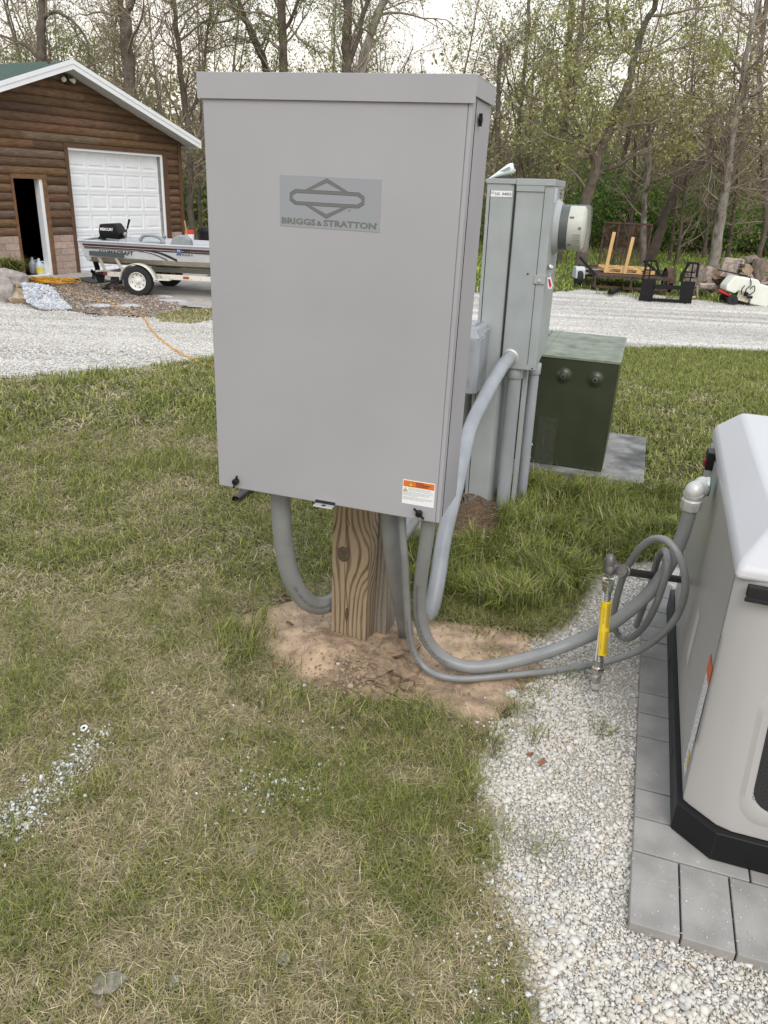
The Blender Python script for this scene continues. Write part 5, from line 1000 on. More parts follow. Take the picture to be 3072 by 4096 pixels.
jug(136, 1093, .36, 'left cloudy plastic jug just inside the garage doorway', m_milk); jug(162, 1099, .36, 'cloudy jug with a yellow label standing inside the garage doorway', m_milk, mat('jug_yellow', (.70, .60, .08), .5)); jug(187, 1098, .33, 'cloudy plastic bottle behind the white door edge, right of the labelled jug', m_milk)
def flat(name, px, z0, z1, m, label, cat):
    P = [g(u, v, -.62) for u, v in px]; c = np.mean(P, 0); mb = MB(); mb.prism([(p[0]-c[0], p[1]-c[1]) for p in P], z0, z1, 'z'); o = mk(name, mb, m, loc=(c[0], c[1], -.66), bevel=.002); tag(o, label, cat); return o
m_matb = mat('black_rubber_mat', (.018, .019, .022), .6, var=.3, vscale=8, bump=.5, bscale=60)
flat('door_mat', [(100, 1122), (225, 1112), (310, 1126), (185, 1135)], .034, .048, m_matb, 'black rubber mat lying in front of the open garage doorway', 'mat')
flat('door_mat', [(290, 1115), (365, 1107), (450, 1124), (372, 1133)], .034, .048, m_matb, 'black rubber mat lying in front of the white roller door', 'mat')
# yellow extension cord: a coil by the door and the run across the drive
m_cord = mat('yellow_orange_cord', (0.62, 0.30, 0.02), .45, var=.1, vscale=20)
c0 = g(211, 1143, -.66); rs = np.random.RandomState(3); pts = []
for i in range(110):
    a = i*.62; rr = .20+.15*math.sin(i*.37)+.08*rs.rand(); pts.append((c0[0]+rr*math.cos(a)*1.5, c0[1]+rr*math.sin(a)*.8, -.60+.07*(i/150)+.07*rs.rand()))
off_ = np.array([c0[0], c0[1], -.66]); mb = MB(); mb.tube(spline(np.array(pts)-off_, 4), .0085, 6); o = mk('cord_coil', mb, m_cord, loc=off_, smooth=True); tag(o, 'heap of coiled yellow orange extension cord in front of the garage doorway', 'extension cord')
cpx = [(235, 1150), (282, 1171), (340, 1183), (380, 1195), (391, 1209), (450, 1218), (461, 1231), (492, 1240), (526, 1252), (575, 1277), (597, 1315), (615, 1338), (635, 1358), (650, 1372), (684, 1399), (722, 1422), (760, 1442), (803, 1461), (855, 1480), (900, 1560), (905, 1700), (880, 1830), (905, 1905), (941, 1951), (984, 1970), (1023, 1978), (1075, 1976), (1140, 1990)]
cp_ = np.array([gt(u, v) for u, v in cpx]); cp_[:, 2] += np.where(np.arange(len(cp_)) > 20, .075, .022); P = resample(spline(cp_, 8), .03); rs = np.random.RandomState(5); s_ = np.arange(len(P)); P[:, 0] += .012*np.sin(s_*.9)*(P[:, 1] > 6); P[:, 1] += .02*np.sin(s_*.23)*(P[:, 1] > 6)
P[:, 2] += .008; off_ = P[0].copy(); mb = MB(); mb.tube(P-off_, .0075, 6); o = mk('extension_cord', mb, m_cord, loc=off_, smooth=True); tag(o, 'thin yellow extension cord snaking over the gravel drive into the lawn', 'extension cord')
# black corrugated pipe on the lawn
a = gt(944, 2026); a[2] = .036; b = gt(1085, 1912); b[2] = .040; t = np.linspace(0, 1, 60)[:, None]; P = a*(1-t)+b*t; off_ = a.copy()
R_ = empty('drain_pipe', off_); tag(R_, 'short black plastic drain pipe lying in the grass below the cabinet', 'pipe')
mb = MB(); Q_ = P-off_; ri_ = .021; n_ = 18
mb.tube(Q_, .0235+.0006*np.sin(np.arange(60)*2.1), n_, cap=False); mk('pipe_wall', mb, m_iron, parent=R_, smooth=True).data.shade_smooth()
mb = MB(); mb.tube(Q_, .0205, n_, cap=False); d_ = (b-a)/np.linalg.norm(b-a); x_ = np.cross([0, 0, 1], d_); x_ /= np.linalg.norm(x_); y_ = np.cross(d_, x_)
th = np.linspace(0, 2*math.pi, n_, endpoint=False); mb.add([x_*math.cos(q)*.0238+y_*math.sin(q)*.0238 for q in th]+[x_*math.cos(q)*.0203+y_*math.sin(q)*.0203 for q in th], [(i, (i+1) % n_, n_+(i+1) % n_, n_+i) for i in range(n_)]); mk('pipe_bore', mb, m_dark, parent=R_, recalc=False)

# ---- rocks
def rock(name, P, size, seed, m, label, cat='rock', group=None, sharp=.35):
    r_ = np.random.RandomState(seed); V0, F0 = ico(3); n1 = r_.normal(size=(7, 3)); n1 /= np.linalg.norm(n1, axis=1)[:, None]; d_ = r_.uniform(.5, .92, 7)
    V = V0.copy()
    for nn, dd in zip(n1, d_): k = V@nn; V = V-np.outer(np.clip(k-dd, 0, None), nn)
    q = V0*3+seed; V = V*(1+.06*(np.sin(q[:, 0]*2.1)+np.sin(q[:, 1]*2.7+1)+np.sin(q[:, 2]*3.3))[:, None]*sharp+.03*r_.normal(size=(len(V), 1))*sharp); V = V*np.array(size)*.5
    a = r_.uniform(0, 6.28); R2 = np.array([[math.cos(a), -math.sin(a), 0], [math.sin(a), math.cos(a), 0], [0, 0, 1]])
    mb = MB(); mb.add(V if group == 'noaz' else V, [tuple(f) for f in F0]); o = mk(name, mb, m, loc=tuple(P)); tag(o, label, cat, group if group != 'noaz' else None); return o
m_rockt = mat('tan_rock', (.40, .31, .21), .9, var=.3, vscale=6, bump=.8, bscale=25, col2=(.09, .055, .04), thr=(.55, .64)); m_rockg = mat('grey_rock', (.30, .27, .25), .9, var=.3, vscale=5, bump=.8, bscale=25); m_rockw = mat('white_flat_rock', (.42, .42, .42), .9, var=.25, vscale=6, bump=.8, bscale=30)
def rp_(u, v, dz): P = g(u, v, -.66); P[2] += dz; return P
rock('garden_rock', rp_(20, 1210, .18), (.55, .5, .55), 3, m_rockg, 'grey rounded rock at the left picture edge before the garage', group='noaz'); rock('garden_rock', rp_(48, 1200, .17), (.42, .45, .56), 5, m_rockt, 'tan cracked rock second from the left picture edge', group='noaz')
rock('garden_rock', rp_(85, 1212, .12), (.55, .5, .36), 8, m_rockt, 'brown sloping rock beside the pale stone heap', group='noaz'); rock('garden_rock', rp_(30, 1165, .25), (.9, .5, .50), 9, m_rockg, 'large grey rock behind the cracked tan rock under the grassy clump', group='noaz')
rock('flat_stone', rp_(505, 1228, .0), (.60, .34, .13), 11, m_rockw, 'flat white stone beside the yellow cord at the drive edge', group='noaz'); rock('flat_stone', rp_(405, 1228, .0), (.5, .3, .12), 12, m_rockw, 'flat white stone left of the yellow cord at the drive edge', group='noaz')
rock('flat_stone', rp_(690, 1208, .01), (.62, .3, .11), 13, m_rockw, 'flat pale stone right of the trailer wheel', group='noaz'); rock('flat_stone', rp_(668, 1192, .01), (.45, .25, .10), 14, m_rockw, 'smaller flat stone behind the pale one by the trailer wheel', group='noaz')
x, y = scatter(pxpoly([(85, 1172), (140, 1170), (230, 1212), (290, 1242), (180, 1248), (110, 1236)]), 5200, 21); r = np.random.RandomState(22); cen = g(150, 1210, -.66); hh = .30*np.exp(-((x-cen[0]+.2)**2/.5+(y-cen[1])**2/.9))
tag(link('pale_stone_heap', stones('pale_stone_heap', np.stack([x, y, terr(x, y)+hh*r.uniform(.75, 1.0, len(x))+.02], 1), r.uniform(.05, .11, len(x)), (.62, .65, .70), .45, 23, [m_stone])), 'low heap of pale crushed stone between the tan rocks and the drive', 'gravel', kind='stuff')
# clods of clay round the post
rc = np.random.RandomState(8)
for i, (u, v, s) in enumerate([(1560, 2640, .07), (1600, 2610, .05), (1540, 2700, .065), (1612, 2726, .062), (1628, 2765, .04), (1535, 2760, .045), (1580, 2742, .03), (1650, 2690, .04), (1500, 2690, .045), (1520, 2735, .035), (1585, 2680, .035), (1560, 2780, .03), (1610, 2640, .035), (1480, 2745, .03), (1640, 2600, .05), (1570, 2590, .045), (1675, 2742, .03), (1700, 2790, .025), (1600, 2790, .025), (1530, 2655, .035)]):
    P = gt(u, v); zz_ = sandz(P[0], P[1]); s *= 1.35; rock('clay_clod', (P[0], P[1], zz_+s*.22), (s*1.15, s, s*.8), 40+i, m_clod, 'dry crumbly clay clod lying beside the post base', 'clod', 'clay clods around the post', sharp=1.3)

# ---- strap leaved plant by the doorway
P = g(20, 1150, -.66); r = np.random.RandomState(31); n = 900; a = r.uniform(0, 6.28, n); rr = r.rand(n)*.22
me = blades('leaves', rr*np.cos(a)*1.4, rr*np.sin(a), np.zeros(n), r.uniform(.35, .75, n), r.uniform(.014, .024, n), np.radians(r.uniform(45, 85, n)), np.radians(r.uniform(-45, 30, n)), a, green(n, r)*.75)
o = link('daylily_clump', me, loc=(P[0], P[1], -.45)); tag(o, 'dark green strap leaved clump beside the garage doorway', 'plant')

# ---- boat on its trailer; local x toward the bow, y away, z up
BR = (-5.18, 15.76, -.66); BZ = math.radians(-4)
m_hull = mat('silver_white_hull', (0.48, 0.50, 0.52), .35, var=.05, vscale=3); m_hullt = mat('tan_hull_band', (0.42, 0.38, 0.30), .4, var=.15, vscale=4); m_hullb = mat('dull_aluminium_bottom', (0.20, 0.20, 0.19), .5, metal=.3, var=.2, vscale=6); m_in = mat('boat_interior_grey', (.35, .38, .40), .6, var=.1)
m_mar = mat('maroon_stripe', (.075, .012, .018), .4)
R_ = empty('fishing_boat', (BR[0], BR[1], BR[2]), BZ); tag(R_, 'white aluminium fishing boat with maroon stripes resting on the trailer', 'boat')
bpt = lambda name, mb, m, **kw: mk(name, mb, m, parent=kw.pop('parent', R_), **kw)
CYB = .86; st = [(-1.0, 1, 0), (-.2, 1, 0), (.8, 1, 0), (1.8, .98, .01), (2.5, .88, .03), (3.1, .66, .07), (3.6, .34, .12), (3.85, .03, .17)]
def sec(x, k, up_, dx=0, ins=0):
    pr = [(.76, 1.0), (.745, .955), (.70, .70), (.66, .66), (.60, .60), (.0, .50)]; o = []
    for y_, z_ in pr:
        zz = z_+up_*(1 if z_ > .9 else 1.5); xx = x+(-.11*(z_-.62)/.38*1.0 if dx else 0); yy = max(0, y_*k-ins); o.append((xx, yy, zz))
    return o
rows = []
for i, (x_, k_, u_) in enumerate(st):
    s_ = sec(x_, k_, u_, dx=(i == 0)); s_ = [(x_-.10-.13*((z-.5)/.5) if i == 0 else x, y, z) for x, y, z in s_]; rows.append([(x, CYB-y, z) for x, y, z in s_]+[(x, CYB+y, z) for x, y, z in s_[::-1][1:]])
nr = len(rows[0]); mb = MB(); F = []; mi = []
for i in range(len(rows)-1):
    for j in range(nr-1):
        F.append((i*nr+j, i*nr+j+1, (i+1)*nr+j+1, (i+1)*nr+j)); jj = min(j, nr-2-j); mi.append(0 if jj <= 1 else (1 if jj in (2, 3) else 2))
F.append(tuple(range(nr))); mi.append(0); mb.v = [p for r_ in rows for p in r_]; mb.f = F; mb.mi = mi
h_ = bpt('hull', mb, [m_hull, m_hullt, m_hullb]); sm_ = h_.modifiers.new('solid', 'SOLIDIFY'); sm_.thickness = .012; sm_.offset = -1
mb = MB(); pl = [(x_, (CYB-.76*k_, 1.0+u_)) for x_, k_, u_ in st]
for s in (-1, 1):
    pth = [(-1.23, CYB+s*.76, 1.0)]+[(x_, CYB+s*.76*k_, 1.0+u_) for x_, k_, u_ in st[1:]]; mb.tube(pth, .018, 8)
mb.tube([(-1.23, CYB-.76, 1.0), (-1.23, CYB+.76, 1.0)], .018, 8); bpt('gunwale', mb, m_hull, smooth=True)
mb = MB(); mb.prism([(-1.0, CYB-.66), (1.8, CYB-.66), (3.2, CYB-.3), (3.2, CYB+.3), (1.8, CYB+.66), (-1.0, CYB+.66)], .72, .74, 'z'); mb.box(-.1, .3, CYB-.7, CYB+.7, .74, .88); mb.box(1.6, 2.0, CYB-.68, CYB+.68, .74, .90); mb.box(-1.12, -1.02, CYB-.7, CYB+.7, .62, .99); bpt('deck', mb, m_in)
def sy(z): return CYB-(.70+.045*(z-.70)/.255)-.0035
def stripe(mb, x0, x1, z0, z1, z0b=None, z1b=None, o=0):
    a, b = (z0, z1); c, d = (z0b if z0b is not None else z0), (z1b if z1b is not None else z1); mb.quad((x0, sy(a)-o, a), (x1, sy(c)-o, c), (x1, sy(d)-o, d), (x0, sy(b)-o, b))
mb = MB(); stripe(mb, -1.15, 1.9, .905, .945); bpt('hull_stripe', mb, m_mar, recalc=False)
mb = MB(); stripe(mb, -1.13, 1.9, .868, .892, o=.0005); bpt('hull_stripe', mb, m_ink, recalc=False)
mb = MB(); stripe(mb, -1.12, .1, .850, .860); bpt('hull_stripe', mb, m_mar, recalc=False)
def swoosh(pts, m):
    mb = MB()
    for (xa, za, wa), (xb, zb, wb) in zip(pts[:-1], pts[1:]): mb.quad((xa, sy(za-wa)-.001, za-wa), (xb, sy(zb-wb)-.001, zb-wb), (xb, sy(zb+wb)-.001, zb+wb), (xa, sy(za+wa)-.001, za+wa))
    bpt('hull_stripe', mb, m, recalc=False)
swoosh([(.1, .868, .004), (.25, .862, .010), (.4, .845, .018), (.52, .81, .024), (.64, .765, .026), (.76, .712, .026)], m_ink); swoosh([(.0, .845, .003), (.15, .838, .006), (.28, .815, .009), (.4, .775, .011), (.5, .735, .012), (.56, .708, .012)], m_mar)
mb = MB(); text_on(mb, 'ALUMACRAFT', (-.86, sy(.76)-.002, .765), (1, 0, 0), (0, -.176, .984), .075, .74, bold=.03, shear=.15); bpt('hull_lettering', mb, m_ink, recalc=False)
mb = MB(); text_on(mb, 'BACKTROLLER 16', (.76, sy(.83)-.002, .818), (1, 0, 0), (0, -.176, .984), .034, .33, bold=.02, shear=.2); bpt('hull_lettering', mb, m_ink, recalc=False)
mb = MB(); text_on(mb, '333', (.90, sy(.89)-.006, .885), (1, 0, 0), (0, -.176, .984), .045, .14, bold=.03); bpt('hull_number', mb, m_ink, recalc=False)
mb = MB(); mb.lathe([(.052, 0), (.052, .003)], (.82, sy(.905)-.002, .905), (0, -1, .17), 24); dk = bpt('round_sticker', mb, mat('sticker_blue', (.03, .10, .30), .4)); mb = MB(); text_on(mb, '12', (.82, sy(.905)-.0065, .885), (1, 0, 0), (0, -.176, .984), .042, .05, align='c', bold=.03); bpt('sticker_number', mb, m_wh, parent=dk, recalc=False)
m_seat = mat('grey_boat_vinyl', (.28, .30, .31), .6, var=.1)
mb = MB(); mb.tube(spline([(-.12, CYB-.35, 1.02), (-.04, CYB-.35, 1.12), (.14, CYB-.35, 1.14), (.30, CYB-.35, 1.10), (.36, CYB-.35, 1.0)], 6), .035, 12); mb.box(-.05, .30, CYB-.5, CYB-.1, .92, 1.0); bpt('seat_back', mb, m_seat, smooth=True)
mb = MB(); mb.prism([(.54, 1.0), (.60, 1.12), (.72, 1.18), (.86, 1.17), (.95, 1.10), (.96, .98), (.80, .92), (.60, .92)], CYB-.45, CYB-.25, 'y'); bpt('boat_seat', mb, m_seat, bevel=.02)
mb = MB(); mb.beam((.74, CYB-.35, .74), (.74, CYB-.35, .93), .05, .05); bpt('seat_post', mb, m_galv)
for x_ in (-.30, .50): mb = MB(); mb.lathe([(.008, 0), (.008, .10), (.03, .12), (.04, .16), (.02, .19)], (x_, CYB-.62, 1.0), (0, 0, 1), 12); bpt('rod_holder', mb, m_seat, smooth=True)
# outboard motor
mo = bpt('outboard_motor', MB().add(*( [(-1.04, CYB-.18, 1.03), (-.60, CYB-.20, 1.01), (-.60, CYB+.16, 1.01), (-1.04, CYB+.14, 1.03), (-1.05, CYB-.19, 1.14), (-.57, CYB-.21, 1.13), (-.57, CYB+.17, 1.13), (-1.05, CYB+.15, 1.14), (-1.03, CYB-.17, 1.29), (-.68, CYB-.18, 1.32), (-.68, CYB+.14, 1.32), (-1.03, CYB+.13, 1.29)], [(3, 2, 1, 0)]+[(k*4+i, k*4+(i+1) % 4, k*4+4+(i+1) % 4, k*4+4+i) for k in range(2) for i in range(4)]+[(8, 9, 10, 11)])), mat('motor_black', (.005, .005, .005), .35, spec=.25), bevel=.03)
mb = MB(); text_on(mb, 'MERCURY', (-1.00, CYB-.199, 1.175), (1, .0, 0), (0, .06, 1), .048, .27, bold=.03); bpt('motor_lettering', mb, m_wh, parent=mo, recalc=False)
mb = MB(); mb.beam((-1.0, CYB-.196, 1.245), (-.68, CYB-.200, 1.245), .004, .006); bpt('motor_stripe', mb, m_mar, parent=mo)
mb = MB(); mb.beam((-.60, CYB-.1, 1.06), (-.50, CYB-.12, 1.09), .05, .05); mb.tube([(-.53, CYB-.12, 1.08), (-.45, CYB-.14, 1.24)], .012, 8); mb.tube([(-.45, CYB-.14, 1.24), (-.385, CYB-.15, 1.41)], [.018, .024], 10); bpt('tiller_handle', mb, m_blk, parent=mo, smooth=True)
mb = MB(); mb.hexa([(-1.10, CYB-.06, 1.05), (-.95, CYB-.06, 1.05), (-.95, CYB+.06, 1.05), (-1.10, CYB+.06, 1.05)], [(-1.34, CYB-.05, .75), (-1.2, CYB-.05, .75), (-1.2, CYB+.05, .75), (-1.34, CYB+.05, .75)]); mb.beam((-1.26, CYB-.1, .76), (-1.10, CYB-.28, .40), .10, .05); bpt('drive_leg', mb, m_blk, parent=mo, bevel=.01)
mb = MB(); mb.lathe([(.01, -.10), (.045, -.05), (.05, .08), (.02, .16)], (-1.02, CYB-.40, .33), (1, -.1, .1), 14); mb.hexa([(-1.06, CYB-.41, .16), (-.94, CYB-.41, .16), (-.94, CYB-.39, .16), (-1.06, CYB-.39, .16)], [(-1.12, CYB-.42, .33), (-.90, CYB-.42, .33), (-.90, CYB-.38, .33), (-1.12, CYB-.38, .33)])
for k in range(3): a = k*2.094+.3; mb.beam((-1.13, CYB-.40, .33), (-1.15, CYB-.40+.11*math.cos(a), .33+.11*math.sin(a)), .012, .07)
bpt('propeller_unit', mb, m_blk, parent=mo)
# trailer
T_R = empty('boat_trailer', (BR[0], BR[1], BR[2]), BZ); tag(T_R, 'rust spotted white boat trailer carrying the fishing boat', 'trailer')
tp = lambda name, mb, m, **kw: mk(name, mb, m, parent=kw.pop('parent', T_R), **kw)
m_tw = mat('rusty_white_paint', (.66, .64, .57), .5, var=.06, vscale=5, dirt=((.22, .10, .04), 9, .60))
m_tyre = mat('tyre_rubber', (.018, .018, .019), .8, bump=.4, bscale=80); m_rim = mat('white_rim', (.70, .70, .66), .4, var=.08, vscale=9, dirt=((.25, .12, .05), 16, .68))
mb = MB(); mb.beam((-.75, .25, .37), (2.0, .25, .39), .06, .095); mb.beam((-.75, 1.47, .37), (2.0, 1.47, .39), .06, .095); mb.beam((2.0, .25, .39), (3.9, .86, .42), .06, .09); mb.beam((2.0, 1.47, .39), (3.9, .86, .42), .06, .09); mb.beam((-.72, .25, .36), (-.72, 1.47, .36), .09, .12); mb.beam((1.2, .27, .36), (1.2, 1.45, .36), .06, .07); mb.beam((3.8, .86, .42), (4.9, .86, .42), .07, .09); tp('frame', mb, m_tw, bevel=.004)
mb = MB(); mb.beam((0, .0, .28), (0, 1.72, .28), .06, .06); tp('axle', mb, m_iron)
for yy in (0, 1.72):
    s = -1 if yy == 0 else 1
    mb = MB(); mb.lathe([(.17, -.085), (.25, -.095), (.285, -.085), (.295, -.06), (.297, 0), (.295, .06), (.285, .085), (.25, .095), (.17, .085)], (0, yy, .297), (0, 1, 0), 40, caps=False); wh_ = tp('wheel', mb, m_tyre, smooth=True); wh_.data.shade_smooth()
    mb = MB(); mb.lathe([(.178, .088), (.172, .092), (.160, .07), (.150, .035), (.07, .035), (.06, .05), (.035, .055), (.03, .085), (.001, .088)], (0, yy, .297), (0, s, 0), 36, caps=False); rm = tp('rim', mb, m_rim, parent=wh_, smooth=True)
    mb = MB()
    for k in range(8):
        a = 2*math.pi*k/8+.2; cx3, cz3 = .118*math.cos(a), .297+.118*math.sin(a); t1 = np.array([-math.sin(a), math.cos(a)]); n1 = np.array([math.cos(a), math.sin(a)]); yv = yy+s*.0365
        mb.add([(cx3+t1[0]*.018+n1[0]*.014, yv, cz3+t1[1]*.018+n1[1]*.014), (cx3-t1[0]*.018+n1[0]*.014, yv, cz3-t1[1]*.018+n1[1]*.014), (cx3-n1[0]*.016, yv, cz3-n1[1]*.016)], [(0, 1, 2)])
    tp('rim_holes', mb, m_dark, parent=wh_, recalc=False)
    mb = MB(); arc = [(.36*math.cos(a), .335*math.sin(a)+.30) for a in np.linspace(math.pi*1.0, math.pi*.02, 15)]+[(.42, .33), (.46, .36)]
    V = []; 
    for (x_, z_) in arc: V += [(x_, yy-.11, z_), (x_, yy+.11, z_)]
    mb.add(V, [(2*i, 2*i+1, 2*i+3, 2*i+2) for i in range(len(arc)-1)]); fe = tp('mudguard', mb, m_tw, smooth=True); md = fe.modifiers.new('s', 'SOLIDIFY'); md.thickness = .012; fe.data.shade_smooth()
    mb = MB(); mb.box(.34, .62, min(yy, yy-s*.12)-.01, max(yy, yy-s*.12)+.01, .36, .39) if False else mb.box(.36, .66, yy-.10, yy+.10, .345, .365); tp('step_plate', mb, m_tw)
mb = MB(); mb.box(-.80, -.745, .16, .26, .34, .42); tp('tail_light', mb, mat('red_lens', (.22, .02, .02), .3), bevel=.004)
mb = MB(); mb.box(.84, .96, .214, .22, .36, .41); tp('side_marker', mb, mat('amber_lens', (.35, .08, .02), .3), bevel=.002)
for xa, xb in ((-.83, -.76), (-.49, -.38)): mb = MB(); mb.beam((xa, .05, .76), (xb, .2, .42), .05, .045); tp('guide_post', mb, m_tw, bevel=.003)
mb = MB(); mb.beam((-.98, .03, .775), (-.28, .03, .765), .05, .09); tp('bunk_board', mb, mat('green_carpet', (.06, .075, .075), .95), bevel=.006)
mb = MB(); mb.beam((-.36, .18, .34), (-.70, .05, .17), .035, .035); mb.box(-.78, -.64, -.02, .10, .09, .12); mb.beam((-.70, .05, .17), (-.71, .04, .1), .05, .05); tp('jack_stand', mb, m_blk, bevel=.003)
mb = MB(); mb.box(-.72, -.55, .3, .5, .16, .32); tp('bracket', mb, m_iron)

# bucket, pole and bin beside the far garage corner
P = aty(760, 972, 20.6); off_ = (P[0], P[1], -.66)
R_ = empty('red_lid_bucket', off_); tag(R_, 'white bucket with a bright red top behind the boat', 'bucket'); hB = P[2]+.66
mb = MB(); mb.lathe([(.10, 0), (.115, .32)], (0, 0, hB-.10), (0, 0, 1), 18); mk('bucket_side', mb, m_white, parent=R_, smooth=True); mb = MB(); mb.lathe([(.12, 0), (.12, .09)], (0, 0, hB+.22), (0, 0, 1), 18); mk('bucket_lid', mb, mat('bucket_red', (.65, .05, .03), .4), parent=R_)
mb = MB(); mb.box(-.2, .2, -.2, .2, 0, hB-.10); o = mk('wooden_crate', mb, m_trim2, loc=off_, bevel=.01); tag(o, 'brown wooden crate holding up the red topped bucket', 'crate')
a = aty(738, 882, 20.2); b = aty(772, 1040, 20.2); mb = MB(); mb.tube([(0, 0, 0), tuple(np.array(a)-np.array([b[0], b[1], -.66]))], .017, 8); o = mk('tool_handle', mb, mat('handle_wood', (.45, .28, .12), .6), loc=(b[0], b[1], -.66)); tag(o, 'wooden tool handle leaning by the far garage corner', 'tool handle')
P = aty(826, 950, 21); R_ = empty('black_bin', (P[0], P[1], -.66)); tag(R_, 'black round topped bin standing beyond the boat', 'bin'); hB = P[2]+.66
mb = MB(); mb.lathe([(.20, 0), (.22, hB+.12)], (0, 0, 0), (0, 0, 1), 20); mk('bin_body', mb, m_blk, parent=R_, smooth=True); mb = MB(); mb.lathe([(.24, 0), (.24, .05), (.15, .12), (.01, .14)], (0, 0, hB+.12), (0, 0, 1), 20); mk('bin_lid', mb, m_blk, parent=R_, smooth=True)

# ---- right side: utility trailer, lumber, attachment frame, sprayer, logs
m_rust = mat('rusty_brown_steel', (.085, .042, .028), .8, var=.35, vscale=8, col2=(.03, .02, .018), thr=(.45, .6))
m_blks = mat('worn_black_steel', (.009, .009, .0095), .6, var=.3, vscale=9, dirt=((.06, .05, .04), 12, .70), spec=.2)
UR = g(2373, 1166, -.66); R_ = empty('utility_trailer', tuple(UR), math.radians(-4)); tag(R_, 'rusty brown utility trailer with an upright black mesh ramp', 'trailer')
up_ = lambda name, mb, m, **kw: mk(name, mb, m, parent=kw.pop('parent', R_), **kw)
mb = MB(); Wt, Lt = 1.86, 3.0
for z_ in (.13, .40):
    for (a, b) in (((0, 0), (Wt, 0)), ((0, 0), (0, Lt)), ((Wt, 0), (Wt, Lt)), ((0, Lt), (Wt, Lt))): mb.beam((*a, z_), (*b, z_), .05, .06)
for x_, y_ in ((0, 0), (Wt, 0), (0, Lt), (Wt, Lt), (Wt/2, 0), (0, Lt/2), (Wt, Lt/2)): mb.box(x_-.025, x_+.025, y_-.025, y_+.025, .13, .42)
up_('frame', mb, m_rust, bevel=.003)
mb = MB(); mb.box(.03, Wt-.03, .03, Lt-.03, .385, .41); up_('deck', mb, m_rust)
mb = MB(); mb.beam((0, 0, .42), (0, Lt, .62), .05, .05); mb.beam((Wt, .6, .42), (Wt, Lt, .62), .05, .05); up_('side_rail', mb, m_blks)
mb = MB(); mb.beam((Wt*.38, 0, .12), (.28, -1.0, .10), .07, .08); mb.beam((.28, -1.0, .10), (.20, -1.12, .12), .10, .09); up_('tongue', mb, m_blks, bevel=.004)
mb = MB(); mb.lathe([(.17, -.09), (.27, -.09), (.30, -.05), (.30, .05), (.27, .09), (.17, .09)], (Wt+.13, .55, .30), (1, 0, 0), 30, caps=False); wt = up_('wheel', mb, m_tyre, smooth=True); mb = MB(); mb.lathe([(.175, .07), (.15, .03), (.04, .04), (.001, .06)], (Wt+.13, .55, .30), (-1, -.0, 0), 24, caps=False); mb.lathe([(.175, .07), (.15, .03), (.04, .04), (.001, .06)], (Wt+.13, .55, .30), (1, -.0, 0), 24, caps=False); up_('rim', mb, m_rim, parent=wt, smooth=True)
mb = MB(); arc = [(.55+.36*math.cos(a), .30+.36*math.sin(a)) for a in np.linspace(math.pi, 0, 9)]; V = []
for y_, z_ in arc: V += [(Wt+.03, y_, z_), (Wt+.25, y_, z_)]
mb.add(V, [(2*i, 2*i+1, 2*i+3, 2*i+2) for i in range(8)]); fe = up_('mudguard', mb, m_rust); md = fe.modifiers.new('s', 'SOLIDIFY'); md.thickness = .02
mb = MB(); gx_0, gx_1, gzt = .02+.55, Wt+.06, 1.62
for x_ in (gx_0, gx_0+.42, gx_0+.84, gx_1): mb.beam((x_, Lt+.05, .30), (x_, Lt+.05, gzt), .045, .045)
mb.beam((gx_0-.02, Lt+.05, gzt), (gx_1+.02, Lt+.05, gzt), .05, .05); mb.beam((gx_0, Lt+.05, .32), (gx_1, Lt+.05, .32), .05, .05); rg = up_('ramp_gate', mb, m_rust)
mb = MB()
for i in range(46): x_ = gx_0+(gx_1-gx_0)*i/45; mb.box(x_-.004, x_+.004, Lt+.045, Lt+.050, .33, gzt)
for i in range(40): z_ = .34+(gzt-.34)*i/39; mb.box(gx_0, gx_1, Lt+.0505, Lt+.0555, z_-.004, z_+.004)
up_('wire_mesh', mb, m_rust, parent=rg)
# small tow dolly behind
P = g(2325, 1155, -.66); R_ = empty('tow_dolly', (P[0], P[1]+.5, -.66), .1); tag(R_, 'small tow dolly with a pale grey mudguard behind the utility trailer', 'dolly')
mb = MB(); mb.lathe([(.12, -.07), (.20, -.07), (.22, -.04), (.22, .04), (.20, .07), (.12, .07)], (0, 0, .22), (1, 0, 0), 24); mk('wheel', mb, m_tyre, parent=R_, smooth=True)
mb = MB(); mb.prism([(-.02, .22), (.02, .45), (.10, .52), (.3, .52), (.36, .3), (.3, .24)], -.12, .14, 'y'); mb.v = [(y_, x_-.1, z_) for x_, y_, z_ in mb.v]; mk('mudguard', mb, mat('pale_grey_plastic', (.50, .52, .52), .5), parent=R_, bevel=.01)
mb = MB(); mb.beam((.1, 0, .36), (.95, 0, .34), .04, .05); mb.beam((.1, .1, .46), (.85, .1, .46), .03, .03); mk('axle_bar', mb, m_galv, parent=R_)
# pallet with two uprights
m_pine = mat('fresh_pine', (.62, .40, .17), .65, var=.15, vscale=6, stretch=(1, 1, .2), dirt=((.30, .17, .06), 9, .66))
P = g(2408, 1160, -.66); R_ = empty('lumber_frame', (P[0]+.06, P[1]+.28, -.66+.425), math.radians(-3)); tag(R_, 'fresh yellow pine pallet with two tall uprights on the rusty trailer', 'lumber')
lp = lambda name, mb, **kw: mk(name, mb, m_pine, parent=R_, bevel=.003, **kw)
mb = MB()
for y_ in (0, .45, .9): mb.box(0, 1.35, y_, y_+.09, 0, .02); mb.box(0, 1.35, y_, y_+.09, .105, .125)
for x_ in (0, .42, .85, 1.2): mb.box(x_, x_+.13, .001, .98, .021, .104)
lp('pallet', mb)
for x_, y_, h in ((.05, -.02, 1.03), (.56, -.02, .93)): mb = MB(); mb.beam((x_-.03, y_, .0), (x_+.045, y_, h), .085, .04, up=(0, 1, 0)); lp('upright', mb)
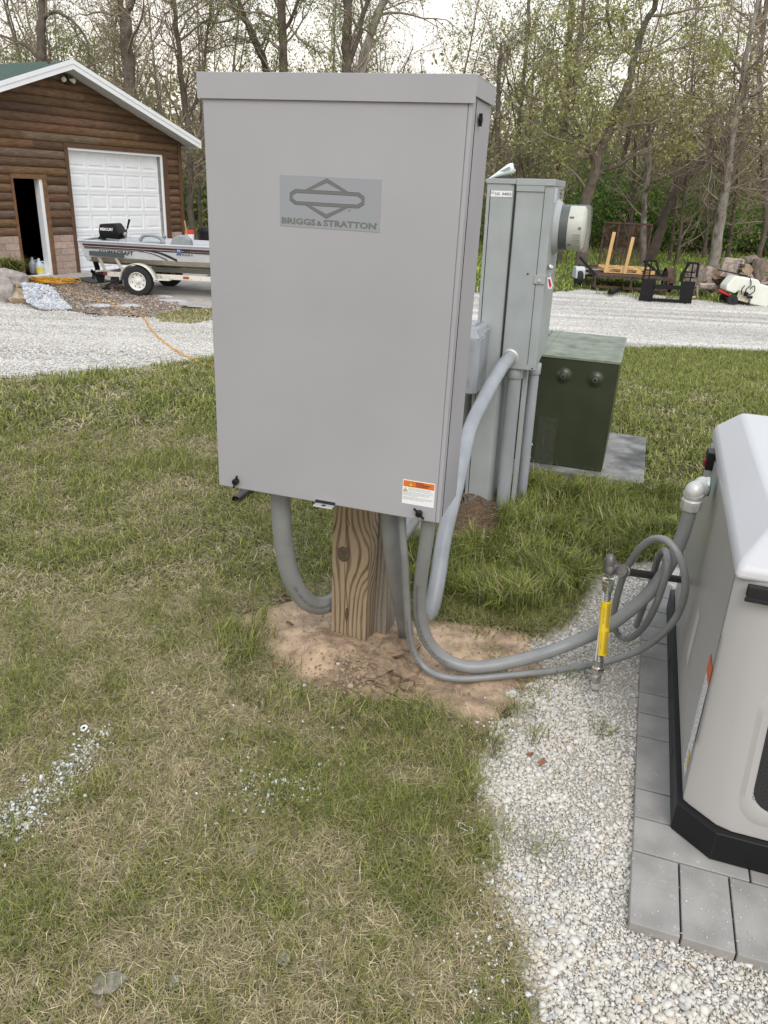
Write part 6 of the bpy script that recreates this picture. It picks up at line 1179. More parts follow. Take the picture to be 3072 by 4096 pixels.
# black attachment frame
P = g(2554, 1206, -.66); R_ = empty('pallet_fork_frame', tuple(P), math.radians(-3)); tag(R_, 'black steel loader attachment frame with two open wings standing on the gravel edge', 'loader attachment')
R_.rotation_euler = (math.radians(-6), 0, math.radians(-3)); R_.scale = (1.04, 1.04, 1.10)
kp = lambda name, mb, **kw: mk(name, mb, m_blks, parent=R_, bevel=.003, **kw)
mb = MB(); mb.prism([(0, .04), (.30, .04), (.33, .33), (.33, .48), (.02, .48)], -.01, .01, 'y'); kp('side_plate', mb); mb = MB(); mb.prism([(.93, .04), (1.20, .04), (1.225, .48), (.90, .48), (.90, .33)], -.01, .01, 'y'); kp('side_plate', mb)
mb = MB(); mb.box(.0, 1.2, -.03, .03, .02, .09); mb.box(.3, .93, -.04, .04, .29, .38); kp('cross_bar', mb)
def wing(xs0, xt0, xt1, xs1, zb, zt):
    mb = MB(); mb.beam((xs0, 0, zb), (xt0, 0, zt), .045, .045); mb.beam((xt0, 0, zt), (xt1, 0, zt), .045, .045); mb.beam((xt1, 0, zt), (xs1, 0, zb+.10), .045, .045)
    for z_ in (zb+.10, zb+.21): mb.box(min(xs0, xt0)+.02, max(xs1, xt1)-.05, -.012, .012, z_-.015, z_+.015)
    xm = (xt0+xt1)/2; mb.box(xm-.015, xm+.015, -.012, .012, zb, zt); kp('open_wing', mb)
wing(.02, .06, .26, .40, .46, .86); wing(.90, .98, 1.22, 1.225, .46, .86)
mb = MB(); mb.beam((1.02, 0, .84), (.88, 0, .62), .045, .045); mb.beam((.88, 0, .62), (.88, 0, .46), .045, .045); kp('wing_brace', mb)
for x_ in (.2, .98): mb = MB(); mb.box(x_, x_+.10, -.05, .05, -.03, .03); kp('foot', mb)
# sprayer tank
m_tank = mat('milky_white_tank', (.72, .74, .66), .35, var=.04, vscale=5)
P = g(2907, 1216, -.66); R_ = empty('sprayer_cart', tuple(P), math.radians(-2)); tag(R_, 'white saddle shaped sprayer tank tilted on a small red wheeled cart', 'sprayer')
R_.rotation_euler = (0, math.radians(11), math.radians(-2))
sp2 = lambda name, mb, m, **kw: mk(name, mb, m, parent=kw.pop('parent', R_), **kw)
prof = [(-.22, .30), (-.26, .40), (-.17, .63), (-.12, .67), (.42, .72), (.47, .69), (.50, .64), (.86, .64), (.94, .56), (.94, .38), (.88, .34), (.94, .28), (.88, .16), (.46, .14), (.42, .26), (.38, .34), (.06, .36), (.02, .28)]
mb = MB(); mb.prism(prof, -.20, .25, 'y'); tk_ = sp2('tank', mb, m_tank, bevel=.035)
mb = MB(); mb.box(.08, .38, -.215, -.195, .16, .36); sp2('mount_plate', mb, mat('worn_cream', (.50, .46, .38), .7, var=.2)); 
mb = MB(); mb.lathe([(.04, 0), (.055, .02), (.05, .08), (.03, .10)], (.25, -.21, .34), (0, -1, 0), 14); mb.lathe([(.03, 0), (.035, .12)], (.30, -.26, .28), (1, 0, .2), 12)
for q in ([(.22, -.25, .36), (.20, -.28, .46), (.27, -.26, .55), (.24, -.22, .66), (.20, -.1, .72), (.0, 0, .70)], [(.33, -.25, .34), (.40, -.28, .44), (.36, -.26, .56), (.30, -.22, .48)], [(.16, -.25, .3), (.10, -.27, .42), (.14, -.26, .52)]): mb.tube(spline(q, 5), .012, 8)
sp2('pump_and_hoses', mb, m_blk, smooth=True)
mb = MB(); mb.tube([(-.5, .1, .70), (.25, .1, .74)], .016, 8); sp2('spray_wand', mb, m_blk)
for y_ in (-.24, .30): mb = MB(); mb.lathe([(.06, -.03), (.115, -.035), (.127, -.02), (.127, .02), (.115, .035), (.06, .03)], (0, y_, .125), (0, 1, 0), 24); ww_ = sp2('wheel', mb, m_tyre, smooth=True); mb = MB(); mb.lathe([(.075, .02), (.03, .01), (.02, .04), (.001, .04)], (0, y_, .125), (0, -1, 0), 10); sp2('hub', mb, m_blk, parent=ww_)
mb = MB(); mb.beam((-.36, -.1, .27), (.18, -.1, .16), .06, .05); sp2('red_bar', mb, mat('red_paint', (.55, .02, .02), .4), bevel=.004)
mb = MB(); mb.beam((.1, -.05, .14), (.95, -.05, .07), .06, .06); mb.beam((0, -.24, .125), (0, .30, .125), .03, .03); sp2('chassis', mb, m_rust)
# logs
m_bark = mat('grey_brown_bark', (.16, .13, .105), .95, var=.5, vscale=9, bump=1.0, bscale=30, stretch=(1, 1, .35)); m_barkp = mat('pale_peeled_log', (.36, .30, .26), .9, var=.3, vscale=7, bump=.8, bscale=25, col2=(.14, .11, .09), thr=(.52, .64)); m_cut = mat('cut_log_end', (.34, .25, .17), .9, var=.25, vscale=12, bump=.4, bscale=40)
zc = lambda x_, y_: (2400+x_/2.469, 1000+y_/2.469)
def logobj(x_, y_, Y, L_, D_, dirv, bark, label, grp=None, seed=0):
    u, v = zc(x_, y_); P = aty(u, v, Y); P[2] = max(P[2], -.66+D_*.3); dv = np.array(dirv, float); dv /= np.linalg.norm(dv); r_ = np.random.RandomState(seed)
    n_ = 14; k_ = 6; up3 = np.array([0, 0, 1.]) if abs(dv[2]) < .9 else np.array([1., 0, 0]); x3 = np.cross(up3, dv); x3 /= np.linalg.norm(x3); y3 = np.cross(dv, x3); rad = D_/2*(1+.10*r_.normal(size=n_)); V = []
    for i in range(k_):
        t = i/(k_-1)-.5
        for j in range(n_): a = 2*math.pi*j/n_; q = rad[j]*(1+.04*r_.normal()); V.append(dv*t*L_+(x3*math.cos(a)+y3*math.sin(a))*q+(dv*.03*r_.normal()*D_ if i in (0, k_-1) else 0))
    mb = MB(); F = [(i*n_+j, i*n_+(j+1) % n_, (i+1)*n_+(j+1) % n_, (i+1)*n_+j) for i in range(k_-1) for j in range(n_)]; mb.add(V, F, 0); o1 = len(mb.v)
    mb.f += [tuple(range(n_-1, -1, -1)), tuple((k_-1)*n_+j for j in range(n_))]; mb.mi += [1, 1]
    o = mk('log', mb, [bark, m_cut], loc=tuple(P)); tag(o, label, 'log', grp)
LG = [(960, 215, 20.7, .32, .42, (.5, .3, 1), 0, 'broad split log leaning at the left front of the woodpile'), (950, 300, 20.4, .42, .36, (1, .2, .6), 0, 'large split wedge log low at the left end of the woodpile'), (1060, 235, 20.9, .34, .26, (.3, .2, 1), 1, 'pale upright log between the leaning split log and the tree'),
      (1160, 215, 21.0, .30, .28, (.2, 1, .4), 0, 'round log under the big pale tree trunk'), (1275, 205, 20.9, .36, .38, (.1, .15, 1), 1, 'stout pale log standing on end under the long top log'), (1310, 122, 21.1, .54, .20, (1, .1, -.05), 1, 'pale log lying across the very top of the woodpile'),
      (1420, 190, 20.9, .35, .27, (.15, -1, .1), 0, 'dark log with its hollow sawn end facing the drive'), (1480, 110, 21.4, .40, .24, (1, .5, .2), 0, 'dark rounded log at the top right behind the others'), (1565, 190, 20.8, .52, .31, (-.05, .1, 1), 0, 'tall rough barked log standing on end at the right'),
      (1050, 360, 20.2, .42, .17, (1, .2, 0), 1, 'pale log lying flat above the wooden stake'), (690, 290, 21.6, .44, .26, (0, .1, 1), 0, 'brown log standing upright behind the black steel frame'), (1430, 268, 20.7, .34, .10, (1, .1, -.5), 1, 'thin split piece lying diagonally beside the rough barked log'),
      (1510, 310, 20.6, .40, .11, (.7, .1, -.8), 1, 'thin split piece pointing down toward the white tank'), (1645, 150, 21.1, .30, .26, (.3, 1, .1), 0, 'log at the upper right picture edge of the woodpile'), (1640, 335, 20.8, .5, .10, (1, .1, .1), 1, 'flat plank like split log at the right edge behind the tank')]
for i, (x_, y_, Y, L_, D_, dv, bk, lb) in enumerate(LG): logobj(x_, y_, Y, L_, D_, dv, [m_bark, m_barkp][bk], lb, None, 60+i)
rs = np.random.RandomState(77)
for i in range(34):
    x_ = rs.uniform(900, 1700); y_ = rs.uniform(250, 430); logobj(x_, y_, rs.uniform(20.9, 21.9), rs.uniform(.3, .5), rs.uniform(.14, .28), (rs.normal(), rs.normal(), rs.normal()*.4), [m_bark, m_barkp][int(rs.rand() < .35)], 'grey brown log buried low in the woodpile', 'logs low in the woodpile', 90+i)
a = aty(*zc(958, 350), 20.0); b = aty(*zc(962, 470), 20.0); mb = MB(); mb.beam((0, 0, 0), tuple(np.array(a)-b), .06, .03); o = mk('wooden_stake', mb, m_barkp, loc=tuple(b), bevel=.003); tag(o, 'short grey wooden stake standing before the woodpile', 'stake')
a = aty(*zc(850, 488), 19.9); b = aty(*zc(945, 458), 19.9); mb = MB(); mb.beam((0, 0, 0), tuple(b-a), .05, .03); o = mk('pine_offcut', mb, m_pine, loc=tuple(a), bevel=.002); tag(o, 'short yellow pine offcut on the ground right of the black frame', 'lumber')

# ---- small things in the foreground
P = gt(1858, 3335); P[2] = .022; mb = MB(); th = np.linspace(.25, 2*math.pi-.1, 26); pts = [(.018*math.cos(t)*(1.15), .0105*math.sin(t), .004*math.sin(3*t)) for t in th]; mb.tube(pts, .0011, 6); mb.beam((.019, .001, 0), (.026, -.006, .001), .003, .0015); mb.beam((.019, .001, 0), (.027, .003, .002), .003, .0015)
o = mk('zip_tie', mb, m_wh, loc=tuple(P), rz=-.5); tag(o, 'small looped white zip tie lying in the dry grass', 'zip tie')
P = gt(340, 2942); P[2] = .028; mb = MB(); mb.lathe([(.0115, 0), (.0115, .002)], (0, 0, 0), (0, 0, 1), 20); R_ = empty('plastic_washer', tuple(P)); R_.rotation_euler = (.3, -.15, 0); tag(R_, 'white plastic washer with a dark hole among the stray stones', 'washer'); mk('washer_disc', mb, m_wh, parent=R_); mb = MB(); mb.lathe([(.005, 0), (.005, .0004)], (0, 0, .0021), (0, 0, 1), 14); mk('washer_hole', mb, m_dark, parent=R_)
P = gt(1350, 2712); P[2] = sandz(P[0], P[1])+.014; mb = MB(); n_ = 12; V = [(.0055*math.cos(t), .0055*math.sin(t), 0) for t in np.linspace(0, 6.283, n_, endpoint=False)]+[(.0030*math.cos(t), .0030*math.sin(t), 0) for t in np.linspace(0, 6.283, n_, endpoint=False)]; mb.add(V, [(i, (i+1) % n_, n_+(i+1) % n_, n_+i) for i in range(n_)])
o = mk('lock_washer', mb, m_wh, loc=tuple(P), recalc=False); md = o.modifiers.new('s', 'SOLIDIFY'); md.thickness = .001; tag(o, 'tiny pale ring washer lying on the sand before the post', 'washer')
# dry leaves in the lawn
m_leaf = mat('dry_leaf', (.24, .19, .13), .85, var=.3, vscale=60); m_leafg = mat('grey_dry_leaf', (.25, .235, .20), .85, var=.25, vscale=60); m_leafr = mat('rust_leaf', (.28, .11, .05), .8, var=.3, vscale=70)
def leaf(u, v, L_, a, m, label, seed, grp=None):
    P = gt(u, v); r_ = np.random.RandomState(seed); n_ = 9; V = []; 
    for i in range(n_):
        t = i/(n_-1); w_ = L_*.33*math.sin(math.pi*min(1, t*1.02+.02))**.7*(1+.2*r_.normal()*.5); z_ = .006*math.sin(t*3+seed)
        V += [(t*L_-L_/2, -w_, z_+.004+.006*r_.rand()), (t*L_-L_/2, 0, z_), (t*L_-L_/2, w_, z_+.004+.006*r_.rand())]
    mb = MB(); mb.add(V, [(3*i+j, 3*i+j+1, 3*i+4+j, 3*i+3+j) for i in range(n_-1) for j in range(2)]); o = mk('dry_leaf', mb, m, loc=(P[0], P[1], .016), rz=a, recalc=False); md = o.modifiers.new('s', 'SOLIDIFY'); md.thickness = .0006; o.data.shade_smooth(); tag(o, label, 'leaf', grp)
for i, (u, v, L_, a, m, lb) in enumerate([(440, 3965, .075, .4, m_leafg, 'large grey dry leaf near the lower left of the lawn'), (400, 4030, .04, 2.2, m_leaf, 'small tan leaf just below the large grey leaf'), (1130, 3855, .05, 2.0, m_leafg, 'grey curled leaf in the lower middle of the lawn'), (1060, 4010, .06, .9, m_leafg, 'pale folded leaf at the bottom middle of the lawn'),
    (352, 3190, .022, .3, m_leafr, 'small rust coloured leaf beside the pile of stray stones'), (900, 3345, .03, 1.2, m_leaf, 'tan leaf in the centre of the dry lawn'), (700, 3958, .035, .8, m_leafg, 'narrow grey leaf between the two large leaves at the bottom'), (980, 3110, .03, 2.6, m_leafg, 'grey leaf near the small stone scatter'), (100, 2820, .045, .1, m_leaf, 'dark tan leaf near the left picture edge'),
    (880, 1955, .06, 1.0, m_leaf, 'tan curled leaf in the grass left of the cabinet foot'), (2118, 3035, .022, .2, m_leafr, 'rust red scrap on the upper gravel bed'), (2165, 3070, .025, .9, m_leafr, 'rust red crumpled scrap right of the other one on the gravel'), (1010, 3430, .03, 2.9, m_leafg, 'silvery leaf in the dry patch below centre'), (1270, 3880, .025, 1.7, m_leafg, 'small pale leaf near the lawn edge by the gravel'),
    (1160, 2512, .03, .1, m_leafr, 'reddish twig leaf on the sand left of the post'), (1110, 2680, .035, -.1, m_leafr, 'reddish curled leaf at the left edge of the sand')]): leaf(u, v, L_, a, m, lb, i)
# wire fence posts in the meadow
for i, (u, v, h, lb) in enumerate([(2262, 1062, 1.0, 'thin steel fence post right of the meter in the meadow'), (2476, 1082, 1.1, 'thin steel fence post behind the yellow uprights'), (2692, 1064, 1.3, 'leaning steel fence post between the ramp and the pale tree')]):
    P = g(u, v, -.66); mb = MB(); mb.beam((0, 0, 0), (.02+.10*(i == 2), 0, h), .035, .03); o = mk('fence_post', mb, m_rust, loc=tuple(P)); tag(o, lb, 'fence post', 'meadow fence posts')
# ------------------------------------------------------------------ trees, shrubs and the wood behind
class TB:                                # fast tube collector
    def __init__(s): s.V = []; s.F = []; s.n = 0
    def tube(s, P, R, k):
        P = np.asarray(P); m_ = len(P); T = np.gradient(P, axis=0); T /= (np.linalg.norm(T, axis=1)[:, None]+1e-9)
        u = np.array([.31, .17, .93]) if abs(T[0, 2]) < .8 else np.array([.93, .31, .17]); N = np.cross(T, u); N /= (np.linalg.norm(N, axis=1)[:, None]+1e-9); B_ = np.cross(T, N)
        a = np.arange(k)*2*math.pi/k; V = P[:, None]+R[:, None, None]*(np.cos(a)[None, :, None]*N[:, None]+np.sin(a)[None, :, None]*B_[:, None])
        s.V.append(V.reshape(-1, 3)); i = np.arange(m_-1)[:, None]*k; j = np.arange(k)[None]; j2 = (j+1) % k
        s.F.append(np.stack([i+j, i+j2, i+k+j2, i+k+j], -1).reshape(-1, 4)+s.n); s.n += m_*k
    def mesh(s, name, mats): return np_mesh(name, np.concatenate(s.V), F4=np.concatenate(s.F), mats=mats, smooth=True)
def grow(r, p, d, L_, n, wob, up_):
    P = [np.array(p)]; d = np.array(d, float)
    for i in range(n):
        d = d+r.normal(size=3)*wob+np.array([0, 0, up_]); d /= np.linalg.norm(d); P.append(P[-1]+d*L_/n)
    return np.array(P), d
def perp(r, d, ang):
    x = r.normal(size=3); x -= d*(x@d); x /= (np.linalg.norm(x)+1e-9); return d*math.cos(ang)+x*math.sin(ang)
def branches(tb, r, trunks, nl, Lf, leafpts, levels=3, zmin=1.2, nb=6, ntw=5, droop=.02):
    tot = sum(np.linalg.norm(P_[-1]-P_[0]) for P_, R_2 in trunks); nl0 = nl
    for P, R in trunks:
        nl = max(3, int(round(nl0*np.linalg.norm(P[-1]-P[0])/tot)))
        seglen = np.r_[0, np.cumsum(np.linalg.norm(np.diff(P, axis=0), axis=1))]
        for i in range(nl):
            t = r.uniform(0, 1); s = t*seglen[-1]; p = np.array([np.interp(s, seglen, P[:, j]) for j in range(3)])
            if p[2] < zmin-.66: continue
            rad = np.interp(s, seglen, R); k = min(len(P)-2, max(0, np.searchsorted(seglen, s)-1)); d = P[k+1]-P[k]; d /= np.linalg.norm(d)
            L1 = Lf*r.uniform(.5, 1.15); r1 = min(rad*.55, .012+L1*.014)
            Q, dd = grow(r, p, perp(r, d, r.uniform(.6, 1.25)), L1, 6, .16, .05); tb.tube(Q, np.linspace(r1, r1*.3, 7), 4)
            for b in range(nb):
                q = Q[r.randint(1, 7)]; L2 = L1*r.uniform(.25, .55); e = Q[-1]-Q[0]; e /= np.linalg.norm(e)
                S_, d2 = grow(r, q, perp(r, e, r.uniform(.4, 1.0)), L2, 4, .22, droop); tb.tube(S_, np.linspace(max(.007, r1*.4), .004, 5), 3)
                if levels > 2:
                    for c in range(ntw):
                        w_ = S_[r.randint(1, 5)]; e2 = S_[-1]-S_[0]; e2 /= np.linalg.norm(e2); Tt, d3 = grow(r, w_, perp(r, e2, r.uniform(.4, 1.1)), L2*r.uniform(.3, .7), 2, .3, droop); tb.tube(Tt, np.array([.0055, .0045, .003]), 3)
                        leafpts += [Tt[1], Tt[2]]
                leafpts += [S_[-1], S_[-2]]
def leafmesh(name, pts, r, size, col, m, per=3, spread=.12, keep=1.0):
    P = np.array(pts); P = P[r.rand(len(P)) < keep]; P = np.repeat(P, per, 0); n = len(P); P = P+r.normal(size=(n, 3))*spread
    a = r.normal(size=(n, 3)); a /= np.linalg.norm(a, axis=1)[:, None]; b = r.normal(size=(n, 3)); b -= a*np.sum(a*b, 1)[:, None]; b /= np.linalg.norm(b, axis=1)[:, None]
    s = size*r.uniform(.6, 1.3, n)[:, None]; V = np.stack([P-a*s, P+b*s*.55, P+a*s, P-b*s*.55], 1).reshape(-1, 3); i = np.arange(n)*4
    c0, c1 = np.array(col[0]), np.array(col[1]); t = r.rand(n, 1); C_ = (c0*(1-t)+c1*t)*(.7+.6*r.rand(n, 1)); clump = .75+.5*vn(P[:, 0]+P[:, 2], P[:, 1]-P[:, 2], .5, 71)[:, None]
    return np_mesh(name, V, F4=np.stack([i, i+1, i+2, i+3], 1), mats=[m], colors=np.repeat(C_*clump, 4, 0))
m_foliage = mat('spring_leaves', (.2, .3, .1), .6, attr='col', trans=.35, spec=.3)
m_barkd = mat('dark_tree_bark', (.125, .10, .078), .95, var=.35, vscale=3, bump=.8, bscale=14, col2=(.13, .12, .10), thr=(.5, .66))
m_barkl = mat('pale_grey_bark', (.27, .245, .215), .95, var=.35, vscale=4, bump=.8, bscale=14, col2=(.12, .10, .08), thr=(.52, .64), stretch=(1, 1, .4))
m_twig = mat('brown_twigs', (.29, .235, .18), .95)
YG = ((.26, .28, .08), (.46, .46, .19)); GR = ((.10, .18, .035), (.24, .35, .075)); OL = ((.19, .18, .065), (.33, .30, .13)); BR_ = ((.13, .09, .06), (.26, .16, .09)); MG = ((.13, .18, .045), (.28, .33, .10))
def pxline(L_, Y, sink=True):
    P = [aty(u, v, Y) for u, v in L_]
    if P[0][2] > -.66 and sink: d = P[0].copy(); P = [np.array([d[0]-.0*(d[2]), d[1], -.76])]+P
    return spline(np.array(P), 4)
def bigtree(label, lines, Y, radii, nl, Lf, leafcol, leafsz, seed, barkm=None, per=3, keep=1.0, zmin=1.5, jitY=.0, nb=6, ntw=5, spread=.08, cat='tree', group=None):
    r = np.random.RandomState(seed); tr = []; base = None
    for i, (ln, (r0, r1)) in enumerate(zip(lines, radii)):
        P = pxline(ln, Y, sink=(i == 0))
        if i > 0: P[:, 1] += np.linspace(0, r.uniform(-1, 1), len(P))
        P = P+np.c_[r.normal(size=(len(P), 2))*.02, np.zeros(len(P))]
        if i == 0: base = P[0].copy()
        tr.append((P, np.linspace(r0, r1, len(P))*(1+.06*r.normal(size=len(P)))))
    base[2] = -.66; tb = TB(); 
    for P, R in tr: tb.tube(P, R, 9)
    lp = []; tw = TB(); branches(tw, r, tr, nl, Lf, lp, nb=nb, ntw=ntw, zmin=zmin)
    R_ = empty('tree', tuple(base)); tag(R_, label, cat, group)
    for T_, nm, mm in ((tb, 'trunk', barkm or m_barkd), (tw, 'branches', barkm if barkm is m_barkl and False else m_twig)):
        T_.V = [v-base for v in T_.V]; link(nm, T_.mesh(nm, [mm]), parent=R_)
    if leafsz: link('crown', leafmesh('crown', [p-base for p in lp], r, leafsz*.85, leafcol, m_foliage, 2 if per < 5 else 4, spread, keep*min(1, per*.26)), parent=R_)
    return R_
bigtree('dark trunked tree rising behind the left slope of the green garage roof', [[(178, 600), (172, 400), (167, 265), (165, 130), (170, 0), (176, -200)], [(160, 240), (110, 190), (50, 160), (-20, 130)], [(170, 70), (230, 50), (300, 90), (360, 160), (380, 260)]], 27, [(.17, .11), (.07, .03), (.06, .02)], 30, 2.6, OL, .045, 101, per=3)
bigtree('stout dark tree with a forked top behind the garage ridge', [[(565, 800), (545, 600), (525, 390), (512, 250), (503, 120), (497, 50)], [(497, 60), (482, 10), (470, -120)], [(500, 75), (530, 15), (575, -70)], [(520, 330), (470, 290), (430, 240)]], 26, [(.24, .16), (.11, .07), (.10, .06), (.05, .02)], 34, 2.6, OL, .045, 102, keep=.8)
bigtree('slender leafy tree just left of the centre above the cabinet', [[(1136, 700), (1132, 300), (1130, 120), (1128, -20), (1125, -250)], [(1134, 130), (1180, 60), (1215, -20), (1240, -120)]], 28, [(.17, .12), (.06, .03)], 34, 2.2, GR, .05, 103, per=4)
bigtree('thin tree leaning left above the cabinet top', [[(1100, 620), (1065, 290), (1030, 180), (985, 90), (926, 0), (880, -90)], [(1080, 300), (1010, 150), (975, 30), (950, -60)]], 29, [(.13, .09), (.07, .05)], 26, 2.0, MG, .045, 104, per=3)
bigtree('tall dark tree right of the centre above the cabinet', [[(1392, 700), (1389, 290), (1387, 120), (1392, -50), (1400, -250)], [(1400, 260), (1440, 130), (1462, 30), (1500, -80)]], 27, [(.17, .13), (.08, .05)], 34, 2.4, GR, .045, 105, per=3)
bigtree('pale trunk leaning right behind the tall dark tree', [[(1440, 600), (1446, 290), (1475, 160), (1520, 40), (1570, -80)]], 31, [(.17, .13)], 24, 2.6, MG, .045, 106, barkm=m_barkl, per=2)
bigtree('spreading tree with pale yellow green blossom behind the electric meter', [[(2330, 1010), (2338, 900), (2345, 796), (2375, 690), (2397, 602), (2425, 555), (2470, 430), (2517, 324), (2535, 230), (2564, 139), (2629, 0), (2680, -120)], [(2380, 640), (2345, 580), (2300, 500), (2290, 400), (2300, 260), (2320, 120), (2340, -40)], [(2345, 800), (2400, 690), (2480, 660), (2560, 600), (2620, 520)], [(2460, 450), (2540, 410), (2640, 380), (2760, 300)], [(2540, 230), (2460, 150), (2440, 40), (2450, -60)], [(2340, 580), (2240, 480), (2180, 380)]], 26, [(.21, .07), (.10, .04), (.09, .03), (.06, .02), (.06, .03), (.05, .02)], 64, 2.3, YG, .056, 107, per=5, spread=.12)
bigtree('straight mossy trunk rising beside the meter, left of the blossom tree', [[(2236, 1010), (2240, 640), (2262, 440), (2276, 200), (2290, 0), (2300, -150)]], 29, [(.15, .10)], 40, 2.4, MG, .05, 108, per=4)
bigtree('pale barked tree with bare spreading limbs behind the woodpile', [[(2849, 1078), (2868, 960), (2893, 790), (2908, 680), (2925, 560), (2945, 450), (2962, 400), (2975, 278), (3012, 93), (3050, -90)], [(2910, 660), (2860, 620), (2800, 560), (2750, 470), (2700, 390)], [(2950, 440), (3010, 380), (3072, 320), (3140, 270)], [(2900, 760), (2980, 740), (3060, 720), (3150, 700)], [(2975, 300), (2920, 210), (2890, 110), (2880, 0)], [(2905, 700), (2830, 650), (2740, 640)]], 29.5, [(.24, .05), (.09, .03), (.08, .03), (.05, .02), (.06, .02), (.05, .02)], 62, 2.3, BR_, .05, 109, barkm=m_barkl, per=1, keep=.6, zmin=1.8, nb=8)
bigtree('brown trunk leaning right behind the black mesh ramp', [[(2605, 1030), (2640, 930), (2664, 842), (2710, 760), (2755, 700), (2840, 610), (2920, 520), (3020, 440)]], 32, [(.22, .12)], 40, 2.4, OL, .05, 110, per=2)
bigtree('slim grey trunk directly behind the black mesh ramp', [[(2570, 1090), (2575, 860), (2582, 760), (2600, 600), (2590, 400)]], 30, [(.13, .07)], 34, 2.0, BR_, .045, 111, barkm=m_barkl, per=1, keep=.4)
bigtree('slim leafy tree beyond the right side of the cabinet hood', [[(2070, 900), (2075, 600), (2085, 380), (2110, 150), (2120, -60)], [(2080, 420), (2030, 300), (2020, 150)]], 31, [(.10, .06), (.04, .02)], 36, 2.2, MG, .05, 112, per=3)
bigtree('thin upright tree at the upper right picture corner', [[(3060, 900), (3050, 600), (3040, 300), (3060, 100), (3072, -60)]], 33, [(.11, .07)], 36, 2.4, BR_, .05, 113, per=1, keep=.4)
bigtree('bare broken trunk standing right of the cabinet hood', [[(1990, 800), (1992, 450), (1998, 280), (2004, 170)]], 30, [(.12, .05)], 18, 1.8, OL, .045, 114, per=2)
bigtree('slender tree between the garage eave and the cabinet', [[(765, 900), (760, 600), (740, 420), (720, 250), (700, 60), (690, -100)], [(750, 480), (800, 330), (815, 150), (830, -40)]], 28, [(.12, .07), (.06, .03)], 38, 2.2, OL, .045, 115, per=3)
# undergrowth trees: five kinds, copied
protos = []
for k, (H_, nl, Lf, col, sz, per, keep) in enumerate([(7.5, 34, 1.5, OL, .05, 2, .9), (9, 36, 1.7, BR_, .05, 1, .5), (7, 40, 1.5, MG, .055, 3, 1), (9.5, 36, 1.8, YG, .05, 2, .8), (8, 40, 1.7, BR_, .045, 1, .3)]):
    r = np.random.RandomState(200+k); P, _ = grow(r, (0, 0, -.1), (r.normal()*.06, r.normal()*.06, 1), H_, 10, .05, .04); R = np.linspace(.085, .02, 11); P2, _ = grow(r, P[3], (.35, .2, 1), H_*.6, 7, .07, .04)
    tb = TB(); tb.tube(P, R, 6); tb.tube(P2, np.linspace(.05, .015, 8), 5); lp = []; tw = TB(); Pm = P.copy(); branches(tw, r, [(P, R), (P2, np.linspace(.05, .015, 8))], nl, Lf, lp, zmin=1.3, nb=5, ntw=4)
    protos.append((tb.mesh('sapling_trunk', [m_barkd]), tw.mesh('sapling_branches', [m_twig]), leafmesh('sapling_crown', lp, r, sz*.9, col, m_foliage, 2, .14, keep*min(1, per*.5))))
SPN = ['thin olive leaved young tree in the wood', 'thin almost bare brown tree in the wood', 'small bright green leaved tree in the wood', 'slim yellow green budding tree in the wood', 'bare twiggy grey tree in the wood']
r = np.random.RandomState(301); cnt = 0
for i in range(74):
    Y = r.uniform(30, 47); x_ = r.uniform(-.78, .80)*Y
    if abs(x_+9.5) < 7.5 and Y < 32: continue
    k = r.randint(5); s_ = r.uniform(.8, 1.25); R_ = empty('young_tree', (x_, Y, -.66), r.uniform(0, 6.28)); R_.scale = (s_, s_, s_*r.uniform(.9, 1.15)); tag(R_, SPN[k], 'tree', SPN[k].replace('tree in', 'trees in'))
    for nm, me in zip(('trunk', 'branches', 'crown'), protos[k]): link(nm, me, parent=R_)
# leafy shrubs along the wood edge
def shrubproto(seed, col, H_, W_, n):
    r = np.random.RandomState(seed); tb = TB(); pts = []
    for i in range(22):
        a = r.uniform(0, 6.28); Q, _ = grow(r, (r.normal()*.15, r.normal()*.15, 0), (math.cos(a)*.6, math.sin(a)*.6, 1), H_*r.uniform(.7, 1.1), 5, .18, .03); tb.tube(Q, np.linspace(.014, .005, 6), 3)
        for q in Q[2:]:
            for _ in range(n): pts.append(q+r.normal(size=3)*np.array([W_*.16, W_*.16, H_*.10]))
    return tb.mesh('shrub_stems', [m_twig]), leafmesh('shrub_leaves', pts, r, .075, col, m_foliage, 2, .10)
SH = [shrubproto(401, GR, 2.4, 2.2, 16), shrubproto(402, MG, 1.8, 2.0, 14), shrubproto(403, ((.07, .13, .03), (.16, .25, .05)), 3.0, 2.6, 16), shrubproto(404, OL, 2.4, 2.4, 7)]
SHN = ['dense mid green shrub at the edge of the wood', 'light green low shrub at the edge of the wood', 'tall dark green shrub at the edge of the wood', 'thin olive shrub at the edge of the wood']
r = np.random.RandomState(405)
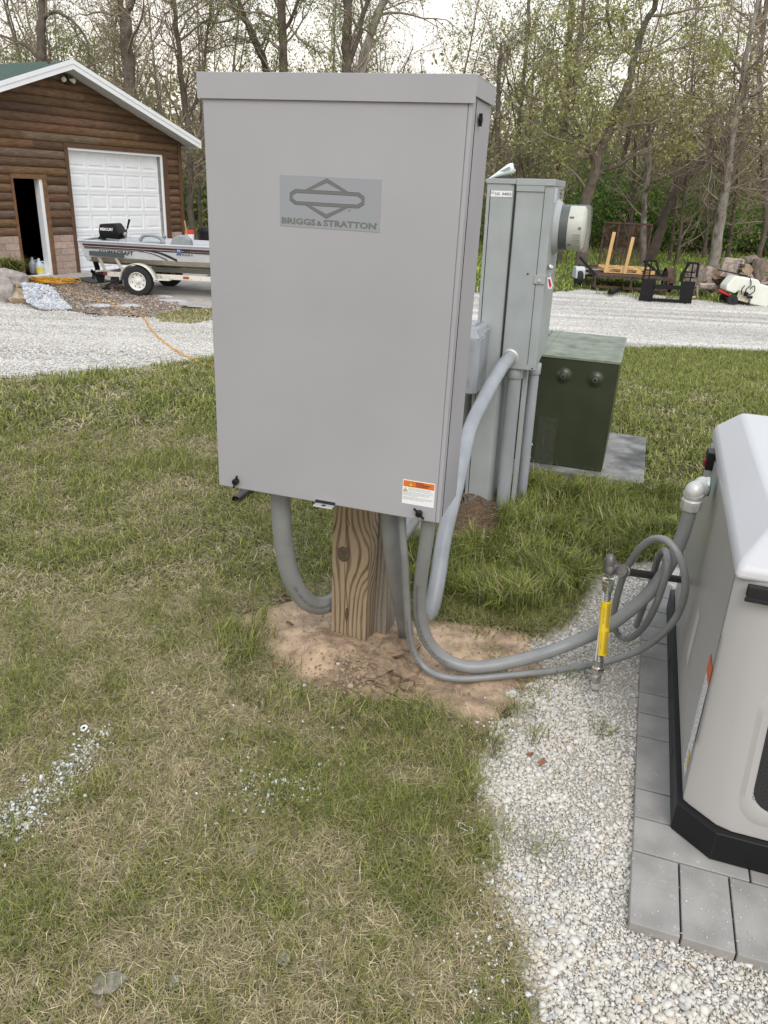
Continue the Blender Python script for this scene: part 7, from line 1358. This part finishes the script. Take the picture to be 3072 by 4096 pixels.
for i in range(84):
    Y = r.uniform(39, 46); x_ = r.uniform(-.75, .80)*Y
    if i < 24: Y = r.uniform(38, 41); x_ = r.uniform(.22, .62)*Y
    if abs(x_+9.5) < 7 and Y < 31: continue
    k = r.choice([0, 1, 2, 3], p=[.3, .2, .35, .15]); s_ = r.uniform(.7, 1.25); R_ = empty('shrub', (x_, Y, -.66), r.uniform(0, 6.28)); R_.scale = (s_, s_, s_); tag(R_, SHN[k], 'shrub', SHN[k].replace('shrub', 'shrubs'))
    for nm, me in zip(('stems', 'leaves'), SH[k]): link(nm, me, parent=R_)
# the wood beyond, one mass of twigs and young leaves
r = np.random.RandomState(500); tb = TB()
for i in range(5200):
    Y = r.uniform(46, 66); x_ = r.uniform(-.80, .82)*Y; L_ = abs(r.normal())*2.4+2.6; z0 = r.uniform(-.6, 3.0) if r.rand() < .6 else -.6
    Q, _ = grow(r, (x_, Y, z0), (r.normal()*.45, r.normal()*.3, 1), L_, 5, .16, .03); tb.tube(Q, np.linspace(r.uniform(.02, .07), .012, 6), 3)
me1 = tb.mesh('far_wood', [m_twig]); o = link('far_wood_twigs', me1); tag(o, 'grey brown mass of distant trunks and twigs filling the far wood', 'woodland', kind='stuff')
n = 150000; Y = r.uniform(46, 62, n); x_ = r.uniform(-.80, .82, n)*Y; z_ = -.6+np.abs(r.normal(size=n))*(2.9+1.6*sm(x_/14))+r.rand(n)*1.6; dens = fbm(x_*.6, z_+Y*.1, 2.2, 91); k = dens > .34+.10*r.rand(n)+.03*np.clip(z_-3, 0, 9); P = np.stack([x_, Y, z_], 1)[k]
def mixcol(P): return None
me2 = leafmesh('far_leaves', P, r, .16, ((.23, .20, .11), (.36, .36, .13)), m_foliage, 1, .2); o = link('far_wood_leaves', me2); tag(o, 'olive and brown young foliage of the distant wood', 'woodland', kind='stuff')
x_, y_ = scatter([(-26, 34), (28, 36), (48, 66), (-48, 66)], 26000, 501); n = len(x_)
tag(link('forest_floor', blades('forest_floor', x_, y_, np.full(n, -.66), r.uniform(.2, .5, n), r.uniform(.04, .09, n), np.radians(r.uniform(30, 85, n)), np.radians(r.uniform(0, 60, n)), r.uniform(0, 6.28, n), np.where(r.rand(n, 1) < .55, green(n, r)*.8, strawc(n, r)*.45))), 'green and brown undergrowth on the floor of the wood', 'undergrowth', kind='stuff')
